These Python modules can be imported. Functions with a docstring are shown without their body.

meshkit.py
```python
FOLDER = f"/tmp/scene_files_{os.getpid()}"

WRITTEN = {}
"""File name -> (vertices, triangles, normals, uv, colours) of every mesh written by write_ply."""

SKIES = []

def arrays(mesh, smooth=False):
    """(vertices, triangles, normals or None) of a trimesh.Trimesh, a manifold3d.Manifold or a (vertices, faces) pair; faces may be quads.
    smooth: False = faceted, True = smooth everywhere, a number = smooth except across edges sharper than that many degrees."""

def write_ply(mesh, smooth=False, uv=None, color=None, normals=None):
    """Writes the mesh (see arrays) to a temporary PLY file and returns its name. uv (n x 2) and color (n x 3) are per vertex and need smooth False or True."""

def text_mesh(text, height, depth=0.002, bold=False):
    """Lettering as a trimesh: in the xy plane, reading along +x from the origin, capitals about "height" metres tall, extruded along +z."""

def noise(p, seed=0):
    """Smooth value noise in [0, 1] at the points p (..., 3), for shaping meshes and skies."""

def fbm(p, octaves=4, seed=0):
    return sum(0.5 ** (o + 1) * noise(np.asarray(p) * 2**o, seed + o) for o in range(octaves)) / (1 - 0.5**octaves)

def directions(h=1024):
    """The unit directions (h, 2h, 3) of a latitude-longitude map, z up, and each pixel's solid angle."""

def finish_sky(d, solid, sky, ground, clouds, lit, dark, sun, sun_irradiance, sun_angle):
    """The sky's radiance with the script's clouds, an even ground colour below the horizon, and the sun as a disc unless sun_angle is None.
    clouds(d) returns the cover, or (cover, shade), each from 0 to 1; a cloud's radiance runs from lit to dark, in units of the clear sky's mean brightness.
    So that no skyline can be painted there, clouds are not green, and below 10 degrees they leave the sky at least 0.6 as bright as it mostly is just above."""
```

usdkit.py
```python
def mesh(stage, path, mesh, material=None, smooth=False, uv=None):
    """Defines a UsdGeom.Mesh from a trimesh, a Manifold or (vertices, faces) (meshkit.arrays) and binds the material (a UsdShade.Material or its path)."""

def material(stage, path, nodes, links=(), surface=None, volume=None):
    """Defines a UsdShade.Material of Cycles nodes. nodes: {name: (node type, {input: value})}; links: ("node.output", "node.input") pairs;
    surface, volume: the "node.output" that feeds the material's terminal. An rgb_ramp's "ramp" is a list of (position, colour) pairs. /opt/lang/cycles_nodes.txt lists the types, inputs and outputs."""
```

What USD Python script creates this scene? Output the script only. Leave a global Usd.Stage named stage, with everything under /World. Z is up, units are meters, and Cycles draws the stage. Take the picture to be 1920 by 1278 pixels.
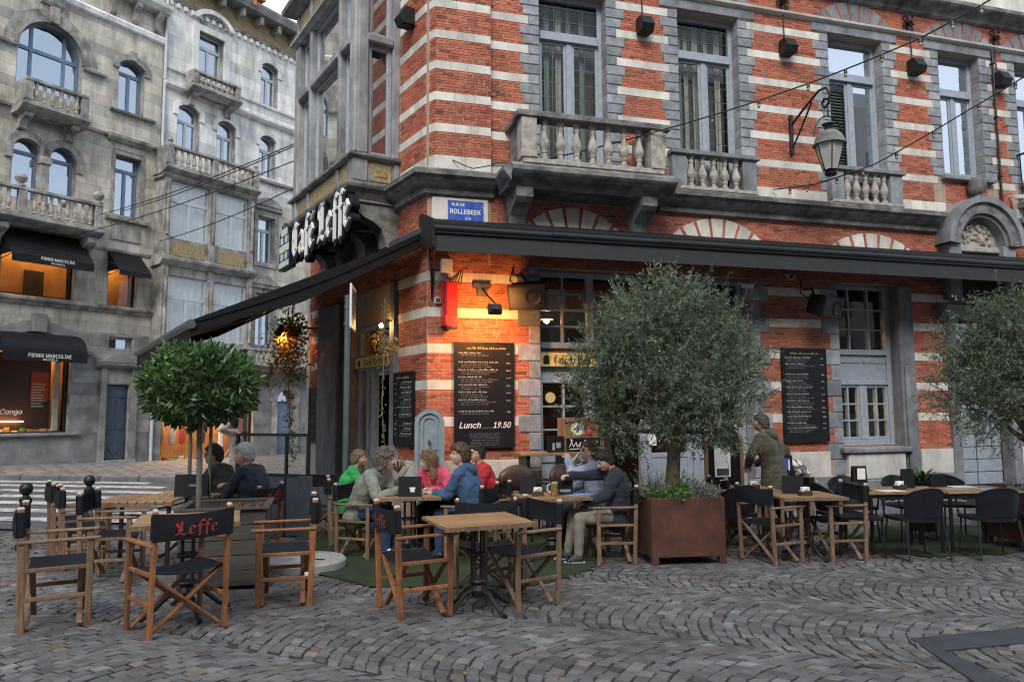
import math, random
import numpy as np, trimesh, usdkit, meshkit
import shapely
from shapely.geometry import Polygon, LineString, box as sbox, Point
from shapely.ops import unary_union
from shapely import affinity
from scipy.interpolate import RBFInterpolator
from pxr import Usd, UsdGeom, UsdLux, UsdShade, Sdf, Gf, Vt
stage = Usd.Stage.CreateInMemory()
UsdGeom.Xform.Define(stage, '/World'); UsdGeom.Scope.Define(stage, '/World/Looks')
rng = np.random.default_rng(7)
# ---------------------------------------------------------------- camera
FPX, PITCH, ROLL, CAMH = 1401.76, 0.0941212, -0.0067004, 1.52
_cp, _sp, _cr, _sr = math.cos(PITCH), math.sin(PITCH), math.cos(ROLL), math.sin(ROLL)
FW = np.array([0, _cp, _sp]); _u = np.array([0, -_sp, _cp]); _x = np.array([1., 0, 0])
RX = _cr*_x + _sr*_u; UPV = -_sr*_x + _cr*_u; CAM = np.array([0, 0, CAMH])
cam = UsdGeom.Camera.Define(stage, '/World/camera')
_m = Gf.Matrix4d(*RX, 0, *UPV, 0, *(-FW), 0, *CAM, 1)
cam.AddTransformOp().Set(_m)
cam.CreateHorizontalApertureAttr(36.0); cam.CreateVerticalApertureAttr(24.0)
cam.CreateFocalLengthAttr(36.0*FPX/1920); cam.CreateClippingRangeAttr(Gf.Vec2f(0.1, 2000))
cam.CreateFStopAttr(3.5); cam.CreateFocusDistanceAttr(7.5)
cam.CreateExposureAttr(0.9)
# ---------------------------------------------------------------- sky and sun (overcast evening)
SUN_EL, SUN_AZ = math.radians(41), math.radians(186)          # azimuth: atan2(x, y)
usdkit.material(stage, '/World/Looks/sky_look', {
    'sky': ('sky_texture', {'sky_type': 'single_scattering', 'sun_disc': False, 'sun_elevation': SUN_EL, 'sun_rotation': SUN_AZ, 'air_density': 1.0, 'aerosol_density': 2.0}),
    'tc': ('texture_coordinate', {}), 'n': ('noise_texture', {'scale': 2.2, 'detail': 6, 'roughness': 0.55}),
    'r': ('rgb_ramp', {'ramp': [(0.30, (4.6, 5.6, 7.0)), (0.52, (6.6, 7.3, 8.4)), (0.75, (9.0, 9.4, 10.0))]}),
    'mx': ('mix', {'fac': 0.78}), 'bg': ('background_shader', {'strength': 0.10})},
    [('tc.generated', 'n.vector'), ('n.fac', 'r.fac'), ('sky.color', 'mx.color1'), ('r.color', 'mx.color2'), ('mx.color', 'bg.color')], surface='bg.background')
dome = UsdLux.DomeLight.Define(stage, '/World/sky'); dome.CreateIntensityAttr(1.0)
UsdShade.MaterialBindingAPI.Apply(dome.GetPrim()).Bind(UsdShade.Material.Get(stage, '/World/Looks/sky_look'))
dome.GetPrim().SetCustomDataByKey('kind', 'structure'); dome.GetPrim().SetCustomDataByKey('label', 'pale overcast evening sky above the rooftops'); dome.GetPrim().SetCustomDataByKey('category', 'sky')
sun = UsdLux.DistantLight.Define(stage, '/World/sun')
sun.CreateIntensityAttr(0.4); sun.CreateAngleAttr(28.0); sun.CreateColorAttr(Gf.Vec3f(1.0, 0.96, 0.9)); sun.GetPrim().CreateAttribute('inputs:normalize', Sdf.ValueTypeNames.Bool).Set(True)
_dir = np.array([math.sin(SUN_AZ)*math.cos(SUN_EL), math.cos(SUN_AZ)*math.cos(SUN_EL), math.sin(SUN_EL)])   # towards the sun
_z = _dir; _xx = np.cross([0, 0, 1], _z); _xx /= np.linalg.norm(_xx); _yy = np.cross(_z, _xx)
sun.AddTransformOp().Set(Gf.Matrix4d(*_xx, 0, *_yy, 0, *_z, 0, 0, 0, 30, 1))
# ---------------------------------------------------------------- naming, tagging, meshes
_names = {}
def path(name, parent=None):
    par = parent or '/World'; k = (par, name); n = _names.get(k, 0); _names[k] = n+1
    return f'{par}/{name}' + (f'_{n:03d}' if n else '')
def setd(p, **kw):
    pr = stage.GetPrimAtPath(p)
    for k, v in kw.items():
        if v: pr.SetCustomDataByKey(k, v)
    return p
def thing(name, label, cat, loc=(0, 0, 0), yaw=0., group=None, M=None):
    p = path(name); x = UsdGeom.Xform.Define(stage, p)
    x.AddTransformOp().Set(mat4(loc, yaw) if M is None else M)
    return setd(p, label=label, category=cat, group=group)
def mat4(loc, yaw=0., s=1.):
    c, q = math.cos(yaw)*s, math.sin(yaw)*s
    return Gf.Matrix4d(c, q, 0, 0, -q, c, 0, 0, 0, 0, s, 0, *map(float, loc), 1)
def copy_of(src, loc, yaw=0., label=None, s=1., group=None):
    pr = stage.GetPrimAtPath(src); base = src.split('/')[-1]
    if base[-4] == '_' and base[-3:].isdigit(): base = base[:-4]
    p = path(base); x = UsdGeom.Xform.Define(stage, p)
    x.GetPrim().GetReferences().AddInternalReference(src)
    x.ClearXformOpOrder(); op = x.GetPrim().GetAttribute('xformOp:transform'); 
    x.MakeMatrixXform().Set(mat4(loc, yaw, s)); x.GetPrim().SetInstanceable(True)
    cd = pr.GetCustomData()
    return setd(p, label=label or cd['label'], category=cd['category'], group=group or cd.get('group'))
class MB:
    """Collects pieces that become one mesh."""
    def __init__(s): s.v, s.f, s.t, s.n = [], [], [], 0
    def add(s, v, f, t=None):
        v = np.asarray(v, float); f = np.asarray(f, int)
        if f.shape[1] == 4: f = np.vstack([f[:, [0, 1, 2]], f[:, [0, 2, 3]]])
        s.v.append(v); s.f.append(f+s.n); s.n += len(v)
        s.t.append(np.broadcast_to(np.asarray(t if t is not None else (1, 1, 1), float), (len(v), 3)) if np.ndim(t) < 2 else np.asarray(t, float))
        return s
    def tm(s, m, t=None): return s.add(m.vertices, m.faces, t)
    def box(s, c, size, R=None, ch=0., t=None):
        c = np.asarray(c, float); h = np.asarray(size, float)/2
        if ch > 0: v, f = _cbv(h, ch), _CBF
        else: v, f = _BV*h, _BF
        if R is not None: v = v @ np.asarray(R).T
        return s.add(v+c, f, t)
    def fbox(s, fr, u0, u1, v0, v1, z0, z1, t=None, ch=0.):
        R = np.stack([fr.d, fr.n, [0, 0, 1.]], 1)
        return s.box(fr.w((u0+u1)/2, (v0+v1)/2, (z0+z1)/2), (abs(u1-u0), abs(v1-v0), abs(z1-z0)), R, ch, t)
    def bar(s, p0, p1, w, h, up=(0, 0, 1.), ch=0., t=None, ext=0.):
        p0, p1 = np.asarray(p0, float), np.asarray(p1, float); d = p1-p0; L = np.linalg.norm(d); d = d/L
        a = np.cross(np.asarray(up, float), d)
        if np.linalg.norm(a) < 1e-6: a = np.cross([1., 0, 0], d)
        a /= np.linalg.norm(a); b = np.cross(d, a)
        return s.box((p0+p1)/2, (w, h, L+2*ext), np.stack([a, b, d], 1), ch, t)
    def tube(s, pts, r, n=8, t=None, cap=True):
        p = np.asarray(pts, float); r = np.broadcast_to(np.asarray(r, float), (len(p),))
        T = np.gradient(p, axis=0); T /= np.linalg.norm(T, axis=1, keepdims=True)+1e-12
        ref = np.array([0, 0, 1.]) if abs(T[0, 2]) < .9 else np.array([1., 0, 0])
        A = np.zeros_like(p); a = np.cross(T[0], ref); a /= np.linalg.norm(a)
        for i in range(len(p)):
            a = a - T[i]*(a@T[i]); a /= np.linalg.norm(a)+1e-12; A[i] = a
        B = np.cross(T, A); th = np.arange(n)*2*np.pi/n
        v = (p[:, None]+r[:, None, None]*(np.cos(th)[None, :, None]*A[:, None]+np.sin(th)[None, :, None]*B[:, None])).reshape(-1, 3)
        i, j = np.meshgrid(np.arange(len(p)-1), np.arange(n), indexing='ij')
        q = np.stack([i*n+j, i*n+(j+1) % n, (i+1)*n+(j+1) % n, (i+1)*n+j], -1).reshape(-1, 4)
        f = np.vstack([q[:, [0, 1, 2]], q[:, [0, 2, 3]]])
        if cap:
            k = len(v); v = np.vstack([v, p[:1], p[-1:]]); e = (len(p)-1)*n; j = np.arange(n); j2 = (j+1) % n
            f = np.vstack([f, np.stack([j2, j, np.full(n, k)], 1), np.stack([e+j, e+j2, np.full(n, k+1)], 1)])
        return s.add(v, f, t)
    def lathe(s, prof, c=(0, 0, 0), n=16, t=None, R=None):
        prof = np.asarray(prof, float); th = np.arange(n)*2*np.pi/n
        v = np.stack([prof[:, None, 0]*np.cos(th), prof[:, None, 0]*np.sin(th), np.broadcast_to(prof[:, None, 1], (len(prof), n))], -1).reshape(-1, 3)
        i, j = np.meshgrid(np.arange(len(prof)-1), np.arange(n), indexing='ij')
        q = np.stack([i*n+j, i*n+(j+1) % n, (i+1)*n+(j+1) % n, (i+1)*n+j], -1).reshape(-1, 4)
        if R is not None: v = v @ np.asarray(R).T
        return s.add(v+np.asarray(c, float), q, t)
    def ext(s, poly, fr, v0, v1, t=None):
        """Extrudes a shapely polygon given in (u, z) of a frame from depth v0 to v1."""
        for g in getattr(poly, 'geoms', [poly]):
            if g.is_empty or g.area < 1e-7: continue
            m = trimesh.creation.extrude_polygon(g, abs(v1-v0), engine='earcut')
            V = np.array(m.vertices); F = np.array(m.faces)
            w = fr.o + V[:, :1]*fr.d + (min(v0, v1)+V[:, 2:3])*fr.n + V[:, 1:2]*np.array([0, 0, 1.])
            s.add(w, F if np.dot(np.cross(fr.d, [0, 0, 1.]), fr.n) > 0 else F[:, ::-1], t)
        return s
    def arr(s): return np.vstack(s.v), np.vstack(s.f), np.vstack(s.t)
    def build(s, name, mat, parent=None, smooth=False, **kw):
        if not s.v: return None
        v, f, t = s.arr(); p = path(name, parent)
        used = np.unique(f); mp = np.zeros(len(v), int); mp[used] = np.arange(len(used)); v, t, f = v[used], t[used], mp[f]
        m = usdkit.mesh(stage, p, (v, f), '/World/Looks/'+mat, smooth=smooth)
        if smooth is False or smooth is True:
            UsdGeom.PrimvarsAPI(m).CreatePrimvar('tint', Sdf.ValueTypeNames.Float3Array, 'vertex').Set(Vt.Vec3fArray.FromNumpy(t.astype(np.float32)))
        return setd(p, **kw)
_BV = np.array([[x, y, z] for x in (-1, 1) for y in (-1, 1) for z in (-1, 1)], float)
_BF = np.array([[0, 1, 3, 2], [4, 6, 7, 5], [0, 4, 5, 1], [2, 3, 7, 6], [0, 2, 6, 4], [1, 5, 7, 3]])
def _cbv(h, c):
    c = min(c, .45*2*min(h)); o = []
    for sx in (-1, 1):
        for sy in (-1, 1):
            for sz in (-1, 1):
                o += [(sx*(h[0]), sy*(h[1]-c), sz*(h[2]-c)), (sx*(h[0]-c), sy*h[1], sz*(h[2]-c)), (sx*(h[0]-c), sy*(h[1]-c), sz*h[2])]
    return np.array(o)
_t = trimesh.Trimesh(_cbv(np.array([1., 1.1, 1.2]), .2), process=False).convex_hull
def _cbf():
    v = _cbv(np.array([1., 1.1, 1.2]), .2); h = trimesh.Trimesh(v, process=False)
    from scipy.spatial import ConvexHull
    H = ConvexHull(v); F = []
    for sx, n in zip(H.simplices, H.equations[:, :3]):
        a, b, c = v[sx]; F.append(sx if np.dot(np.cross(b-a, c-a), n) > 0 else sx[::-1])
    return np.array(F)
_CBF = _cbf()
class Fr:
    """A vertical plane: u along it, v out towards the viewer, z up."""
    def __init__(s, o, d, n): s.o = np.array([o[0], o[1], 0.]); s.d = np.array([d[0], d[1], 0.]); s.n = np.array([n[0], n[1], 0.])
    def w(s, u, v, z): return s.o+s.d*u+s.n*v+np.array([0, 0, z])
    def uz(s, px, py, v=0.):
        r = ray(px, py); t = ((s.o+s.n*v-CAM)@s.n)/(r@s.n); p = CAM+t*r
        return (p-s.o)@s.d, p[2]
def ray(px, py): return ((px-960)/FPX)*RX-((py-639)/FPX)*UPV+FW
def at(px, py, y): r = ray(px, py); return CAM+r*(y/r[1])
_A, _B, _C = 0.28527192, 0.99606545, math.radians(33.69)
_c0 = (-1.26914, 11.1278)
R = Fr(_c0, (math.cos(_A), math.sin(_A)), (math.sin(_A), -math.cos(_A)))          # cafe front
L = Fr(_c0, (-math.cos(_B), math.sin(_B)), (-math.sin(_B), -math.cos(_B)))        # cafe side
G = Fr((-13.01492, 27.00618), (math.sin(_C), math.cos(_C)), (math.cos(_C), -math.sin(_C)))   # houses across the street
_gp = np.array([(-3.2, 5.1, .01), (-2.4, 4.9, .02), (-.9, 5.6, -.04), (.04, 6.2, -.12), (1.25, 8.36, -.2), (2.9, 8.3, -.196), (3.75, 8.8, -.22), (-2, 5.9, -.04), (-1.9, 8.7, -.19),
    (0, 3, .05), (-4, 3, .06), (4, 3, 0.03), (0, 0, .07), (8, 10, -.26), (10, 14, -.3), (0, 11.5, -.26), (5, 12.5, -.27), (-4.2, 9.3, -.18), (-8, 12, -.15), (-10, 17.5, -.15), (-15.7, 23, -.1),
    (-12.5, 26.5, -.25), (-9.9, 31.6, -.3), (-4.3, 15.8, -.3), (-12, 10, -.03), (-18, 20, -.05), (8, 5, -.1), (12, 8, -.2), (-30, 20, 0), (30, 20, -.3), (0, -15, .1), (-20, -10, .1), (20, -10, 0), (0, 60, -.4), (-30, 50, -.4), (30, 60, -.4)])
_rbf = RBFInterpolator(_gp[:, :2], _gp[:, 2], kernel='linear', smoothing=.3)
def gz(x, y):
    q = np.stack([np.atleast_1d(x), np.atleast_1d(y)], -1).reshape(-1, 2).astype(float)
    r = _rbf(q).reshape(np.shape(np.atleast_1d(x)))
    return float(r.ravel()[0]) if np.ndim(x) == 0 else r
def ground(px, py):
    r = ray(px, py); z = -.1
    for _ in range(12):
        t = (z-CAM[2])/r[2]; p = CAM+t*r; z = gz(p[0], p[1])
    return p
# ---------------------------------------------------------------- materials
def mat(name, nodes, links, surface='p.BSDF', volume=None): usdkit.material(stage, '/World/Looks/'+name, nodes, links, surface=surface, volume=volume)
def pm(name, c1, c2=None, rough=.7, scale=5., bump=0., bscale=80., metallic=0., tint=False, spec=.5, detail=5, coord='pos', stretch=None, ramp=None, coat=0., bdist=.01, lo=.35, hi=.65, dirt=None, sheen=0., trans=0.):
    """A worn surface: two tones mixed by noise, fine relief, optional per-piece tint."""
    c2 = c2 or tuple(x*.75 for x in c1); src = 'geo.position' if coord == 'pos' else 'tc.object'
    nd = {'geo': ('geometry', {}), 'tc': ('texture_coordinate', {}), 'n': ('noise_texture', {'scale': scale, 'detail': detail, 'roughness': .6}),
          'r': ('rgb_ramp', {'ramp': ramp or [(lo, c2), (hi, c1)]}), 'p': ('principled_bsdf', {'roughness': rough, 'metallic': metallic, 'specular_ior_level': spec, 'coat_weight': coat, 'sheen_weight': sheen})}
    lk = []; vec = src
    if stretch:
        nd['mp'] = ('mapping', {'scale': stretch}); lk += [(src, 'mp.vector')]; vec = 'mp.vector'
    lk += [(vec, 'n.vector'), ('n.fac', 'r.fac')]; col = 'r.color'
    if dirt:
        nd['dn'] = ('noise_texture', {'scale': dirt[1], 'detail': 7, 'roughness': .65}); nd['dr'] = ('rgb_ramp', {'ramp': [(.42, (1, 1, 1)), (.72, dirt[0])]}); nd['dm'] = ('mix', {'mix_type': 'multiply', 'fac': 1.})
        nd['dmp'] = ('mapping', {'scale': (1, 1, dirt[2] if len(dirt) > 2 else 1)})
        lk += [(src, 'dmp.vector'), ('dmp.vector', 'dn.vector'), ('dn.fac', 'dr.fac'), (col, 'dm.color1'), ('dr.color', 'dm.color2')]; col = 'dm.color'
    if tint:
        nd['at'] = ('attribute', {'attribute': 'tint'}); nd['tm'] = ('mix', {'mix_type': 'multiply', 'fac': 1.})
        lk += [(col, 'tm.color1'), ('at.color', 'tm.color2')]; col = 'tm.color'
    lk += [(col, 'p.base_color')]
    if bump:
        nd['bn'] = ('noise_texture', {'scale': bscale, 'detail': 4, 'roughness': .65}); nd['b'] = ('bump', {'strength': bump, 'distance': bdist})
        lk += [(src, 'bn.vector'), ('bn.fac', 'b.height'), ('b.normal', 'p.normal')]
    mat(name, nd, lk)
def emit(name, c, s): mat(name, {'e': ('emission', {'color': c, 'strength': s})}, [], 'e.emission')
pm('brick', (.46, .140, .078), (.35, .096, .052), .85, 14, .5, 160, tint=True, bdist=.004, dirt=((.66, .66, .66), 1.6, .35))
pm('mortar', (.40, .30, .23), (.30, .22, .17), .95, 9, .6, 200, bdist=.004)
pm('white_stone', (.66, .63, .57), (.56, .535, .48), .8, 6, .35, 120, tint=True, bdist=.003, dirt=((.62, .60, .57), 2.6, .3))
pm('blue_stone', (.30, .32, .345), (.20, .215, .235), .75, 9, .9, 60, tint=True, bdist=.01, dirt=((.6, .6, .6), 2.5))
pm('smooth_blue_stone', (.25, .265, .285), (.17, .18, .195), .7, 5, .3, 90, tint=True, bdist=.003, dirt=((.45, .44, .42), 2.0, .4))
pm('weathered_stone', (.27, .265, .255), (.11, .108, .105), .85, 4, .6, 60, bdist=.006, dirt=((.35, .34, .33), 3.0, 2.))
pm('baluster_stone', (.42, .39, .33), (.22, .205, .18), .85, 9, .5, 80, bdist=.005)
pm('window_paint', (.315, .355, .405), (.25, .285, .33), .45, 12, .12, 150, bdist=.002)
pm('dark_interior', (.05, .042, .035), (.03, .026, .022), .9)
pm('lamplit_orange', (.50, .22, .06), (.36, .15, .04), .8, 3)  # orange tone carrying the lamplight on walls inside the cafe
pm('net_curtain', (.15, .145, .14), (.11, .106, .10), .95, 6)
pm('curtain', (.55, .52, .47), (.42, .40, .36), .9, 8, .2, 40)
pm('green_curtain', (.30, .36, .34), (.24, .29, .27), .9, 8)
pm('black_metal', (.012, .0125, .014), (.008, .0085, .009), .42, 20, .08, 200, spec=.4)
pm('grey_metal', (.16, .17, .18), (.12, .125, .13), .4, 15, .08, 200, metallic=.6)
pm('awning_black', (.008, .008, .009), (.005, .005, .006), .6, 6, .1, 90, spec=.25)
pm('awning_valance', (.026, .027, .030), (.020, .020, .022), .75, 6, .15, 90)
pm('black_board', (.010, .011, .014), (.007, .007, .009), .5, 5, spec=.3)
pm('chalk_white', (.74, .74, .72), (.55, .55, .53), .8, 60)
pm('chalk_yellow', (.75, .58, .16), (.6, .45, .1), .8, 60)
pm('dim_chalk', (.33, .34, .35), (.2, .2, .22), .8, 90)
pm('sign_white', (.80, .80, .78), (.70, .70, .68), .4, 20)
pm('sign_cream', (.72, .55, .20), (.62, .46, .15), .5, 8)
pm('enamel_blue', (.045, .10, .42), (.035, .075, .32), .25, 14, dirt=((2.5, 2.2, 1.6), 9))
pm('alarm_red', (.62, .03, .035), (.5, .022, .026), .35, 10)
pm('white_plastic', (.62, .62, .60), (.5, .5, .48), .4, 10)
mat('glass', {'f': ('fresnel', {'IOR': 1.52}), 'm': ('math', {'math_type': 'multiply_add', 'value2': 1.9, 'value3': .10, 'use_clamp': True}), 't': ('transparent_bsdf', {'color': (.86, .89, .88)}), 'g': ('glossy_bsdf', {'color': (1, 1, 1), 'roughness': 0.}),
      'geo': ('geometry', {}), 'inv': ('math', {'math_type': 'subtract', 'value1': 1.}), 'mk': ('math', {'math_type': 'multiply'}), 'x': ('mix_closure', {})},
    [('f.fac', 'm.value1'), ('geo.backfacing', 'inv.value2'), ('m.value', 'mk.value1'), ('inv.value', 'mk.value2'), ('mk.value', 'x.fac'), ('t.BSDF', 'x.closure1'), ('g.BSDF', 'x.closure2')], 'x.closure')
mat('upper_glass', {'f': ('fresnel', {'IOR': 1.52}), 'm': ('math', {'math_type': 'multiply_add', 'value2': 1.9, 'value3': .34, 'use_clamp': True}), 't': ('transparent_bsdf', {'color': (.86, .89, .88)}), 'g': ('glossy_bsdf', {'color': (1, 1, 1), 'roughness': 0.}),
      'geo': ('geometry', {}), 'inv': ('math', {'math_type': 'subtract', 'value1': 1.}), 'mk': ('math', {'math_type': 'multiply'}), 'x': ('mix_closure', {})},
    [('f.fac', 'm.value1'), ('geo.backfacing', 'inv.value2'), ('m.value', 'mk.value1'), ('inv.value', 'mk.value2'), ('mk.value', 'x.fac'), ('t.BSDF', 'x.closure1'), ('g.BSDF', 'x.closure2')], 'x.closure')
mat('clear_glass', {'f': ('fresnel', {'IOR': 1.52}), 'm': ('math', {'math_type': 'multiply_add', 'value2': 1.0, 'value3': 0., 'use_clamp': True}), 't': ('transparent_bsdf', {'color': (.86, .89, .88)}), 'g': ('glossy_bsdf', {'color': (1, 1, 1), 'roughness': 0.}),
      'geo': ('geometry', {}), 'inv': ('math', {'math_type': 'subtract', 'value1': 1.}), 'mk': ('math', {'math_type': 'multiply'}), 'x': ('mix_closure', {})},
    [('f.fac', 'm.value1'), ('geo.backfacing', 'inv.value2'), ('m.value', 'mk.value1'), ('inv.value', 'mk.value2'), ('mk.value', 'x.fac'), ('t.BSDF', 'x.closure1'), ('g.BSDF', 'x.closure2')], 'x.closure')
mat('dark_pane', {'g': ('glossy_bsdf', {'color': (.52, .56, .60), 'roughness': 0.}), 'd': ('diffuse_bsdf', {'color': (.022, .026, .028)}), 'a': ('add_closure', {})}, [('g.BSDF', 'a.closure1'), ('d.BSDF', 'a.closure2')], 'a.closure')
# ================================================================ the ground
def grid_sheet(poly, step, dz, name, matn, parent=None, **kw):
    x0, y0, x1, y1 = poly.bounds; xs = np.arange(x0, x1+step, step); ys = np.arange(y0, y1+step, step)
    X, Y = np.meshgrid(xs, ys, indexing='ij'); Z = gz(X, Y)+dz
    v = np.stack([X, Y, Z], -1).reshape(-1, 3); n = len(ys)
    i, j = np.meshgrid(np.arange(len(xs)-1), np.arange(n-1), indexing='ij')
    q = np.stack([i*n+j, (i+1)*n+j, (i+1)*n+j+1, i*n+j+1], -1).reshape(-1, 4)
    c = v[q].mean(1); keep = shapely.contains_xy(poly, c[:, 0], c[:, 1])
    return MB().add(v, q[keep]).build(name, matn, parent, smooth=True, **kw)
mat('cobble_far', {'geo': ('geometry', {}), 'b': ('brick_texture', {'color1': (.075, .075, .078), 'color2': (.05, .05, .053), 'mortar': (.035, .033, .03), 'scale': 1., 'mortar_size': .008, 'brick_width': .13, 'row_height': .11, 'mortar_smooth': .3}),
    'n': ('noise_texture', {'scale': .7, 'detail': 6}), 'd': ('noise_texture', {'scale': 3, 'detail': 3}), 'dm': ('mix', {'mix_type': 'linear_light', 'fac': .04}), 'r': ('rgb_ramp', {'ramp': [(.3, (.7, .7, .7)), (.7, (1.2, 1.2, 1.2))]}), 'm': ('mix', {'mix_type': 'multiply', 'fac': 1.}),
    'bp': ('bump', {'strength': .7, 'distance': .012, 'invert': True}), 'p': ('principled_bsdf', {'roughness': .6})},
    [('geo.position', 'dm.color1'), ('geo.position', 'd.vector'), ('d.color', 'dm.color2'), ('dm.color', 'b.vector'), ('geo.position', 'n.vector'), ('n.fac', 'r.fac'), ('b.color', 'm.color1'), ('r.color', 'm.color2'), ('m.color', 'p.base_color'), ('b.fac', 'bp.height'), ('bp.normal', 'p.normal')])
pm('sett_joint', (.05, .046, .041), (.028, .026, .023), .95, 20, .8, 150)
pm('sett', (.150, .146, .141), (.100, .097, .094), .62, 9, .6, 55, tint=True, bdist=.006, dirt=((.55, .53, .50), 1.0))
pm('asphalt', (.085, .087, .092), (.06, .061, .065), .75, 2.5, .5, 300, bdist=.003)
pm('road_paint', (.50, .50, .49), (.20, .20, .20), .7, 5, .2, 200, lo=.38, hi=.58)
pm('paving_stone', (.20, .195, .18), (.13, .127, .12), .7, 3, .3, 60, tint=True)
pm('kerb_stone', (.13, .13, .13), (.08, .08, .08), .7, 4, .4, 60)
pm('turf', (.045, .075, .022), (.022, .042, .012), .95, 60, 1., 400, bdist=.012, dirt=((.5, .46, .42), 3.0))
pm('slate_strip', (.055, .06, .068), (.035, .038, .044), .45, 5, .4, 70)
pm('leaf_litter', (.30, .19, .07), (.16, .09, .03), .8, 40)
SQ = sbox(-45, -14, 40, 70)
sq = grid_sheet(SQ, 1.0, -.03, 'cobbled_square', 'cobble_far', kind='structure', label='grey cobbled square and street between the houses', category='ground')
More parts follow.
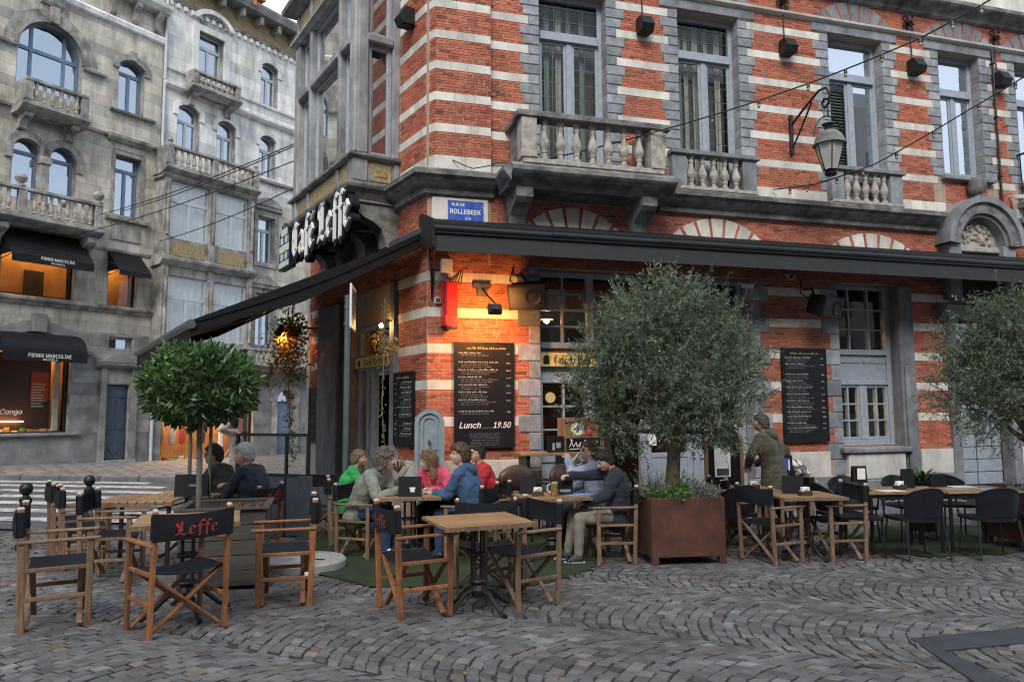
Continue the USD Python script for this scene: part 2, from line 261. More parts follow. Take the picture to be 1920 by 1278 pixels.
# segmental fans of small setts; the nearest in view are separate pieces
def setts():
    HA = 38; W, pitch = 1.75, .100; r = W/(2*math.sin(math.radians(HA))); n = int(round(r*math.radians(2*HA)/.104))
    ks = np.arange(-13, 14); js = np.arange(-125, 125); Ls = np.arange(n)
    K, J, I = np.meshgrid(ks, js, Ls, indexing='ij'); K, J, I = (a.ravel() for a in (K, J, I))
    off = (J % 2)*.5
    th0 = np.radians(-HA+2*HA*(I+off*.98)/n); th1 = np.radians(-HA+2*HA*(I+off*.98+1)/n)
    th1 = np.minimum(th1, math.radians(HA)); keep = th0 < math.radians(HA-1)
    K, J, th0, th1 = K[keep], J[keep], th0[keep], th1[keep]; N = len(K); g = np.random.default_rng(3)
    def P(th, rr): return np.stack([K*W+rr*np.sin(th), J*pitch+(K*.37 % 1)*pitch+rr*np.cos(th)-r*.85], -1)
    gap = .0036/r; jt = lambda s: g.normal(0, s, N)
    # inner and outer edge of the row: both arcs have the same radius, the outer one shifted by the pitch
    c = np.stack([P(th0+gap+jt(.003), r+.003), P(th1-gap+jt(.003), r+.003), P(th1-gap+jt(.003), r)+[0, pitch-.003], P(th0+gap+jt(.003), r)+[0, pitch-.003]], 1)
    c += g.normal(0, .0042, c.shape)+np.repeat((P((th0+th1)/2, r+1.)-P((th0+th1)/2, r))[:, None]*g.normal(0, .006, (N, 1, 1)), 4, 1)
    a = math.radians(62); rot = np.array([[math.cos(a), -math.sin(a)], [math.sin(a), math.cos(a)]])
    c = c @ rot.T + np.array([.9, 6.6])
    q3 = np.concatenate([c*.85, np.zeros((N, 4, 1))], -1); c = c+.2*(np.stack([meshkit.fbm(q3, 2, 31), meshkit.fbm(q3, 2, 57)], -1)-.5)
    m = c.mean(1)
    area = np.abs((c[:, 2]-c[:, 0])[:, 0]*(c[:, 3]-c[:, 1])[:, 1]-(c[:, 2]-c[:, 0])[:, 1]*(c[:, 3]-c[:, 1])[:, 0])/2
    front = np.array([(-6.4, 1.5), (-7.2, 11.2), (-5.9, 11.6), (-3.2, 13.2), *[tuple(R.w(u, -.1, 0)[:2]) for u in (0, 12.5)], (11.8, 8.5), (6.5, 1.5)])
    ok = shapely.contains_xy(Polygon(front), m[:, 0], m[:, 1]) & (area > .003)
    c, m = c[ok], m[ok]; N = len(c); z = gz(m[:, 0], m[:, 1])
    top = z+g.normal(0, .0026, N); tilt = g.normal(0, .016, (N, 2))
    def ring(s, dz):
        q = m[:, None]+(c-m[:, None])*s
        return np.concatenate([q, (top[:, None]+dz+((q-m[:, None])*tilt[:, None]).sum(-1))[..., None]], -1)
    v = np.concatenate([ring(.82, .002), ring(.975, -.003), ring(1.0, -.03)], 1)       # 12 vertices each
    f = [[0, 1, 2, 3]]+[[k, (k+1) % 4, (k+1) % 4+4, k+4][::-1] for k in range(4)]+[[k+4, (k+1) % 4+4, (k+1) % 4+8, k+8][::-1] for k in range(4)]
    f = np.array(f); t = (1+g.normal(0, .20, (N, 1)))*(1+g.normal(0, .018, (N, 3))); t[g.random(N) < .06] *= 1.45; t[g.random(N) < .05] *= np.array([1.15, .95, .8])
    t = np.clip(t, .42, 1.8)
    # pieces that show largest: in frame and nearest
    q = np.concatenate([m, top[:, None]], 1)-CAM; d = q@FW; px = 960+FPX*(q@RX)/d; py = 639-FPX*(q@UPV)/d
    vis = (px > 20) & (px < 1900) & (py < 1270) & (d > 1); order = np.argsort(np.where(vis, d, 1e9)); near = order[:300]
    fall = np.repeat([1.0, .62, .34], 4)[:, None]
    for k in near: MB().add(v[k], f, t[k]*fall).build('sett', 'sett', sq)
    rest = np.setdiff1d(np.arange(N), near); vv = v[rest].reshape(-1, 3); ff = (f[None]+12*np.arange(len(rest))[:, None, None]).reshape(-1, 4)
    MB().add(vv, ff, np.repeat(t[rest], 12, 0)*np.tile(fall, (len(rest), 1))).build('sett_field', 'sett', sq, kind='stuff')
    grid_sheet(Polygon(front).buffer(-.02), .35, -.009, 'joint_bed', 'sett_joint', sq)
setts()
ROAD = Polygon([(-45, 11.35), (-7.0, 11.25), (-6.4, 12.6), (-6.6, 19.3), (-45, 19.3)])
grid_sheet(ROAD, .4, -.004, 'asphalt_road', 'asphalt', kind='structure', label='grey asphalt road with a zebra crossing beyond the terrace', category='road')
zb = thing('zebra_crossing', 'worn white zebra crossing stripes painted across the asphalt road', 'crossing'); setd(zb, kind='structure')
for i, (y, xa, xb) in enumerate([(12.3, -8.4, -5.2), (13.4, -9.3, -5.8), (14.5, -10.0, -6.6), (15.6, -10.6, -7.0), (16.7, -11.4, -7.6), (17.8, -12.6, -8.2), (18.8, -14.5, -9.0)]):
    xs = np.linspace(xa, xb, 9); ys = np.array([y-.24, y+.24]); X, Y = np.meshgrid(xs, ys, indexing='ij'); v = np.stack([X, Y, gz(X, Y)+.004], -1).reshape(-1, 3)
    q = np.array([[2*k, 2*k+2, 2*k+3, 2*k+1] for k in range(8)]); MB().add(v, q).build('stripe', 'road_paint', zb)
# raised pavement in front of the houses across the street
def pave():
    p = thing('far_pavement', 'stone pavement with a low kerb along the pale houses', 'pavement'); setd(p, kind='structure')
    a = [(-45, 19.3), (-6.6, 19.3), (-6.0, 21.5), (-1.5, 40), (-12, 52), (-45, 30)]
    front = Polygon(a); back = Polygon([tuple(G.w(u, .0, 0)[:2]) for u in (-40, 30)]+[tuple(G.w(u, 30, 0)[:2]) for u in (30, -40)]); poly = front.intersection(back)
    grid_sheet(poly, .6, .085, 'bed', 'kerb_stone', p)
    g = np.random.default_rng(5); st = MB()
    for x in np.arange(-24, -1, .62):
        for y in np.arange(19.5, 34, .42):
            if not poly.contains(Point(x, y)): continue
            w = .29; z = gz(x, y)+.104; st.box((x+(int(y/.42) % 2)*.3, y, z-.02), (.60, .405, .04), ch=.006, t=np.full(3, 1+g.normal(0, .1)))
    st.build('paving_slab', 'paving_stone', p, kind='stuff')
    k = MB()
    for x in np.arange(-30, -6.8, 1.0): k.box((x, 19.27, gz(x, 19.3)+.045), (.985, .16, .15), ch=.012)
    k.build('kerb', 'kerb_stone', p)
pave()
def turf(poly, label):
    g = MB(); m = trimesh.creation.extrude_polygon(poly.buffer(.25).buffer(-.25), .001, engine='earcut')
    p = grid_sheet(poly, .07, .012, 'turf_mat', 'turf', kind='structure', label=label, category='turf mat')
    return p
gpt = lambda *ps: [tuple(ground(*p)[:2]) for p in ps]
turf(Polygon(gpt((560, 1040), (600, 1078), (690, 1100), (860, 1103), (1010, 1098), (1110, 1068), (1135, 1040), (1090, 990), (900, 965), (640, 975))), 'green artificial turf mat under the group of drinkers')
turf(Polygon(gpt((1600, 1010), (1640, 1035), (1740, 1045), (1880, 1040), (1990, 1020), (1900, 985), (1640, 985))), 'green artificial turf mat under the black tables at right')
def slate():
    p = thing('slate_frame', 'dark slate strips set into the cobbles at the right foreground', 'paving strip'); setd(p, kind='structure')
    for q in ([(1708, 1199), (1930, 1178), (1960, 1204), (1770, 1222)], [(1708, 1199), (1770, 1222), (1920, 1290), (1840, 1290)]):
        w = gpt(*q); m = MB(); z = [gz(*a)+.014 for a in w]
        v = [(*a, b) for a, b in zip(w, z)]+[(*a, b-.06) for a, b in zip(w, z)]
        m.add(v, [[3, 2, 1, 0]]+[[k, (k+1) % 4, (k+1) % 4+4, k+4] for k in range(4)]); m.build('slate_slab', 'slate_strip', p)
slate()
def litter():
    m = MB(); g = np.random.default_rng(11)
    for _ in range(130):
        x, y = g.uniform(-4.5, 5.5), g.uniform(3.6, 10.5); z = gz(x, y)+.012; a = g.uniform(0, 6.3); s = g.uniform(.008, .028)
        c, q = math.cos(a)*s, math.sin(a)*s
        m.add([(x+c, y+q, z), (x-q*.5, y+c*.5, z+.006), (x-c, y-q, z+g.uniform(0, .012)), (x+q*.5, y-c*.5, z+.004)], [[0, 1, 2, 3]], np.array([1, 1, 1.])*g.choice([.6, 1., 1.]))
    m.build('leaf_litter', 'leaf_litter', kind='stuff', label='scattered dry leaf scraps on the cobbles', category='litter')
litter()
# ================================================================ the cafe
cafe = thing('cafe_building', 'orange red brick corner cafe with white stone bands, grey oriel and balconies', 'building')
CR = .0446
bricks_all = []          # (vertices, tint) of every brick
def lay(fr, u0, u1, z0, n, course, v=0., seed=0, name_near=False):
    """n courses of bricks between u0 and u1 (numbers or one pair per course)."""
    g = np.random.default_rng(seed*977+int(abs(u0 if np.ndim(u0) == 0 else u0[0])*100)+int(z0*100))
    for i in range(n):
        a = u0 if np.ndim(u0) == 0 else u0[i]; b = u1 if np.ndim(u1) == 0 else u1[i]
        z = z0+i*course; x = a-(g.choice([0, .05, .1, .15]) if g.random() < .5 else (.05 if i % 2 else .0))
        while x < b-.012:
            Ln = .187 if (g.random() < .62) else .089
            x0, x1 = max(x, a)+.004, min(x+Ln, b-.001)
            if x1-x0 > .015:
                pr = .006+g.normal(0, .0015); R3 = np.stack([fr.d, fr.n, [0, 0, 1.]], 1)
                h = np.array([(x1-x0)/2, .012, (course-.009)/2]); vv = (_BV*h) @ R3.T + fr.w((x0+x1)/2, v+pr-.012, z+course/2)
                t = (1+g.normal(0, .16))*np.array([1, 1+g.normal(0, .08), 1+g.normal(0, .12)])
                if g.random() < .05: t *= .55
                bricks_all.append((vv, np.clip(t, .45, 1.6), name_near))
            x += Ln+.009
_BF5 = np.array([[0, 1, 3, 2], [4, 6, 7, 5], [0, 4, 5, 1], [2, 3, 7, 6], [0, 2, 6, 4], [1, 5, 7, 3]])
blocks_g = np.random.default_rng(21)
def tone(s=.08): return np.full(3, 1+blocks_g.normal(0, s))*(1+blocks_g.normal(0, .015, 3))
def stone_row(fr, u0, u1, z0, z1, v=.0, L0=.62, matn='white_stone', name='stone_block', depth=.06):
    n = max(1, int(round((u1-u0)/L0))); w = blocks_g.uniform(.75, 1.25, n); e = u0+np.concatenate([[0], np.cumsum(w/w.sum())])*(u1-u0)
    for a, b in zip(e[:-1], e[1:]):
        MB().fbox(fr, a+.0015, b-.0015, v-depth, v+.009+blocks_g.normal(0, .0012), z0+.0015, z1-.0015, tone(), .004).build(name, matn, cafe)
def moulding(fr, u0, u1, prof, name, matn, m0=0., m1=0., parent=None, cuts=1.):
    n = max(1, int(round((u1-u0)/cuts))) if cuts else 1; e = np.linspace(u0, u1, n+1)
    for k in range(n):
        a, b = e[k]+(.0012 if k else 0), e[k+1]-(.0012 if k < n-1 else 0); p = np.array(prof); mm = MB(); N = len(p)
        A = np.array([fr.w(a-(m0*v if k == 0 else 0), v, z) for v, z in p]); B = np.array([fr.w(b+(m1*v if k == n-1 else 0), v, z) for v, z in p])
        q = np.array([[i, (i+1) % N, N+(i+1) % N, N+i] for i in range(N)])
        tri = trimesh.creation.triangulate_polygon(Polygon(p), engine='earcut')
        pv, pf = np.array(tri[0]), np.array(tri[1])
        mm.add(np.vstack([A, B]), q, tone())
        for (uu, mi, flip, on) in ((a, m0, 0, k == 0), (b, -m1, 1, k == n-1)):
            cv = np.array([fr.w(uu-(mi*v if on else 0), v, z) for v, z in pv]); mm.add(cv, pf[:, ::-1] if flip else pf, tone())
        mm.build(name, matn, parent or cafe)
# ---- openings of the front (u0, u1, z0, z1)
W = {1: (1.81, 3.0, 5.24, 8.43), 2: (4.33, 5.53, 5.24, 8.43), 3: (7.42, 8.64, 5.24, 8.43), 4: (9.96, 10.98, 5.93, 8.43), 5: (11.88, 13.0, 5.93, 8.43)}
O = {1: (1.78, 5.57, -.8, 3.78), 2: (7.36, 8.66, .86, 3.78), 3: (9.86, 11.2, -.8, 3.2)}
wallR = sbox(.0, -1.2, 14.5, 12.6)
for o in list(W.values())+list(O.values()): wallR = wallR.difference(sbox(o[0], o[2], o[1], o[3]))
MB().ext(wallR, R, -.42, 0).build('front_wall', 'mortar', cafe)
LD = (1.28, 3.14, -.8, 3.08)
wallL = sbox(.0, -1.2, 5.62, 12.6).difference(sbox(LD[0], LD[2], LD[1], LD[3]))
MB().ext(wallL, L, -.42, -.002).build('side_wall', 'mortar', cafe)
_fp = [R.w(.35, -.35, 0), R.w(14.5, -.35, 0), R.w(14.5, -9, 0), L.w(5.62, -7, 0), L.w(5.62, -.3, 0)]
fpoly = Polygon([tuple(p[:2]) for p in _fp])
def slab(poly, z0, z1, name, m):
    t = trimesh.creation.extrude_polygon(poly, z1-z0, engine='earcut'); t.apply_translation([0, 0, z0]); MB().tm(t).build(name, m, cafe)
slab(fpoly, 12.4, 12.75, 'roof', 'weathered_stone'); slab(fpoly.buffer(-.05), 4.35, 4.7, 'floor_slab', 'dark_interior'); slab(fpoly.buffer(-.04), 8.75, 9.0, 'floor_slab', 'dark_interior')
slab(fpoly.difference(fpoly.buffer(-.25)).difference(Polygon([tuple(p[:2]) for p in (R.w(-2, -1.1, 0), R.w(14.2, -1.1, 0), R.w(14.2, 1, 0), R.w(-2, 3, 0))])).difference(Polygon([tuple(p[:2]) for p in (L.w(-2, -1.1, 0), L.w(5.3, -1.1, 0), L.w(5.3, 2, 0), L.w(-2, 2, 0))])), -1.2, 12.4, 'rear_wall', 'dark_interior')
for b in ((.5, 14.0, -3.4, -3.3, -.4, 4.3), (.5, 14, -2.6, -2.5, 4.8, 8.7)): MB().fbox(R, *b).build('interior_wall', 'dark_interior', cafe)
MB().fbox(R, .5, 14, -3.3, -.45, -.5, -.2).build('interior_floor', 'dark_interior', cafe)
# ---- upper storey: quoins, bands, bricks
P, T0 = .497, 7.405
bands = [T0+k*P for k in range(-3, 3)]                       # tops of the white bands
QW = (.18, .33, .27)
def quoin(fr, ue, s, z, h, w, vin=-.20, vout=.018):
    a, b = (ue-.006*s, ue+w*s); MB().fbox(fr, min(a, b)+.0015, max(a, b)-.0015, vin, vout+blocks_g.normal(0, .002), z+.003, z+h-.003, tone(.13), .014).build('quoin', 'blue_stone', cafe)
def wq(z):                                                    # quoin width at a height
    k = (T0+.014-z)/(P/3); return QW[int(math.floor(k)) % 3]
for w in W.values():
    for s, ue in ((-1, w[0]), (1, w[1])):
        if s > 0 and ue > 12: continue
        z = T0+.014+2*P+P/3*1
        while z > w[2]+.05:
            z -= P/3; top = min(z+P/3, 8.60)
            if top-z > .03: quoin(R, ue, s, z, top-z, QW[int(round((T0+.014-z-P/3)/(P/3))) % 3])
piers = [(.97, W[1][0]), (W[1][1], W[2][0]), (W[2][1], W[3][0]), (W[3][1], W[4][0]), (W[4][1], W[5][0])]
for k, (a, b) in enumerate(piers):
    la = (lambda z: 0.) if k == 0 else wq
    for t in bands:
        stone_row(R, a+(0 if k == 0 else .18), b-.18, t-.14, t)
        if t > 6: lay(R, [a+la(t-.14-P+.14+(i+.5)*CR) for i in range(8)], [b-wq(t-P+(i+.5)*CR) for i in range(8)], t-P, 8, CR, 0, k)
    zt = bands[-1]; lay(R, [a+la(zt+(i+.5)*CR) for i in range(4)], [b-wq(zt+(i+.5)*CR) for i in range(4)], zt, 4, CR, 0, k+9)
    lay(R, a+(.0 if k == 0 else .28), b-.28, 5.412, 8, CR, 0, k+5)
    stone_row(R, a+(0 if k == 0 else .02), b-.02, 5.2, 5.412, 0, .5)
lay(R, W[4][0]+.0, W[4][1], 5.412, 10, CR, 0, 3)
# corner pier, proud of the wall, with its narrow chamfer
PU0, PU1, PV = .09, .97, .12
MB().fbox(R, .12, PU1, -.1, PV, 5.1, 12.6).build('corner_pier', 'mortar', cafe)
chd = (L.w(.10, .0, 0)-R.w(.09, PV, 0)); chl = np.linalg.norm(chd); chd /= chl
CH = Fr(R.w(.09, PV, 0)[:2], chd[:2], (chd[1], -chd[0]) if np.dot((chd[1], -chd[0]), (0, -1)) > 0 else (-chd[1], chd[0]))
MB().fbox(CH, -.01, chl+.01, -.25, -.006, -1.2+6.3, 12.6).build('corner_chamfer', 'mortar', cafe)
for t in [T0+k*P for k in range(-3, 5)]:
    stone_row(R, PU0, PU1, t-.14, t, PV, .3); lay(R, PU0, PU1, t-P, 8, CR, PV, 31)
    stone_row(CH, .0, chl, t-.14, t, 0, .4); lay(CH, .0, chl, t-P, 8, CR, 0, 32)
    stone_row(L, .11, 1.04, t-.14, t, 0, .4); lay(L, .11, 1.0, t-P, 8, CR, 0, 33)
stone_row(R, PU0, PU1, 5.2, 5.412, PV, .45); stone_row(CH, 0, chl, 5.2, 5.412, 0, .4); stone_row(L, .1, 1.0, 5.2, 5.412, 0, .45)
# lintels, thin string course, relieving arches, upper cornice
for w in W.values(): MB().fbox(R, w[0]-.34, w[1]+.34, -.2, .03, 8.435, 8.605, tone(), .01).build('lintel', 'smooth_blue_stone', cafe)
moulding(R, 3.55, 14.4, [(0, 8.61), (.10, 8.64), (.11, 8.67), (.09, 8.685), (0, 8.69)], 'string_course', 'white_stone', cuts=1.6)
CRT = .0446
def fan(fr, uc, half, z0, ztop, zlow, matn='smooth_blue_stone', n=7, thick=.45, vout=.02):
    r = (half**2+(ztop-z0)**2)/(2*(ztop-z0)); zc = ztop-r; a = math.asin(min(1, half/r)); clip = sbox(uc-5, zlow, uc+5, ztop+1)
    for i in range(n):
        t0, t1 = -a+2*a*(i+.10)/n, -a+2*a*(i+.90)/n
        arc = lambda rr, ts: [(uc+rr*math.sin(t), zc+rr*math.cos(t)) for t in ts]
        pl = Polygon(arc(r, np.linspace(t0, t1, 5))+arc(r-thick, np.linspace(t1, t0, 5))).intersection(clip)
        if pl.area > .002: MB().ext(pl, fr, -.03, vout, tone(.1)).build('arch_stone', matn, cafe)
        if i < n-1:
            t2 = -a+2*a*(i+1.10)/n; pl = Polygon(arc(r-.01, np.linspace(t1+.004, t2-.004, 3))+arc(r-thick, np.linspace(t2-.004, t1+.004, 3))).intersection(clip)
            if pl.area > .0015: MB().ext(pl, fr, -.03, .012, np.array([1.05, .9, .9])*(1+rng.normal(0, .1))).build('arch_brick', 'brick', cafe)
    return Polygon([(uc+r*math.sin(t), zc+r*math.cos(t)) for t in np.linspace(-a, a, 15)]+[(uc+half, zlow), (uc-half, zlow)])
fans_up = [fan(R, (W[k][0]+W[k][1])/2, .86, 8.70, 9.10, 8.695) for k in (2, 3, 4, 5)]
u = 3.55
def lay_masked(fr, u0, u1, z0, n, course, holes, v=0., seed=0):
    for i in range(n):
        z = z0+(i+.5)*course; seg = LineString([(u0, z), (u1, z)])
        for h in holes: seg = seg.difference(h)
        for s in getattr(seg, 'geoms', [seg]):
            if not s.is_empty and s.length > .03: lay(fr, s.coords[0][0]+.004, s.coords[-1][0]-.004, z0+i*course, 1, course, v, seed+i)
lay_masked(R, 3.3, 13.2, 8.695, 9, CR, fans_up, 0, 400)
moulding(R, .98, 14.4, [(0, 9.08), (.08, 9.10), (.12, 9.17), (.27, 9.24), (.30, 9.27), (.30, 9.34), (.12, 9.42), (0, 9.46)], 'upper_cornice', 'weathered_stone', cuts=1.5)
stone_row(R, 1.0, 14.3, 9.46, 9.95, .02, 1.1, 'white_stone')
# ---- main cornice between the storeys
CPROF = [(0, 4.80), (.09, 4.82), (.10, 4.90), (.17, 4.93), (.25, 4.99), (.27, 5.03), (.33, 5.05), (.34, 5.12), (.28, 5.15), (0, 5.21)]
MIT = .744
moulding(R, -.0, 1.02, CPROF, 'cornice', 'weathered_stone', m0=MIT, cuts=0)
moulding(R, 3.86, 9.62, CPROF, 'cornice', 'weathered_stone', cuts=1.2); moulding(R, 11.42, 14.4, CPROF, 'cornice', 'weathered_stone', cuts=1.5)
moulding(L, 0, 1.02, CPROF, 'cornice', 'weathered_stone', m0=MIT, cuts=0)
# ---- balustrades
BAL = [(.0, 0), (.062, 0), (.062, .05), (.042, .06), (.036, .11), (.05, .13), (.05, .15), (.045, .16), (.078, .24), (.08, .29), (.06, .37), (.04, .44), (.036, .50), (.05, .52), (.05, .545), (.04, .56), (.045, .60), (.062, .615), (.062, .66), (0, .66)]
def baluster(fr, u, v, z, h, parent, m='baluster_stone', s=1.): MB().lathe([(r*s, zz*h/.66) for r, zz in BAL], fr.w(u, v, z), 12).build('baluster', m, parent, smooth=40)
def part(name, fr, *b, m='weathered_stone', parent=cafe, ch=.008, t=None, **kw): return MB().fbox(fr, *b, t if t is not None else tone(), ch).build(name, m, parent, **kw)
bal = path('balcony', cafe); UsdGeom.Xform.Define(stage, bal)
BV = .78
moulding(R, 1.1, 3.78, [(0, 4.86), (BV-.22, 4.86), (BV-.15, 4.92), (BV-.02, 4.97), (BV+.06, 5.02), (BV+.09, 5.05), (BV+.09, 5.11), (BV, 5.15), (BV-.06, 5.2), (0, 5.2)], 'balcony_slab', 'weathered_stone', m0=.0, m1=.0, cuts=0, parent=bal)
moulding(Fr(R.w(1.1, 0, 0)[:2], R.n[:2], -R.d[:2]), 0, BV+.02, [(0, 4.9), (.06, 4.97), (.12, 5.05), (.12, 5.11), (.02, 5.17), (0, 5.17)], 'slab_edge', 'weathered_stone', cuts=0, parent=bal)
moulding(Fr(R.w(3.78, 0, 0)[:2], R.n[:2], R.d[:2]), 0, BV+.02, [(0, 4.9), (.06, 4.97), (.12, 5.05), (.12, 5.11), (.02, 5.17), (0, 5.17)], 'slab_edge', 'weathered_stone', cuts=0, parent=bal)
part('base_course', R, 1.3, 3.62, BV-.24, BV-.03, 5.2, 5.28, m='baluster_stone', parent=bal)
part('hand_rail', R, 1.2, 3.72, BV-.28, BV+.02, 5.90, 5.99, m='weathered_stone', parent=bal)
for u in (1.22, 3.42): part('side_rail', R, u, u+.28, .0, BV-.285, 5.90, 5.988, m='weathered_stone', parent=bal)
for u in (1.27, 3.39): part('post', R, u, u+.24, BV-.25, BV-.01, 5.28, 5.90, m='baluster_stone', parent=bal); part('side_panel', R, u+.03, u+.21, .01, BV-.26, 5.2, 5.897, m='weathered_stone', parent=bal)
for k in range(7): baluster(R, 1.66+k*.262, BV-.13, 5.28, .62, bal)
def console(fr, u, w, v, z0, z1, parent=cafe, m='weathered_stone', name='console'):
    h = z1-z0; pts = [(0, 0), (.16*v, .0), (.30*v, .10*h), (.34*v, .28*h), (.42*v, .46*h), (.62*v, .60*h), (.86*v, .68*h), (v, .78*h), (v, h), (0, h)]
    e = 1.; F2 = Fr(fr.w(u-w/2, 0, 0)[:2], fr.n[:2], -fr.d[:2]); mb = MB().ext(Polygon(pts), F2, -w, 0, tone()) if False else MB()
    P2 = np.array(pts); A = np.array([fr.w(u-w/2, a, z0+b) for a, b in P2]); B = np.array([fr.w(u+w/2, a, z0+b) for a, b in P2]); N = len(P2)
    mb.add(np.vstack([A, B]), [[i, (i+1) % N, N+(i+1) % N, N+i] for i in range(N)])
    tv, tf = trimesh.creation.triangulate_polygon(Polygon(P2), engine='earcut')
    for uu in (u-w/2, u+w/2): mb.add([fr.w(uu, a, z0+b) for a, b in tv], tf)
    c = path(name, parent); mb2 = MB()
    p = mb.build(name, m, parent) if False else None
    v_, f_, t_ = mb.arr(); usdkit.mesh(stage, c, (v_, f_), '/World/Looks/'+m)
    for uu in (u-w/2, u+w/2):
        ax = np.stack([np.cross(fr.d, [0, 0, 1.]), [0, 0, 1.], fr.d], 1); mb2.lathe([(0, -.012), (.07, -.012), (.075, 0), (.075, .012), (.0, .012)], fr.w(uu, .17*v, z0+.12*h), 14, R=ax)
    mb2.build('scroll', m, c); return c
for u in (1.36, 3.42): console(R, u, .26, .62, 4.2, 4.87)
for wk, (a, b) in ((2, (4.06, 5.76)), (3, (7.22, 8.86))):
    b_ = path('balustrade', cafe); UsdGeom.Xform.Define(stage, b_)
    part('hand_rail', R, a, b, -.06, .20, 5.80, 5.875, parent=b_, m='smooth_blue_stone'); part('base_course', R, a+.04, b-.04, .0, .17, 5.2, 5.26, m='baluster_stone', parent=b_)
    part('post', R, a+.03, a+.30, .005, .15, 5.26, 5.80, m='smooth_blue_stone', parent=b_); part('post', R, b-.32, b-.05, .005, .15, 5.26, 5.80, m='smooth_blue_stone', parent=b_)
    for k in range(5): baluster(R, a+.30+(b-a-.62)*(k+.5)/5, .085, 5.26, .54, b_, s=.95)
part('window_sill', R, 9.85, 11.1, -.2, .12, 5.86, 5.93, m='smooth_blue_stone'); part('window_sill', R, 11.8, 13.1, -.2, .12, 5.86, 5.93, m='smooth_blue_stone')
# ---- windows of the upper storey
def window(fr, u0, u1, z0, z1, zt, v=-.20, leaded=False, kind='curtain', fw=.075, parent=cafe, rows=0, cols=0, tcols=1, m='window_paint', center=True):
    w = path('window', parent); UsdGeom.Xform.Define(stage, w); um = (u0+u1)/2
    f = MB(); 
    for b in ((u0, u0+fw, z0, z1), (u1-fw, u1, z0, z1), (u0+fw, u1-fw, z1-fw, z1), (u0+fw, u1-fw, z0, z0+fw*1.3)): f.fbox(fr, b[0], b[1], v-.07, v, b[2], b[3], None, .006)
    if zt: f.fbox(fr, u0+fw, u1-fw, v-.06, v+.035, zt-.075, zt+.075, None, .008); f.fbox(fr, u0+fw, u1-fw, v-.06, v+.055, zt-.082, zt-.06, None, .004)
    if center: f.fbox(fr, um-.05, um+.05, v-.06, v+.012, z0+fw, (zt-.083) if zt else z1-fw, None, .008)
    lo = z0+fw*1.3; hi = (zt-.083) if zt else z1-fw
    lv = [(u0+fw, um-.05), (um+.05, u1-fw)] if center else [(u0+fw, u1-fw)]
    for a, b in lv:
        for q in ((a, a+.045, lo, hi), (b-.045, b, lo, hi), (a+.045, b-.045, lo, lo+.07), (a+.045, b-.045, hi-.05, hi)): f.fbox(fr, q[0], q[1], v-.05, v-.008, q[2], q[3], None, .005)
        for r in range(1, rows): f.fbox(fr, a+.045, b-.045, v-.047, v-.017, lo+.07+(hi-lo-.12)*r/rows-.012, lo+.07+(hi-lo-.12)*r/rows+.012)
        for c in range(1, cols): f.fbox(fr, a+(b-a)*c/cols-.012, a+(b-a)*c/cols+.012, v-.045, v-.015, lo+.07, hi-.05)
    f.build('frame', m, w)
    for a, b in lv: MB().fbox(fr, a+.03, b-.03, v-.036, v-.030, lo+.05, hi-.03).build('pane', 'clear_glass' if leaded or (kind == 'blind' and a < um-.1) else 'dark_pane', w)
    if zt: MB().fbox(fr, u0+fw*.8, u1-fw*.8, v-.036, v-.030, zt+.06, z1-fw*.8).build('pane', 'clear_glass' if leaded else 'dark_pane', w)
    if leaded:
        l = MB()
        for a, b, c, d in [(x[0]+.045, x[1]-.045, lo+.07, hi-.05) for x in lv]+([(u0+fw, u1-fw, zt+.075, z1-fw)] if zt else []):
            nz = int((d-c)/.27); nu = 2 if (b-a) < .6 else 4
            for k in range(1, nz+1): l.fbox(fr, a, b, v-.029, v-.025, c+(d-c)*k/(nz+.5)-.005, c+(d-c)*k/(nz+.5)+.005)
            for k in range(1, nu): l.fbox(fr, a+(b-a)*k/nu-.004, a+(b-a)*k/nu+.004, v-.029, v-.025, c, d)
        l.build('lead_bars', 'grey_metal', w)
    if kind:
        g = np.random.default_rng(int(u0*100)); c = MB(); c2 = MB(); x = u0+.02
        if kind == 'curtain':
            while x < u1-.1:
                wd = g.uniform(.05, .11); tgt = c if g.random() < .55 else c2; n = 5
                uu = np.linspace(x, x+wd, n); vv = v-.22+.02*np.sin(np.arange(n)*1.9)
                A = np.array([fr.w(p, q, z0+.05) for p, q in zip(uu, vv)]); B = np.array([fr.w(p, q, z1-.03) for p, q in zip(uu, vv)])
                tgt.add(np.vstack([A, B]), [[i, i+1, n+i+1, n+i] for i in range(n-1)]); x += wd+g.uniform(.06, .17)
            c.build('curtain', 'curtain', w); c2.build('curtain', 'green_curtain', w); MB().fbox(fr, u0+.01, u1-.01, v-.31, v-.30, z0, z1).build('net_curtain', 'net_curtain', w)
        if kind == 'sheer':
            n = 60; uu = np.linspace(u0+.03, u1-.03, n); vv = v-.16+.025*np.sin(np.linspace(0, 42, n))
            A = np.array([fr.w(p, q, z0+.02) for p, q in zip(uu, vv)]); B = np.array([fr.w(p, q, z1-.02) for p, q in zip(uu, vv)])
            MB().add(np.vstack([A, B]), [[i, i+1, n+i+1, n+i] for i in range(n-1)]).build('curtain', 'curtain', w)
        if kind == 'blind':
            for k in range(int((z1-z0-.5)/.06)): c.fbox(fr, u0+.08, um-.02, v-.16, v-.12, z0+.1+k*.06, z0+.112+k*.06)
            c.build('blind', 'green_curtain', w)
    return w
window(R, *W[1], 7.72, leaded=True); window(R, *W[2], 7.72, leaded=True); window(R, *W[3], 7.72, kind='blind'); window(R, *W[4], 7.70, kind=None); window(R, *W[5], 7.70, kind=None)
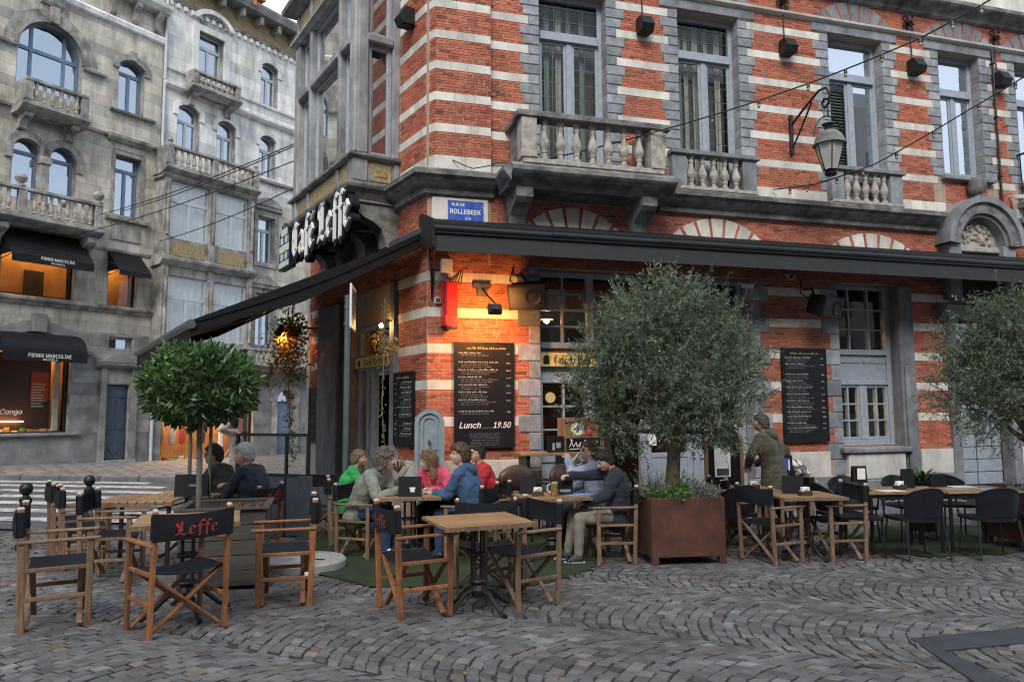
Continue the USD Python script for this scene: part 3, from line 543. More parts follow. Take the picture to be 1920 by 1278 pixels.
# ---- ground storey of the front
PG, TG, CG = .547, 3.64, .0441
gb = [TG-k*PG for k in range(5)]                              # 3.64 .. 1.45
JW = (.19, .36)
def jamb(ue, s, z0, z1, widths=JW, matn='blue_stone'):
    z = TG+.02+PG/2; k = 1
    while z > z0+.02:
        h = PG/2; k += 1; z -= h
        if z > z1: continue
        quoin(R, ue, s, z, min(h, z1-z), widths[k % 2], -.25, .022)
def ground_pier(a, b, ja, jb, seed, near=False, zlo=.80):
    def wid(z, j): k = int(math.floor((TG+.02+PG/2-z)/(PG/2))); return 0 if not j else JW[(k+2) % 2]
    for t in gb:
        stone_row(R, a+wid(t-.07, ja), b-wid(t-.07, jb), t-.15, t, 0, .45)
        lo = t-PG; n = 9
        if lo < zlo-.2: continue
        lay(R, [a+wid(lo+(i+.5)*CG, ja) for i in range(n)], [b-wid(lo+(i+.5)*CG, jb) for i in range(n)], lo, n, CG, 0, seed, near)
    lay(R, a+(0 if not ja else .3), b-(0 if not jb else .3), .80, 11, CG, 0, seed+3, near)
    lay(R, a, b, 3.64, 3, CG, 0, seed+4)
ground_pier(.0, 1.78, False, True, 50, True); ground_pier(5.57, 7.36, True, True, 60); ground_pier(8.98, 9.86, False, False, 70); ground_pier(11.2, 14.3, False, False, 80)
jamb(1.78, -1, .1, 3.78); jamb(5.57, 1, .1, 3.78); jamb(7.36, -1, .1, 3.78)
part('pilaster', R, 8.655, 8.98, -.2, .05, -.4, 3.78, m='smooth_blue_stone', ch=.02); part('pilaster', R, 8.70, 8.80, .05, .09, -.4, 2.3, m='smooth_blue_stone', ch=.02)
for a, b in ((.0, 1.50), (5.9, 7.05), (9.0, 9.8), (11.25, 14.3)): stone_row(R, a, b, .36, .80, .03, .7); stone_row(R, a, b, -.6, .36, .05, .9, 'smooth_blue_stone')
fans = [fan(R, 2.35, .92, 4.30, 4.77, 4.2, 'white_stone'), fan(R, 4.98, .92, 4.38, 4.77, 4.2, 'white_stone'), fan(R, 8.17, 1.03, 4.32, 4.71, 4.2, 'white_stone')]
lay_masked(R, .96, 9.7, 3.78, 24, CG, fans+[sbox(0, 3, 0.98, 6)], 0, 600); lay(R, 11.35, 14.2, 3.78, 24, CG, 0, 620)
# corner panel with the street sign
part('sign_panel', R, .06, .95, -.05, .05, 4.22, 4.79, m='white_stone', ch=.02); lay(R, 0.02, .94, 3.78, 9, CG, 0, 640)
# ground storey of the side
for t in gb:
    stone_row(L, .02, 1.06, t-.15, t, 0, .45); stone_row(L, 4.72, 5.6, t-.15, t, 0, .45)
    if t > 1: lay(L, .02, 1.0, t-PG, 9, CG, 0, 90); lay(L, 4.72, 5.45, t-PG, 9, CG, 0, 91)
lay(L, .02, 5.6, 3.64, 26, CG, 0, 93); lay(L, .02, 1.0, .75, 6, CG, 0, 94)
stone_row(L, 0, 1.06, .3, .78, .03, .6); stone_row(L, 4.72, 5.6, .1, .9, .03, .6); stone_row(L, 5.42, 5.62, .9, 3.6, .03, .4, 'white_stone')
part('pilaster', L, 3.62, 4.70, -.1, .12, -.6, 3.6, m='smooth_blue_stone', ch=.02); part('pilaster', L, 1.06, 1.27, -.2, .06, -.6, 3.6, m='smooth_blue_stone', ch=.02)
part('pilaster', L, 3.15, 3.61, -.1, .05, -.6, 3.6, m='dark_interior', ch=.02)
def build_bricks():
    near = [k for k, b in enumerate(bricks_all) if b[2]]
    near.sort(key=lambda k: -bricks_all[k][0][:, 2].mean() if bricks_all[k][0][:, 2].mean() < 3.6 else 9)
    near = set(near[:300])
    for k in sorted(near): MB().add(bricks_all[k][0], _BF5, bricks_all[k][1]).build('brick', 'brick', cafe)
    rest = [b for k, b in enumerate(bricks_all) if k not in near]; m = MB()
    V = np.concatenate([b[0] for b in rest]); T = np.repeat(np.array([b[1] for b in rest]), 8, 0); F = (_BF5[None]+8*np.arange(len(rest))[:, None, None]).reshape(-1, 4)
    m.add(V, F, T).build('brickwork', 'brick', cafe, kind='stuff')
# ---- timber shopfront of the wide opening
def shopfront():
    s = path('shopfront', cafe); UsdGeom.Xform.Define(stage, s); v = -.24; f = MB(); pn = []
    def fb(u0, u1, z0, z1, dv=0., ch=.006): f.fbox(R, u0, u1, v-.08+dv, v+dv, z0, z1, None, ch)
    posts = [1.79, 2.72, 3.62, 4.60, 5.56]
    for i, u in enumerate(posts): fb(u-.06 if i else u, u+.06 if i < 4 else u, -.4, 3.77, .02)
    f.fbox(R, 1.80, 5.55, v-.08, v+.05, 2.52, 2.62, None, .01); f.fbox(R, 1.80, 5.55, v-.06, v+.012, 3.68, 3.77, None, .01)
    for i in range(4):
        a, b = posts[i]+.06, posts[i+1]-.06
        for k in range(1, 2): fb((a+b)/2-.015, (a+b)/2+.015, 2.62, 3.68, -.02, 0)
        for k in (1, 2, 3): fb(a, b, 2.62+1.06*k/4-.012, 2.62+1.06*k/4+.012, -.021, 0)
        pn.append((a, b, 2.6, 3.7))
        if i in (0, 3):
            fb(a, b, 2.03, 2.5, -.03); fb(a, b, .72, .86, 0); fb(a, b, -.4, .72, -.03)
            fb(a, b, 1.97, 2.03); fb(a, a+.05, .86, 1.97, -.004); fb(b-.05, b, .86, 1.97, -.004)
            for k in (1, 2): fb(a+.05, b-.05, .86+1.11*k/3-.014, .86+1.11*k/3+.014, -.01, 0)
            fb((a+b)/2-.014, (a+b)/2+.014, .86, 1.97, -.012, 0); pn.append((a+.02, b-.02, .84, 1.99))
        if i == 2:
            fb(a, b, 2.1, 2.5, -.03); fb(a, a+.1, -.4, 2.1, -.01); fb(b-.1, b, -.4, 2.1, -.01); fb(a+.1, b-.1, -.3, .75, -.02); fb(a+.1, b-.1, 2.0, 2.1, -.012); fb(a+.1, b-.1, .75, .83, -.006); pn.append((a+.08, b-.08, .8, 2.03))
        if i == 1: fb(a, b, 2.2, 2.5, -.03)
    f.build('timber_frame', 'window_paint', s)
    for a, b, c, d in pn: MB().fbox(R, a, b, v-.046, v-.04, c, d).build('pane', 'glass', s)
    MB().fbox(R, 2.8, 3.54, -1.4, -1.35, -.4, 2.3).build('inner_door', 'dark_interior', s)
    MB().fbox(R, 4.78, 5.4, v+.005-.03, v+.012-.03, 1.0, 1.35).build('posted_notice', 'sign_white', s); MB().fbox(R, 3.72, 3.86, v+.005, v+.01, .95, 1.15).build('posted_notice', 'sign_white', s)
    m = MB(); ax = np.stack([R.d, np.array([0, 0, 1.]), -R.n], 1)
    m.lathe([(0, .0), (.085, 0), (.085, .01), (0, .012)], R.w(2.03, v-.03, 1.74), 20, R=np.stack([R.d, [0, 0, 1.], R.n], 1)); m.build('round_sticker', 'sign_cream', s)
shopfront()
def window_two():
    s = path('window', cafe); UsdGeom.Xform.Define(stage, s); v = -.22; f = MB(); u0, u1 = 7.36, 8.655
    def fb(a, b, c, d, dv=0., ch=.006): f.fbox(R, a, b, v-.08+dv, v+dv, c, d, None, ch)
    fb(u0, u0+.09, .87, 3.77, .02); fb(u1-.09, u1, .87, 3.77, .02); fb(u0+.09, u1-.09, .87, .98); fb(u0+.09, u1-.09, 3.7, 3.77)
    fb(u0+.09, u1-.09, 2.50, 2.60, .04); fb(u0+.09, u1-.09, 2.02, 2.50, -.01, .01); fb(u0+.09, u1-.09, 1.96, 2.03, .03)
    for k in (0, 1): a = u0+.12+k*.56; f.fbox(R, a, a+.50, v-.012, v+.006, 2.36, 2.405, (.12, .12, .12))
    for k in (1, 2): fb(u0+(u1-u0)*k/3-.018, u0+(u1-u0)*k/3+.018, 2.60, 3.7, -.01, 0)
    for k in (1, 2): fb(u0+.09, u1-.09, 2.60+1.1*k/3-.016, 2.60+1.1*k/3+.016, -.012, 0)
    um = (u0+u1)/2; fb(um-.07, um+.07, .98, 1.96, .012)
    for a, b in ((u0+.09, um-.07), (um+.07, u1-.09)):
        fb(a, a+.04, .98, 1.96, -.005); fb(b-.04, b, .98, 1.96, -.005); fb(a+.04, b-.04, .98, 1.03, -.006); fb(a+.04, b-.04, 1.91, 1.96, -.006); fb((a+b)/2-.016, (a+b)/2+.016, 1.03, 1.91, -.01, 0)
        for k in (1, 2): fb(a+.04, b-.04, 1.03+.88*k/3-.014, 1.03+.88*k/3+.014, -.012, 0)
        MB().fbox(R, a+.02, b-.02, v-.046, v-.04, 1.0, 1.94).build('pane', 'glass', s)
    MB().fbox(R, u0+.07, u1-.07, v-.046, v-.04, 2.58, 3.72).build('pane', 'glass', s); f.build('frame', 'window_paint', s)
    part('window_sill', R, 7.26, 8.72, -.2, .16, .76, .855, m='smooth_blue_stone', ch=.02); part('sill_apron', R, 7.38, 8.6, -.2, .10, .30, .755, m='white_stone', ch=.02); part('sill_base', R, 7.1, 8.66, -.2, .13, -.6, .30, m='smooth_blue_stone', ch=.02)
window_two()
# right hand doorway and the arched niche above it
for a, b in ((9.72, 9.92), (11.14, 11.34)): part('door_jamb', R, a, b, -.2, .08, -.6, 3.2, m='smooth_blue_stone', ch=.015)
moulding(R, 9.55, 11.5, [(0, 3.18), (.10, 3.2), (.14, 3.3), (.24, 3.36), (.26, 3.42), (.1, 3.47), (0, 3.5)], 'door_cornice', 'smooth_blue_stone', cuts=0)
def door3():
    d = path('door', cafe); UsdGeom.Xform.Define(stage, d)
    for k in range(9): MB().fbox(R, 9.93, 10.52, -.24, -.20+.008*(k % 2), .1+k*.235, .1+k*.235+.225, None, .01).build('door_board', 'window_paint', d)
    for k in range(9): MB().fbox(R, 10.55, 11.13, -.24, -.20+.008*(k % 2), .1+k*.235, .1+k*.235+.225, None, .01).build('door_board', 'window_paint', d)
    MB().fbox(R, 9.93, 11.13, -.25, -.21, 2.3, 3.15).build('pane', 'glass', d); MB().fbox(R, 9.92, 11.14, -.26, -.17, 2.2, 2.32).build('rail', 'window_paint', d)
door3()
def niche():
    n = path('arched_niche', cafe); UsdGeom.Xform.Define(stage, n); c = (10.53, 4.58)
    ring = lambda r0, r1, z: Polygon([(c[0]+r1*math.cos(t), z+r1*math.sin(t)) for t in np.linspace(0, math.pi, 25)]+[(c[0]+r0*math.cos(t), z+r0*math.sin(t)) for t in np.linspace(math.pi, 0, 25)])
    MB().ext(ring(.60, .84, c[1]), R, -.02, .30, tone()).build('arch_hood', 'weathered_stone', n); MB().ext(ring(.80, .92, c[1]), R, -.02, .36, tone()).build('hood_edge', 'smooth_blue_stone', n); MB().ext(ring(.54, .62, c[1]), R, -.02, .24, tone()).build('arch_ring', 'smooth_blue_stone', n)
    disc = Polygon([(c[0]+.55*math.cos(t), c[1]+.55*math.sin(t)) for t in np.linspace(0, math.pi, 25)]); MB().ext(disc, R, -.02, .05).build('tympanum', 'baluster_stone', n)
    g = np.random.default_rng(8); m = MB()
    for _ in range(46):
        a, r = g.uniform(.15, 3.0), .48*math.sqrt(g.random()); p = R.w(c[0]+r*math.cos(a), .055, c[1]+.04+.9*r*math.sin(a)); s = trimesh.creation.icosphere(1, g.uniform(.02, .05)); s.apply_scale([1, 1, g.uniform(.6, 1.6)]); s.apply_translation(p); m.tm(s)
    m.build('relief_carving', 'baluster_stone', n, smooth=True)
    for a, b in ((9.73, 10.02), (11.04, 11.33)):
        MB().fbox(R, a, b, -.02, .20, 3.55, 4.2, tone(), .02).build('side_block', 'smooth_blue_stone', n); MB().fbox(R, a, b, -.02, .23, 4.2, 4.6, tone(), .02).build('side_block', 'smooth_blue_stone', n)
    MB().fbox(R, 10.02, 11.04, -.02, .14, 4.46, 4.57, tone(), .02).build('niche_sill', 'baluster_stone', n); MB().fbox(R, 10.04, 11.02, -.02, .02, 3.6, 4.46).build('niche_void', 'dark_interior', n)
    MB().lathe([(0, 5.42), (.16, 5.42), (.16, 5.47), (.07, 5.53), (.06, 5.57), (.12, 5.60), (.155, 5.67), (.165, 5.74), (.15, 5.82), (.10, 5.88), (.04, 5.91), (0, 5.915)], R.w(c[0], .18, 0)*np.array([1, 1, 0]), 18).build('ball_finial', 'weathered_stone', n, smooth=40)
niche()
# side doorway
def side_door():
    s = path('side_door', cafe); UsdGeom.Xform.Define(stage, s); f = MB(); v = -.14
    def fb(a, b, c, d, dv=0.): f.fbox(L, a, b, v-.09+dv, v+dv, c, d, None, .008)
    fb(1.29, 1.40, -.5, 3.07); fb(3.02, 3.13, -.5, 3.07); fb(1.40, 3.02, 2.98, 3.07); fb(1.40, 3.02, 2.28, 2.54, .05); fb(2.28, 2.46, -.5, 2.28, .02); fb(2.62, 2.72, -.5, 2.28, .0); fb(1.40, 1.56, -.5, 2.28, .01); fb(2.1, 2.2, 2.54, 2.98)
    fb(1.56, 2.28, 2.16, 2.28); f.build('door_frame', 'window_paint', s)
    MB().fbox(L, 1.40, 3.02, v-.05, v-.044, 2.54, 2.98).build('pane', 'glass', s); MB().fbox(L, 2.46, 3.02, v-.05, v-.044, .5, 2.28).build('pane', 'glass', s)
    MB().fbox(L, 1.58, 2.26, v-.7, v-.65, -.5, 2.16).build('door_leaf', 'dark_interior', s)
side_door()
# ---- the oriel on the side
def oriel():
    o = path('oriel', cafe); UsdGeom.Xform.Define(stage, o); V = .80; u0, u1 = 1.03, 4.30
    pm('oriel_stone', (.34, .335, .34), (.20, .20, .205), .75, 3, .35, 70, tint=True, bdist=.004, dirt=((.40, .40, .40), 2.2, .35))
    pm('ornament_tile', (.36, .27, .13), (.16, .12, .07), .7, 16, .8, 40, bdist=.01)
    z0, z1, zt = 5.66, 8.72, 7.62
    S = Fr(L.w(u0, 0, 0)[:2], L.n[:2], -L.d[:2])             # near side: u runs out from the wall
    FRT = Fr(L.w(0, V, 0)[:2], L.d[:2], L.n[:2])
    def o_(name, fr, *b, m='oriel_stone', ch=.012): MB().fbox(fr, *b, tone(), ch).build(name, m, o)
    # cornice at the foot, base with panels
    prof = [(-.2, 4.90), (.0, 4.90), (.02, 4.95), (.05, 5.0), (.13, 5.06), (.15, 5.10), (.15, 5.14), (.05, 5.17), (0, 5.2), (-.2, 5.2)]
    moulding(FRT, u0, u1, prof, 'foot_cornice', 'weathered_stone', m0=1., m1=1., cuts=0, parent=o); moulding(S, 0, V, prof, 'foot_cornice', 'weathered_stone', m0=0, m1=1., cuts=0, parent=o)
    o_('soffit', L, u0, u1, .0, V, 4.86, 4.905)
    o_('base', L, u0+.03, u1-.03, .02, V-.03, 5.2, z0)
    for a, b in ((u0-.01, u0+.25), (1.72, 1.84), (3.28, 3.40), (u1-.25, u1)): o_('base_post', L, a, b, V-.2, V+.012, 5.2, z0-.09)
    o_('base_post', S, V-.24, V-.001, -.25, .012, 5.2, z0-.09); o_('base_post', S, .0, .10, -.2, .012, 5.2, z0-.09)
    for a, b in ((u0+.3, 1.68), (1.88, 3.24), (3.44, u1-.28)): o_('ornament_panel', L, a, b, V-.05, V-.018, 5.24, z0-.12, m='ornament_tile')
    o_('ornament_panel', S, .13, V-.28, -.05, -.012, 5.22, z0-.12, m='ornament_tile'); o_('panel_rim', S, .22, V-.37, -.03, .0, 5.30, z0-.2, m='ornament_tile')
    sp = [(-.1, z0-.09), (.03, z0-.09), (.08, z0-.06), (.08, z0-.02), (.0, z0), (-.1, z0)]
    moulding(FRT, u0, u1, sp, 'window_sill', 'weathered_stone', m0=1., m1=1., cuts=0, parent=o); moulding(S, 0, V, sp, 'window_sill', 'weathered_stone', m1=1., cuts=0, parent=o)
    # corner posts, mullions, transoms
    for a, b in ((u0, u0+.25), (u1-.25, u1)): o_('corner_post', L, a, b, V-.26, V, z0, z1, ch=.03)
    o_('corner_post', L, u0-.012, u0+.05, V-.24, V-.06, z0, z1, ch=.02); o_('wall_post', L, u0, u0+.16, .0, .13, z0, z1)
    for a in (1.74, 3.32): o_('mullion', L, a, a+.13, V-.2, V-.01, z0, z1, ch=.02)
    for a, b in ((u0+.25, 1.74), (1.87, 3.32), (3.45, u1-.25)):
        o_('transom', L, a, b, V-.2, V+.012, zt-.07, zt+.07, ch=.02)
        for zz in ((z0, zt-.07), (zt+.07, z1)):
            w = path('window', o); f = MB(); vv = V-.12
            for q in ((a, a+.06, *zz), (b-.06, b, *zz), (a+.06, b-.06, zz[0], zz[0]+.07), (a+.06, b-.06, zz[1]-.06, zz[1])): f.fbox(L, q[0], q[1], vv-.05, vv, q[2], q[3], None, .005)
            v_, f_, t_ = f.arr(); usdkit.mesh(stage, w, (v_, f_), '/World/Looks/window_paint'); MB().fbox(L, a+.04, b-.04, vv-.03, vv-.024, zz[0]+.04, zz[1]-.04).build('pane', 'upper_glass', w)
    for zz in ((z0, zt-.07), (zt+.07, z1)):
        w = path('window', o); f = MB(); a, b = .13, V-.25
        for q in ((a, a+.07, *zz), (b-.07, b, *zz), (a+.07, b-.07, zz[0], zz[0]+.07), (a+.07, b-.07, zz[1]-.07, zz[1])): f.fbox(S, q[0], q[1], -.14, -.08, q[2], q[3], None, .005)
        v_, f_, t_ = f.arr(); usdkit.mesh(stage, w, (v_, f_), '/World/Looks/window_paint'); MB().fbox(S, a+.05, b-.05, -.12, -.114, zz[0]+.04, zz[1]-.04).build('pane', 'upper_glass', w)
    o_('transom', S, .13, V-.2, -.16, .03, zt-.07, zt+.07, ch=.02)
    # curtains inside, frieze and upper cornice
    n = 90; uu = np.linspace(u0+.3, u1-.3, n); q = V-.30+.02*np.sin(np.linspace(0, 60, n)); A = np.array([L.w(p, k, z0+.05) for p, k in zip(uu, q)]); B = np.array([L.w(p, k, z1-.05) for p, k in zip(uu, q)])
    MB().add(np.vstack([A, B]), [[i, i+1, n+i+1, n+i] for i in range(n-1)]).build('curtain', 'curtain', o)
    tp = [(-.2, z1), (.0, z1), (.04, z1+.04), (.09, z1+.06), (.09, z1+.11), (0, z1+.14), (-.2, z1+.14)]
    moulding(FRT, u0, u1, tp, 'head_moulding', 'oriel_stone', m0=1., m1=1., cuts=0, parent=o); moulding(S, 0, V, tp, 'head_moulding', 'oriel_stone', m1=1., cuts=0, parent=o)
    o_('frieze', L, u0+.03, u1-.03, .0, V-.03, z1+.14, z1+.62)
    for a, b in ((u0+.3, 1.68), (1.88, 3.24), (3.44, u1-.28)): o_('ornament_panel', L, a, b, V-.05, V-.015, z1+.19, z1+.57, m='ornament_tile')
    for a in (u0, 1.73, 3.29, u1-.2): o_('frieze_post', L, a, a+.14, V-.1, V+.005, z1+.14, z1+.6)
    tp = [(-.2, z1+.62), (0, z1+.62), (.08, z1+.66), (.22, z1+.74), (.24, z1+.82), (.0, z1+.9), (-.2, z1+.9)]
    moulding(FRT, u0, u1, tp, 'top_cornice', 'weathered_stone', m0=1., m1=1., cuts=0, parent=o); moulding(S, 0, V, tp, 'top_cornice', 'weathered_stone', m1=1., cuts=0, parent=o)
    o_('oriel_roof', L, u0, u1, 0, V, z1+.86, z1+.95); o_('upper_storey', L, u0+.1, u1-.1, 0, V-.15, z1+.95, 12.3)
    for u in (1.22, 2.1, 3.2, 4.05): console(L, u, .30, .70, 4.12, 4.88, name='oriel_console')
oriel()
build_bricks()
# ================================================================ pale stone houses across the street
pm('house_stone', (.60, .55, .45), (.40, .375, .32), .85, 1.2, .4, 40, tint=True, bdist=.006, dirt=((.45, .44, .43), 2.6, .22))
pm('pale_house_stone', (.74, .72, .67), (.62, .61, .58), .85, 1.5, .3, 40, tint=True, bdist=.006, dirt=((.5, .5, .5), 2.8, .22))
pm('grey_house_stone', (.25, .245, .235), (.15, .148, .145), .85, 2, .4, 40, tint=True, bdist=.006, dirt=((.5, .5, .5), 1.2))
pm('trim_stone', (.40, .38, .345), (.17, .163, .152), .85, 2.5, .4, 30, bdist=.008, dirt=((.42, .42, .42), 3.2, .4))
pm('blue_paint', (.13, .20, .29), (.10, .16, .24), .45, 8); pm('pale_paint', (.46, .50, .53), (.38, .42, .45), .5, 8); pm('door_paint', (.05, .075, .11), (.035, .05, .08), .4, 8)
pm('lit_soffit_orange', (.58, .20, .04), (.42, .13, .025), .6, 9); pm('slate_roof', (.07, .075, .085), (.045, .05, .055), .6, 10)  # orange of the lit soffit is put into its colour
mat('far_glass', {'lw': ('fresnel', {'IOR': 1.5}), 'm': ('math', {'math_type': 'multiply_add', 'value2': 2.4, 'value3': .36, 'use_clamp': True}), 't': ('transparent_bsdf', {'color': (.8, .85, .87)}), 'g': ('glossy_bsdf', {'color': (.80, .90, 1), 'roughness': 0.}),
      'geo': ('geometry', {}), 'inv': ('math', {'math_type': 'subtract', 'value1': 1.}), 'mk': ('math', {'math_type': 'multiply'}), 'x': ('mix_closure', {})},
    [('lw.fac', 'm.value1'), ('geo.backfacing', 'inv.value2'), ('m.value', 'mk.value1'), ('inv.value', 'mk.value2'), ('mk.value', 'x.fac'), ('t.BSDF', 'x.closure1'), ('g.BSDF', 'x.closure2')], 'x.closure')
pm('sheer', (.62, .66, .68), (.50, .54, .57), .9, 3)
emit('shop_lamp', (1.0, .55, .2), 26.); emit('shop_lamp_bright', (1.0, .5, .17), 110.); emit('shop_lamp_soft', (1.0, .50, .18), 2.2)
mat('shop_glass', {'lw': ('fresnel', {'IOR': 1.5}), 'geo': ('geometry', {}), 'inv': ('math', {'math_type': 'subtract', 'value1': 1.}), 'mk': ('math', {'math_type': 'multiply'}), 't': ('transparent_bsdf', {'color': (.93, .94, .93)}), 'g': ('glossy_bsdf', {'color': (1, 1, 1), 'roughness': 0.}), 'x': ('mix_closure', {})}, [('geo.backfacing', 'inv.value2'), ('lw.fac', 'mk.value1'), ('inv.value', 'mk.value2'), ('mk.value', 'x.fac'), ('t.BSDF', 'x.closure1'), ('g.BSDF', 'x.closure2')], 'x.closure')
pm('shop_wall', (.58, .34, .14), (.42, .22, .08), .8, 2); pm('dark_wood', (.07, .03, .018), (.045, .02, .012), .5, 6, stretch=(1, 1, 8))
pm('goods_white', (.7, .68, .62)); pm('goods_green', (.16, .42, .08)); pm('goods_red', (.5, .08, .03)); pm('goods_gold', (.65, .42, .12), metallic=.3)
def text(s, fr, u, z, v, h, matn, parent, name='lettering', shear=0., bold=False, center=True, width=None, mesh=None, **kw):
    m = mesh if mesh is not None else meshkit.text_mesh(s, h, .004, bold); V = np.array(m.vertices); V[:, 0] += shear*V[:, 1]
    if width: V[:, 0] *= width/np.ptp(V[:, 0])
    if center: V[:, 0] -= (V[:, 0].min()+V[:, 0].max())/2
    w = fr.o+(u+V[:, :1])*fr.d+(v+V[:, 2:3])*fr.n+(z+V[:, 1:2])*np.array([0, 0, 1.])
    fl = np.dot(np.cross(fr.d, [0, 0, 1.]), fr.n) > 0
    return MB().add(w, np.array(m.faces) if fl else np.array(m.faces)[:, ::-1]).build(name, matn, parent, **kw)
def seg_arch(u0, u1, z0, zs, rise, n=14):
    """Opening polygon with a segmental or round head."""
    h = (u1-u0)/2; r = (h*h+rise*rise)/(2*rise); a = math.asin(min(1, h/r)); a = a if rise <= h+1e-6 else math.pi-a
    return Polygon([(u0, z0), (u1, z0)]+[((u0+u1)/2+r*math.sin(t), zs+rise-r+r*math.cos(t)) for t in np.linspace(a, -a, n)])
def fwindow(fr, poly, house, v=-.22, paint='pale_paint', fw=.07, mull=True, zt=None, kind='sheer', vert=(), g='far_glass'):
    w = path('window', house); UsdGeom.Xform.Define(stage, w); u0, z0, u1, z1 = poly.bounds; inner = poly.buffer(-fw, join_style=2); f = MB().ext(poly.difference(inner), fr, v-.07, v)
    bars = []
    if zt: bars.append(sbox(u0, zt-.06, u1, zt+.06))
    if mull: bars.append(sbox((u0+u1)/2-.055, z0, (u0+u1)/2+.055, zt or z1))
    for x in vert: bars.append(sbox(x-.05, z0, x+.05, z1))
    for b in bars: f.ext(b.intersection(inner), fr, v-.06, v+.015*(1 if b is bars[0] else .4))
    f.build('frame', paint, w); MB().ext(poly.buffer(-fw*.6), fr, v-.04, v-.034).build('pane', g, w)
    if kind == 'sheer':
        n = 40; uu = np.linspace(u0+.02, u1-.02, n); q = v-.25+.04*np.sin(np.linspace(0, 34, n)); A = np.array([fr.w(p, k, z0) for p, k in zip(uu, q)]); B = np.array([fr.w(p, k, z1) for p, k in zip(uu, q)])
        MB().add(np.vstack([A, B]), [[i, i+1, n+i+1, n+i] for i in range(n-1)]).build('curtain', 'sheer', w)
    return w
def hmould(fr, u0, u1, prof, name, house, m='trim_stone', m0=0., m1=0.): 
    global cafe; keep = cafe; cafe = house
    moulding(fr, u0, u1, prof, name, m, m0, m1, cuts=0, parent=house); cafe = keep
def hbox(house, name, fr, *b, m='trim_stone', ch=.01): return MB().fbox(fr, *b, tone(), ch).build(name, m, house)
def ring_trim(house, fr, poly, w, v, name='window_surround', m='trim_stone', zmin=None):
    o = poly.buffer(w, join_style=2).difference(poly.buffer(.004, join_style=2))
    if zmin is not None: o = o.intersection(sbox(-99, zmin, 99, 99))
    return MB().ext(o, fr, -.05, v, tone()).build(name, m, house)
def hbalcony(house, fr, u0, u1, v, zr, zs, n, posts=(), ends=True):
    b = path('balcony', house); UsdGeom.Xform.Define(stage, b)
    hmould(fr, u0, u1, [(0, zs-.18), (v*.6, zs-.18), (v-.05, zs-.06), (v+.06, zs), (v+.06, zs+.07), (v-.02, zs+.10), (0, zs+.10)], 'slab', b)
    MB().fbox(fr, u0+.06, u1-.06, v-.22, v+.01, zr-.10, zr, tone(), .01).build('hand_rail', 'trim_stone', b)
    MB().fbox(fr, u0+.1, u1-.1, v-.2, v-.02, zs+.10, zs+.17, tone(), .01).build('base_course', 'trim_stone', b)
    for u in (u0+.18, *posts, u1-.18): MB().fbox(fr, u-.12, u+.12, v-.21, v-.01, zs+.17, zr-.10, tone(), .01).build('post', 'trim_stone', b)
    if ends:
        for u in (u0+.18, u1-.18): MB().fbox(fr, u-.1, u+.1, .0, v-.22, zs+.10, zr, tone(), .01).build('side_panel', 'trim_stone', b)
    ed = [u0+.30, *posts, u1-.30]
    for a, c in zip(ed[:-1], ed[1:]):
        k = max(2, int(round((c-a)/.24)))
        for i in range(k):
            uu = a+(c-a)*(i+.5)/k
            if min(abs(uu-p) for p in posts) < .16 if posts else False: continue
            MB().lathe([(r*1.15, z*(zr-.27-zs)/.66) for r, z in BAL[::2]], fr.w(uu, v-.11, zs+.17), 8).build('baluster', 'baluster_stone', b, smooth=40)
    return b
def ashlar(house, fr, u0, u1, z0, z1, holes, base, seed, course=.36, band=(.80, .82, .85), every=3, lw=.8):
    g = np.random.default_rng(seed); hu = unary_union(holes) if holes else Polygon(); m = MB(); k = 0; z = z0
    while z < z1-.05:
        h = min(course, z1-z); u = u0-g.uniform(0, .5)
        tn = np.array(band) if k % every == 0 else np.ones(3)
        while u < u1:
            w = g.uniform(.7, 1.3)*lw; a, b = max(u, u0)+.003, min(u+w, u1)-.003; u += w
            if b-a < .05: continue
            r = sbox(a, z+.003, b, z+h-.003); t = tn*(1+g.normal(0, .06))*(1+g.normal(0, .015, 3))
            if not hu.intersects(r): m.fbox(fr, a, b, -.02, .008, z+.003, z+h-.003, t)
            else: m.ext(r.difference(hu), fr, -.02, .008, t)
        z += h; k += 1
    m.build('stone_facing', base, house, kind='stuff')
def hconsole(house, fr, u, w, v, z0, z1):
    global cafe; k = cafe; cafe = house; console(fr, u, w, v, z0, z1, house, 'trim_stone', 'bracket'); cafe = k
def house_body(house, fr, u0, u1, zt, holes, depth=9, roof=3.2):
    w = sbox(u0, -1., u1, zt)
    for h in holes: w = w.difference(h)
    MB().ext(w, fr, -.38, 0).build('wall', 'trim_stone', house)
    MB().fbox(fr, u0+.02, u1-.02, -depth, -1.6, -1, zt-.05).build('interior_block', 'dark_interior', house)
    for a in (u0+.02, u1-.22): MB().fbox(fr, a, a+.2, -1.6, -.38, -1, zt-.05).build('party_wall', 'dark_interior', house)
    F2 = Fr(fr.w(u0, 0, 0)[:2], fr.n[:2], -fr.d[:2])
    P = np.array([(-.3, zt+.6), (-depth*.5, zt+.6+roof), (-depth, zt+.6), (-depth, zt-.05), (-.3, zt-.05)]); A = np.array([fr.w(u0, a, z) for a, z in P]); B = np.array([fr.w(u1, a, z) for a, z in P]); N = 5
    MB().add(np.vstack([A, B]), [[i, (i+1) % N, N+(i+1) % N, N+i] for i in range(N)]).add(A, [[0, 1, 2], [0, 2, 4], [2, 3, 4]]).add(B, [[0, 2, 1], [0, 4, 2], [2, 4, 3]]).build('roof', 'slate_roof', house)
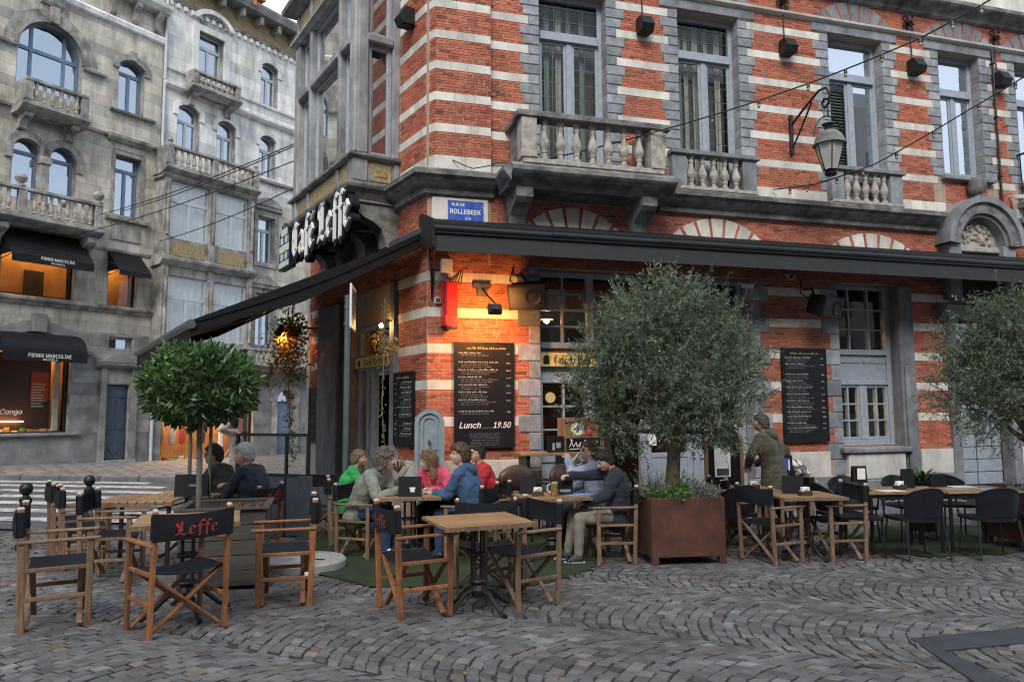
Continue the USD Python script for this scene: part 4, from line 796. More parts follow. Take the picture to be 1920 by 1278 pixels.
# ---------------- house with the chocolate shop
hA = thing('stone_house', 'cream stone house with a round arched top window and a shop with black awnings', 'house')
oA = {'arch': seg_arch(-4.92, -2.94, 12.05, 13.40, .985, 24), 'a2': seg_arch(-1.67, -.74, 12.32, 14.0, .2), 't1': seg_arch(-4.90, -4.10, 8.35, 9.92, .40), 't2': seg_arch(-3.80, -2.98, 8.35, 9.92, .41), 'a4': sbox(-1.66, 8.5, -.74, 10.66),
      's1': sbox(-5.05, 5.28, -2.86, 7.3), 's2': sbox(-1.73, 5.26, -.72, 7.1), 'shop': seg_arch(-4.95, -2.82, .92, 3.75, .42), 'door': sbox(-1.64, -.8, -.80, 2.55), 'tr': sbox(-1.6, 3.75, -.76, 4.2),
      'b1': seg_arch(-8.6, -6.6, 12.05, 13.40, .985, 24), 'b2': sbox(-8.4, 8.35, -6.8, 10.3), 'b3': sbox(-8.6, 1., -6.5, 4.), 'b4': sbox(-8.5, 5.3, -6.6, 7.2)}
house_body(hA, G, -13, -.02, 17.6, oA.values())
ashlar(hA, G, -13, -.03, 4.3, 17.5, [p.buffer(.02) for p in oA.values()], 'house_stone', 1)
ashlar(hA, G, -13, -.03, .9, 4.3, [p.buffer(.02) for p in oA.values()], 'grey_house_stone', 2, .42, (1.35, 1.35, 1.35), 2)
ashlar(hA, G, -13, -.03, -.9, .9, [p.buffer(.02) for p in oA.values()], 'grey_house_stone', 3, .9, (.9, .92, .95), 1, 1.3)
for k in ('arch', 'b1'): ring_trim(hA, G, oA[k], .42, .07, zmin=13.35); ring_trim(hA, G, oA[k], .16, .13, zmin=13.35)
for u in (-3.93, -7.6): hbox(hA, 'keystone', G, u-.14, u+.14, 0, .20, 14.40, 14.95)
for a_, b_ in ((-6.58, -4.95), (-2.91, -2.15)): hmould(G, a_, b_, [(0, 13.22), (.12, 13.24), (.14, 13.32), (.05, 13.40), (0, 13.40)], 'impost_course', hA)
fwindow(G, oA['arch'], hA, paint='blue_paint', mull=False, zt=13.4, vert=(-4.45, -3.42), kind=None, fw=.08); fwindow(G, oA['b1'], hA, paint='blue_paint', mull=False, zt=13.4, kind=None)
hbalcony(hA, G, -5.02, -2.95, .8, 12.06, 11.18, 8)
for u in (-4.72, -3.3): hconsole(hA, G, u, .24, .6, 10.55, 11.0)
fwindow(G, oA['a2'], hA, paint='blue_paint', zt=13.72, kind=None); ring_trim(hA, G, oA['a2'], .22, .07, 'window_hood', zmin=13.8); hbox(hA, 'keystone', G, -1.32, -1.09, 0, .14, 14.2, 14.55)
hmould(G, -1.95, -.3, [(0, 12.16), (.16, 12.18), (.18, 12.24), (0, 12.30)], 'sill_course', hA); hmould(G, -13, -.1, [(0, 11.20), (.10, 11.22), (.12, 11.30), (0, 11.34)], 'string_course', hA)
for k in ('t1', 't2'): fwindow(G, oA[k], hA, paint='blue_paint', mull=False, zt=9.9); ring_trim(hA, G, oA[k], .24, .08, zmin=9.6)
hbox(hA, 'column', G, -4.07, -3.83, -.15, .10, 8.3, 9.85); hbox(hA, 'capital', G, -4.12, -3.78, -.15, .16, 9.62, 9.86)
fwindow(G, sbox(-8.4, 8.35, -6.8, 10.3), hA, paint='blue_paint', zt=9.8); fwindow(G, oA['b4'], hA, kind=None); fwindow(G, oA['b3'], hA, kind=None)
fwindow(G, oA['a4'], hA, paint='blue_paint', zt=10.15); ring_trim(hA, G, oA['a4'], .14, .05); hmould(G, -1.98, -.42, [(0, 11.05), (.10, 11.1), (.24, 11.2), (.26, 11.3), (0, 11.38)], 'window_hood', hA); hbox(hA, 'panel', G, -1.75, -.65, 0, .06, 10.82, 11.04)
hmould(G, -1.95, -.4, [(0, 8.26), (.16, 8.3), (.18, 8.4), (0, 8.47)], 'window_sill', hA); hbox(hA, 'panel', G, -1.72, -.68, 0, .05, 7.6, 8.2)
hbalcony(hA, G, -7.4, -2.42, .95, 8.50, 7.52, 20, posts=(-4.9,))
for u in (-5.35, -2.7): hconsole(hA, G, u, .32, .8, 6.6, 7.34)
for u in (-2.60, -4.95): MB().lathe([(0, 0), (.14, 0), (.14, .05), (.05, .09), (.14, .17), (.18, .27), (.14, .37), (.05, .42), (0, .43)], G.w(u, .84, 8.5), 12).build('ball_finial', 'trim_stone', hA, smooth=40)
hmould(G, -13, -.05, [(0, 4.98), (.08, 5.0), (.14, 5.08), (.24, 5.14), (.25, 5.22), (.1, 5.27), (0, 5.27)], 'string_course', hA)
hmould(G, -13, -.05, [(0, 7.15), (.06, 7.17), (.08, 7.25), (0, 7.28)], 'string_course', hA)
hmould(G, -13, .0, [(0, 15.3), (.10, 15.35), (.14, 15.5), (.05, 15.6), (0, 15.6)], 'upper_string', hA, 'pale_house_stone')
hmould(G, -2.4, -.0, [(0, 16.35), (.35, 16.4), (.5, 16.55), (.52, 16.7), (.3, 16.8), (0, 16.8)], 'upper_cornice', hA, 'pale_house_stone')
for u in (-2.0, -1.2, -.35): hconsole(hA, G, u, .2, .38, 15.65, 16.36)
for u in (-4.0,): hconsole(hA, G, u, .7, .5, 15.0, 15.9)
ring_trim(hA, G, oA['shop'], .36, .07, 'shop_arch', 'grey_house_stone', zmin=3.6); hbox(hA, 'keystone', G, -4.1, -3.68, 0, .18, 4.15, 4.75, m='grey_house_stone')
hmould(G, -2.8, -2.2, [(0, 3.5), (.16, 3.52), (.18, 3.62), (0, 3.68)], 'impost', hA, 'grey_house_stone'); hmould(G, -5.3, -2.5, [(0, .84), (.12, .86), (.12, .93), (0, .95)], 'shop_sill', hA, 'grey_house_stone')
# door with pediment
for a in (-1.86, -.78): hbox(hA, 'door_jamb', G, a, a+.2, -.05, .12, -.5, 3.1, m='grey_house_stone')
hmould(G, -2.05, -.45, [(0, 3.1), (.16, 3.12), (.24, 3.2), (.25, 3.28), (0, 3.3)], 'door_entablature', hA, 'grey_house_stone'); MB().ext(Polygon([(-2.0, 3.3), (-.5, 3.3), (-1.25, 3.66)]), G, -.02, .18, tone()).build('pediment', 'grey_house_stone', hA)
d_ = path('door', hA); UsdGeom.Xform.Define(stage, d_); MB().fbox(G, -1.64, -.80, -.2, -.15, -.3, 2.55).build('door_leaf', 'door_paint', d_)
for a, b, c, e in ((-1.58, -1.26, 1.0, 2.0), (-1.18, -.86, 1.0, 2.0), (-1.58, -.86, -.1, .8), (-1.58, -.86, 2.1, 2.5)): MB().fbox(G, a, b, -.15, -.125, c, e, None, .015).build('door_panel', 'door_paint', d_)
MB().ext(Polygon([(-1.22, .1), (-1.0, .35), (-1.22, .6), (-1.44, .35)]), G, -.13, -.10).build('door_panel', 'door_paint', d_)
for k in range(2): hbox(hA, 'door_step', G, -1.9+.1*k, -.55-.1*k, .0, .5-.2*k, -.3, -.17+.13*k, m='grey_house_stone')
fwindow(G, oA['tr'], hA, mull=False, kind=None)
def shop(house, fr, u0, u1, z0, z1, depth, seed, lamps, poly, goods=True, lamp='shop_lamp'):
    """A lit shop behind its pane: back wall, floor, ceiling lamps, shelves and wares."""
    s = path('shop_interior', house); UsdGeom.Xform.Define(stage, s); g = np.random.default_rng(seed)
    MB().fbox(fr, u0-.3, u1+.3, -depth-.05, -depth, z0-.6, z1+.3).build('back_wall', 'shop_wall', s)
    MB().fbox(fr, u0-.3, u1+.3, -depth, -.4, z1+.25, z1+.3).fbox(fr, u0-.3, u1+.3, -depth, -.4, z0-.62, z0-.55).build('ceiling_and_floor', 'shop_wall', s)
    for a in lamps: MB().fbox(fr, a-.3, a+.3, -depth+.3, -depth+.5, z1+.12, z1+.16).build('ceiling_lamp', lamp, s)
    if goods:
        MB().fbox(fr, u0, u1, -.85, -.45, z0-.05, z0+.02).build('display_shelf', 'dark_wood', s)
        for k in range(int((u1-u0)/.22)):
            u = u0+.12+k*.22+g.uniform(-.03, .03); h = g.uniform(.06, .18); MB().fbox(fr, u-.08, u+.08, -.7, -.55, z0+.02, z0+.02+h, None, .01).build('ware', g.choice(['goods_white', 'goods_gold', 'goods_white', 'goods_red', 'goods_green']), s)
    MB().ext(poly.buffer(-.03), fr, -.20, -.19).build('pane', 'shop_glass', s)
    MB().ext(poly.buffer(-.002).difference(poly.buffer(-.07)), fr, -.24, -.15).build('frame', 'black_metal', s)
    return s
s1 = shop(hA, G, -4.95, -2.82, .95, 3.6, 1.15, 1, (-4.2, -3.3), oA['shop'])
MB().fbox(G, -3.12, -2.95, -.5, -.42, 1.0, 3.5).build('display_column', 'goods_white', s1); MB().fbox(G, -4.9, -3.15, -.62, -.6, 1.1, 3.5).build('dark_backdrop', 'dark_wood', s1); MB().fbox(G, -3.75, -3.2, -.59, -.57, 2.0, 2.9).build('poster', 'goods_red', s1)
for k in range(9): MB().fbox(G, -3.72, -3.72+rng.uniform(.25, .45), -.568, -.565, 2.5-.09*k, 2.53-.09*k).build('poster_text_line', 'goods_white', s1)
text('Congo', G, -4.45, 1.55, -.17, .15, 'sign_white', s1, 'window_lettering', .25); MB().fbox(G, -4.95, -4.0, -.42, -.4, 1.3, 1.33).build('light_strip', 'shop_lamp', s1)
s2 = shop(hA, G, -5.05, -2.86, 5.3, 7.2, 1.15, 2, (-4.4, -3.4), oA['s1'], False); MB().fbox(G, -3.9, -3.3, -1.14, -1.1, 5.2, 6.3).build('dark_doorway', 'dark_interior', s2)
s3 = shop(hA, G, -1.73, -.72, 5.3, 7.0, 1.1, 3, (-1.3,), oA['s2'], False)
# ---------------- house with the bay
hB = thing('stone_house', 'white banded stone house with a two storey bay and long balustraded balcony', 'house')
oB = {'b1': sbox(1.37, 14.85, 2.50, 16.52), 'b2': seg_arch(4.35, 5.20, 14.62, 16.3, .18), 'b3': seg_arch(.62, 1.53, 11.5, 13.15, .2), 'b4': seg_arch(2.32, 3.16, 11.4, 13.05, .2), 'b5': seg_arch(4.35, 5.17, 11.5, 13.08, .2),
      'r1': sbox(4.35, 7.8, 5.2, 9.75), 'r2': sbox(4.32, 4.3, 5.3, 6.5), 'shop': sbox(.4, -.3, 4.4, 2.9), 'door': seg_arch(5.50, 6.40, -.5, 2.05, .44), 'bay1': sbox(.3, 8, 3.5, 10.1), 'bay0': sbox(.3, 4.4, 3.5, 6.6)}
house_body(hB, G, .02, 14.0, 18.1, oB.values())
hol = [p.buffer(.02) for p in oB.values()]
ashlar(hB, G, .03, 13.9, 10.4, 18.0, hol, 'pale_house_stone', 5, .42, (.84, .86, .88), 3); ashlar(hB, G, .03, 13.9, 3.5, 10.4, hol, 'house_stone', 6, .40, (.86, .87, .9), 3); ashlar(hB, G, .03, 13.9, -.9, 3.5, hol, 'grey_house_stone', 7, .5, (1.2, 1.2, 1.2), 2)
for k, zt in (('b1', 15.98), ('b2', 15.85), ('b3', 12.7), ('b4', 12.62), ('b5', 12.65)): fwindow(G, oB[k], hB, zt=zt, kind=None)
ring_trim(hB, G, oB['b1'], .26, .10, m='pale_house_stone'); MB().ext(seg_arch(1.0, 2.9, 16.95, 17.0, .5).difference(seg_arch(1.2, 2.7, 16.85, 16.95, .38)), G, -.02, .22, tone()).build('window_hood', 'pale_house_stone', hB); hbox(hB, 'carved_panel', G, 1.4, 2.5, 0, .06, 16.72, 17.0)
for k in ('b2', 'b3', 'b4', 'b5'): ring_trim(hB, G, oB[k], .2, .07, 'window_hood', 'pale_house_stone', zmin=oB[k].bounds[3]-.5)
hbalcony(hB, G, .78, 3.0, .62, 14.62, 13.95, 8)
for u in (1.1, 2.7): hconsole(hB, G, u, .22, .45, 13.35, 13.8)
hmould(G, .0, 13.9, [(0, 13.72), (.12, 13.76), (.2, 13.86), (.2, 13.95), (0, 14.0)], 'string_course', hB, 'pale_house_stone'); hmould(G, .0, 13.9, [(0, 14.48), (.08, 14.5), (.1, 14.58), (0, 14.6)], 'string_course', hB, 'pale_house_stone')
hbalcony(hB, G, -.3, 3.78, .92, 11.30, 10.42, 18, posts=(1.72,))
for u in (-.1, 3.6): MB().lathe([(0, 0), (.09, 0), (.09, .04), (.04, .08), (.1, .16), (.05, .3), (0, .34)], G.w(u, .8, 11.3), 10).build('finial', 'trim_stone', hB, smooth=40)
hmould(G, 3.8, 13.9, [(0, 11.2), (.14, 11.24), (.16, 11.34), (0, 11.4)], 'string_course', hB)
def bay(house):
    b = path('bay', house); UsdGeom.Xform.Define(stage, b); v = .60
    for z0, z1, wz0, wz1, zt in ((7.0, 10.3, 8.02, 10.02, 9.35), (3.5, 6.9, 4.3, 6.5, 5.75)):
        for a in (-.15, 1.72, 3.48):
            MB().fbox(G, a, a+.26 if a < 3 else a+.24, -.05, v+.02, z0, z1, tone(), .02).build('pier', 'trim_stone', b); MB().lathe([(.06, wz0), (.06, wz1-.2), (.085, wz1-.16), (.085, wz1)], G.w(a+.13, v+.06, 0), 8).build('colonnette', 'trim_stone', b, smooth=40)
        for a, c in ((.11, 1.72), (1.98, 3.48)):
            MB().fbox(G, a, c, 0, v-.06, z0, wz0-.06, tone(), .01).build('apron', 'trim_stone', b); MB().fbox(G, a+.15, c-.15, v-.07, v-.03, z0+.3, wz0-.2, tone()).build('carved_panel', 'ornament_tile', b); MB().fbox(G, a, c, 0, v-.06, wz1+.05, z1, tone(), .01).build('head', 'trim_stone', b)
            k = sbox(a, wz0-.05, c, wz1+.04); fr = Fr(G.w(0, v-.02, 0)[:2], G.d[:2], G.n[:2]); w = fwindow(fr, k, house, v=-.1, zt=zt, g='glass')
    hmould(G, -.25, 3.8, [(0, 6.85), (v, 6.9), (v+.10, 6.98), (v+.22, 7.08), (v+.24, 7.18), (v, 7.26), (0, 7.26)], 'bay_cornice', b); hmould(G, -.25, 3.8, [(0, 10.12), (v, 10.12), (v+.1, 10.2), (v+.12, 10.28), (0, 10.3)], 'bay_cornice', b)
    hmould(G, -.25, 3.8, [(0, 3.3), (v, 3.3), (v+.1, 3.36), (v+.1, 3.48), (0, 3.5)], 'bay_floor', b)
bay(hB)
for k, zt in (('r1', 9.2), ('r2', 5.8)): fwindow(G, oB[k], hB, zt=zt); ring_trim(hB, G, oB[k], .18, .07)
MB().ext(Polygon([(4.1, 6.85), (5.5, 6.85), (4.8, 7.25)]), G, -.02, .2, tone()).build('pediment', 'trim_stone', hB); hmould(G, 4.05, 5.55, [(0, 6.68), (.14, 6.7), (.18, 6.82), (0, 6.85)], 'window_hood', hB)
MB().ext(seg_arch(4.1, 5.5, 10.2, 10.22, .34), G, -.02, .2, tone()).build('pediment', 'trim_stone', hB); hmould(G, 4.05, 5.55, [(0, 10.02), (.14, 10.05), (.18, 10.17), (0, 10.2)], 'window_hood', hB)
hbalcony(hB, G, 1.9, 7.6, .8, 4.12, 3.42, 18, posts=(3.6, 5.7))
hmould(G, .02, 13.9, [(0, 3.2), (.1, 3.24), (.2, 3.32), (.2, 3.4), (0, 3.42)], 'string_course', hB)
s4 = shop(hB, G, .4, 4.4, -.25, 2.75, 1.1, 6, (1.2, 2.4, 3.6), oB['shop'], lamp='shop_lamp_bright')
MB().fbox(G, 2.95, 3.06, -.24, -.10, -.3, 2.9).build('bright_post', 'goods_white', s4); MB().fbox(G, 3.6, 4.2, -.5, -.47, .6, 2.6).build('display_panel', 'goods_red', s4)
for k in range(5):
    u = .9+k*.42; MB().lathe([(0, -.2), (.16, -.2), (.02, -.17), (.015, .35), (.11, .4), (.14, .75), (.10, 1.1), (.05, 1.22), (.07, 1.3), (.0, 1.42)], G.w(u, -.75, 0), 10).build('display_form', ['goods_gold', 'goods_white', 'goods_red', 'goods_gold', 'dark_wood'][k], s4, smooth=40)
ring_trim(hB, G, oB['door'], .22, .12, 'door_surround', 'trim_stone'); ring_trim(hB, G, oB['door'], .36, .06, 'door_surround', 'trim_stone', zmin=2.0)
d_ = path('door', hB); UsdGeom.Xform.Define(stage, d_); MB().fbox(G, 5.5, 6.4, -.2, -.14, -.5, 1.95).build('door_leaf', 'blue_paint', d_)
for z in (.0, .7, 1.3): MB().fbox(G, 5.58, 6.32, -.14, -.12, z, z+.5, None, .015).build('door_panel', 'blue_paint', d_)
MB().ext(oB['door'].intersection(sbox(5, 1.98, 7, 3)).buffer(-.03), G, -.18, -.16).build('pane', 'far_glass', d_)
# eaves
hmould(G, .0, 13.9, [(0, 17.2), (.08, 17.22), (.12, 17.3), (0, 17.34)], 'frieze_moulding', hB)
for k in range(26): hbox(hB, 'dentil', G, .1+k*.3, .24+k*.3, 0, .1, 17.0, 17.18, m='pale_house_stone')
hbox(hB, 'frieze', G, .02, 13.9, 0, .05, 17.36, 18.1, m='ornament_tile')
hmould(G, -.1, 13.9, [(0, 18.1), (.62, 18.15), (.66, 18.25), (.72, 18.4), (.70, 18.5), (0, 18.55)], 'eaves', hB, 'grey_house_stone')
for k in range(9): hbox(hB, 'eaves_bracket', G, .3+k*.9, .46+k*.9, 0, .5, 17.75, 18.1, m='trim_stone')
def dormer():
    d = path('dormer', hB); UsdGeom.Xform.Define(stage, d)
    MB().fbox(G, 1.0, 3.6, -1.6, .35, 18.5, 20.4, tone()).build('dormer_wall', 'pale_house_stone', d); MB().fbox(G, .7, 3.9, -1.8, .8, 18.62, 18.74, None, .02).build('soffit', 'lit_soffit_orange', d)
    for k in range(4): MB().fbox(G, .95+k*.8, 1.1+k*.8, .3, .75, 18.3, 18.62, None, .02).build('soffit_bracket', 'lit_soffit_orange', d)
    MB().fbox(G, .5, 4.1, -1.9, .6, 20.4, 20.6).build('dormer_roof', 'slate_roof', d)
dormer()
# drainpipe between the houses
dp = thing('drainpipe', 'pale grey drainpipe running down between the two stone houses', 'drainpipe')
MB().tube([G.w(0, .09, 17.2), G.w(0, .09, 8), G.w(0, .09, -.2)], .055, 10).build('pipe', 'pale_paint', dp, smooth=40)
for z in (2, 5, 8, 11, 14): MB().lathe([(.055, z), (.075, z), (.075, z+.06), (.055, z+.06)], G.w(0, .09, 0), 10).build('pipe_clamp', 'pale_paint', dp)
# shop awnings
def awning(label, u0, u1, zt, v, zb, val=.24, txt=None, dome=False):
    a = thing('shop_awning', label, 'awning'); n = 9 if dome else 2; m = MB()
    if dome: pr = [(.06+(v-.06)*math.sin(t), zb+(zt-zb)*math.cos(t)) for t in np.linspace(0, math.pi/2, n)]
    else: pr = [(.06, zt), (v, zb)]
    A = np.array([G.w(u0, p, z) for p, z in pr]); B = np.array([G.w(u1, p, z) for p, z in pr]); k = len(pr)
    m.add(np.vstack([A, B]), [[i, i+1, k+i+1, k+i] for i in range(k-1)])
    for e in (A, B): c = np.array([G.w(u0 if e is A else u1, .06, zb)]); m.add(np.vstack([e, c]), [[i, i+1, k] for i in range(k-1)])
    m.build('canopy', 'awning_black', a); MB().fbox(G, u0, u1, v-.01, v, zb-val, zb).build('valance', 'awning_black', a); MB().tube([G.w(u0, v-.02, zb), G.w(u1, v-.02, zb)], .018, 6).build('front_bar', 'black_metal', a)
    for u in (u0+.05, u1-.05): MB().tube([G.w(u, .05, zb-.1), G.w(u, v-.02, zb)], .014, 6).build('arm', 'black_metal', a)
    if txt:
        for (s, h, z, w) in txt: text(s, G, (u0+u1)/2+.1, zb-val+z, v+.002, h, 'sign_white', a, 'lettering', width=w)
awning('tall black shop awning under the balustraded balcony with white lettering', -5.15, -2.72, 7.42, 1.0, 6.42, .26, [('PIERRE MARCOLINI', .09, .15, 1.0), ('BRUSSELS', .05, .05, .4)])
awning('small black awning over the single lit window', -1.80, -.66, 7.16, .85, 6.42, .18)
awning('rounded black shop awning reading PIERRE MARCOLINI over the chocolate shop window', -5.25, -2.80, 4.10, 1.0, 3.42, .26, [('PIERRE MARCOLINI', .11, .12, 1.25), ('BRUSSELS', .055, .03, .42)], True)
# ---------------- the rest of the square behind the viewer, seen only in the panes
pm('far_house_wall', (.17, .15, .13), (.11, .10, .09), .9, .5)
def square_houses():
    t = thing('houses_round_square', 'plain houses closing the square behind the viewer, mirrored in the window panes', 'houses'); setd(t, kind='structure')
    g = np.random.default_rng(17); u = -34.
    F_ = Fr(R.w(0, 31, 0)[:2], R.d[:2], -R.n[:2])
    while u < 42:
        w = g.uniform(6, 9); h = g.uniform(20.5, 23); MB().fbox(F_, u, u+w-.02, -9, 0, -1, h).build('house_wall', 'far_house_wall', t); P_ = [(0, h), (-4.5, h+g.uniform(2.5, 4)), (-9, h)]; A = np.array([F_.w(u-.0, a, z) for a, z in P_]); B_ = np.array([F_.w(u+w, a, z) for a, z in P_]); MB().add(np.vstack([A, B_]), [[0, 1, 4, 3], [1, 2, 5, 4]]).add(A, [[0, 1, 2]]).add(B_, [[0, 2, 1]]).build('house_roof', 'slate_roof', t)
        m = MB()
        for k in range(int(w//1.9)):
            for r in range(int(h//3.4)): m.fbox(F_, u+.7+k*1.9, u+1.75+k*1.9, -.05, .02, 1.2+r*3.3, 3.2+r*3.3)
        m.build('house_windows', 'dark_interior', t, kind='stuff'); u += w
    u = -46.
    while u < -13.5:
        w = min(g.uniform(6, 8), -13.02-u); h = g.uniform(15, 18); MB().fbox(G, u, u+w-.02, -9, 0, -1, h).build('house_wall', 'far_house_wall', t); MB().fbox(G, u, u+w-.02, -8.5, -.8, h, h+2).build('house_roof', 'slate_roof', t); u += w
square_houses()
# ================================================================ things fixed to the cafe
def stroke_glyph(strokes, nib=.15, ang=38, th=.035):
    a = math.radians(ang); d = np.array([math.cos(a), math.sin(a)])*nib/2; e = np.array([-math.sin(a), math.cos(a)])*th/2; parts = []
    for s in strokes:
        s = np.asarray(s, float)
        for p, q in zip(s[:-1], s[1:]):
            parts.append(shapely.MultiPoint([tuple(x+sx*d+sy*e) for x in (p, q) for sx in (-1, 1) for sy in (-1, 1)]).convex_hull)
    return unary_union(parts)
_BL = {'C': (.92, [[(.78, 1.3), (.45, 1.48), (.14, 1.2), (.14, .3), (.42, .04), (.80, .25)], [(.47, 1.4), (.47, .3)], [(.1, .75), (.3, .75)]]),
       'a': (.74, [[(.1, .82), (.33, .98), (.52, .82), (.52, .14), (.68, .02)], [(.5, .52), (.17, .42), (.13, .16), (.3, .02), (.5, .2)]]),
       'f': (.56, [[(.62, 1.38), (.42, 1.52), (.24, 1.25), (.24, -.28)], [(.04, .92), (.50, .92)]]),
       'e': (.68, [[(.2, .45), (.55, .72), (.36, .98), (.13, .8), (.13, .2), (.34, .02), (.6, .2)]]),
       'L': (1.05, [[(.42, 1.5), (.16, 1.28), (.16, 1.05), (.38, .9), (.38, .35), (.1, .02), (.5, .18), (.82, .0), (1.0, .22)], [(.62, 1.5), (.40, 1.15)], [(.55, 1.3), (.55, .4)]])}
_BL['\u00e9'] = (.68, _BL['e'][1]+[[(.34, 1.2), (.56, 1.44)]])
def blackletter(s, h, depth=.01, nib=.17):
    """Broken pen lettering, capitals about h tall; returns a trimesh in the xy plane and its outline."""
    x, parts = 0, []
    for ch in s:
        if ch == ' ': x += .42; continue
        w, st = _BL[ch]; parts.append(affinity.translate(stroke_glyph(st, nib), x, 0)); x += w+.06
    sh = affinity.scale(unary_union(parts), h/1.5, h/1.5, origin=(0, 0)).simplify(h*.004)
    return trimesh.util.concatenate([trimesh.creation.extrude_polygon(g, depth, engine='earcut') for g in getattr(sh, 'geoms', [sh])]), sh
# ---- awning along the front
aw = thing('awning', 'long black retracted awning with a shiny front bar along the brick front', 'awning')
def front_awning():
    a, b = -.10, 13.6
    pr = [(.03, 4.43), (.20, 4.40), (1.0, 4.16), (1.04, 4.12), (1.04, 4.09), (.20, 4.34), (.03, 4.37)]
    moulding(R, a, b, pr, 'roof_sheet', 'awning_black', parent=aw, cuts=0)
    for k in range(8):
        p, q = a+(b-a)*k/8, a+(b-a)*(k+1)/8
        MB().tube([R.w(p+.003, 1.06, 4.035), R.w(q-.003, 1.06, 4.035)], .055, 14).build('front_bar', 'black_metal', aw, smooth=40)
        MB().fbox(R, p+.002, q-.002, 1.055, 1.065, 3.725, 4.0).build('valance', 'awning_valance', aw)
    MB().fbox(R, a, b, 1.0, 1.10, 3.96, 3.995, None, .01).build('bar_channel', 'black_metal', aw); MB().fbox(R, a, b, .01, .24, 4.06, 4.34, None, .02).build('cassette', 'black_metal', aw)
    moulding(R, a-.03, a, [(.0, 4.0), (.24, 4.0), (1.10, 3.73), (1.14, 3.76), (1.14, 4.13), (1.0, 4.20), (.2, 4.46), (0, 4.46)], 'end_plate', 'black_metal', parent=aw, cuts=0)
    for u in (.9, 3.4, 6.6, 9.4, 12): MB().bar(R.w(u, .2, 4.1), R.w(u+.4, .6, 4.06), .05, .04).bar(R.w(u+.4, .6, 4.06), R.w(u, 1.0, 3.99), .045, .035).build('folding_arm', 'grey_metal', aw)
front_awning()
la = thing('awning', 'wide black awning let down over the side terrace', 'awning')
def side_awning():
    u0, u1 = .0, 5.35; z0, z1, V = 4.12, 2.66, 3.3
    moulding(L, -.25, u1, [(.0, 4.14), (.12, 4.14), (.17, 4.18), (.17, 4.26), (.10, 4.31), (0, 4.31)], 'wall_casing', 'grey_metal', parent=la, cuts=0)
    n = 10; t = np.linspace(0, 1, n); pv = .14+(V-.14)*t; pz = z0+(z1-z0)*t-.10*np.sin(np.pi*t)
    pr = list(zip(pv, pz+.006))+list(zip(pv[::-1], pz[::-1]-.006)); moulding(L, u0, u1, pr, 'canopy', 'awning_black', parent=la, cuts=0)
    MB().tube([L.w(u0-.03, V, z1-.02), L.w(u1+.03, V, z1-.02)], .06, 12).build('front_bar', 'grey_metal', la, smooth=40)
    MB().fbox(L, u0, u1, V-.005, V+.005, z1-.26, z1-.05).build('valance', 'awning_black', la)
    for a in (u0+.03, u1-.03):
        q = [(.12, 4.16), (V, z1+.03), (V, z1-.12), (1.9, 3.02), (.12, 3.98)]; F2 = Fr(L.w(a, 0, 0)[:2], L.n[:2], -L.d[:2]); moulding(Fr(L.w(a-.01, 0, 0)[:2], L.d[:2], L.n[:2]), 0, .02, q, 'side_flap', 'awning_black', parent=la, cuts=0)
    for u in (.5, 3.2, 5.0): MB().bar(L.w(u, .2, 4.02), L.w(u+.9, 1.7, 3.22), .06, .05).bar(L.w(u+.9, 1.7, 3.22), L.w(u, V-.03, z1-.03), .05, .04).build('folding_arm', 'grey_metal', la)
side_awning()
# ---- lettered sign on the oriel
LT = Fr(L.o[:2], -L.d[:2], L.n[:2])
sg = thing('cafe_sign', 'Caf\u00e9 Leffe sign of white blackletter on black outline under the oriel', 'sign')
def big_sign():
    m, sh = blackletter('Caf\u00e9 Leffe', .62, .03, .165); x0, y0, x1, y1 = sh.bounds; sc = 2.95/(x1-x0)
    off = lambda p: affinity.translate(affinity.scale(p, sc, 1., origin=(x0, 0)), -3.72-x0, 4.40)
    MB().ext(off(sh.buffer(.055)).buffer(.02), LT, .80, .93).build('letter_backing', 'awning_black', sg)
    gl = off(sh); 
    for g in getattr(gl, 'geoms', [gl]): MB().ext(g, LT, .925, .965).build('letter', 'sign_white', sg)
    MB().bar(L.w(.9, .86, 4.42), L.w(4.5, .86, 4.32), .05, .05).build('carrier_rail', 'black_metal', sg)
    for u in (1.22, 3.2): MB().bar(L.w(u, .3, 4.45), L.w(u, .86, 4.40), .04, .04).build('bracket', 'black_metal', sg)
    em = Polygon([(-4.62, 4.28), (-3.92, 4.28), (-3.92, 4.7)]+[(-4.27+.35*math.cos(t), 4.72+.46*math.sin(t)) for t in np.linspace(0, math.pi, 15)]+[(-4.62, 4.7)])
    MB().ext(em, LT, .82, .95).build('emblem_backing', 'black_metal', sg); pm('emblem_green', (.10, .30, .20), (.06, .2, .13), .3); pm('emblem_pale', (.62, .66, .58), (.5, .54, .48), .3)
    inner = em.buffer(-.04); k = 0
    for i in range(5):
        for j in range(6):
            c = sbox(-4.62+i*.14+.012, 4.28+j*.16+.012, -4.62+(i+1)*.14-.012, 4.28+(j+1)*.16-.012).intersection(inner)
            if c.area > .002: MB().ext(c, LT, .95, .957).build('stained_pane', ['emblem_pale', 'emblem_green', 'emblem_pale', 'enamel_blue'][(i*2+j*3+(i*j)) % 4], sg)
big_sign()
# ---- street name plate
sp = thing('street_name_plate', 'blue enamel street name plate reading ROLLEBEEK on the corner panel', 'street sign')
MB().fbox(R, .30, .86, .052, .064, 4.40, 4.74, None, .008).build('plate', 'enamel_blue', sp)
text('RUE DE', R, .46, 4.655, .064, .042, 'sign_white', sp, bold=True); text('ROLLEBEEK', R, .575, 4.535, .064, .068, 'sign_white', sp, bold=True, width=.48); text('STR.', R, .62, 4.445, .064, .038, 'sign_white', sp)
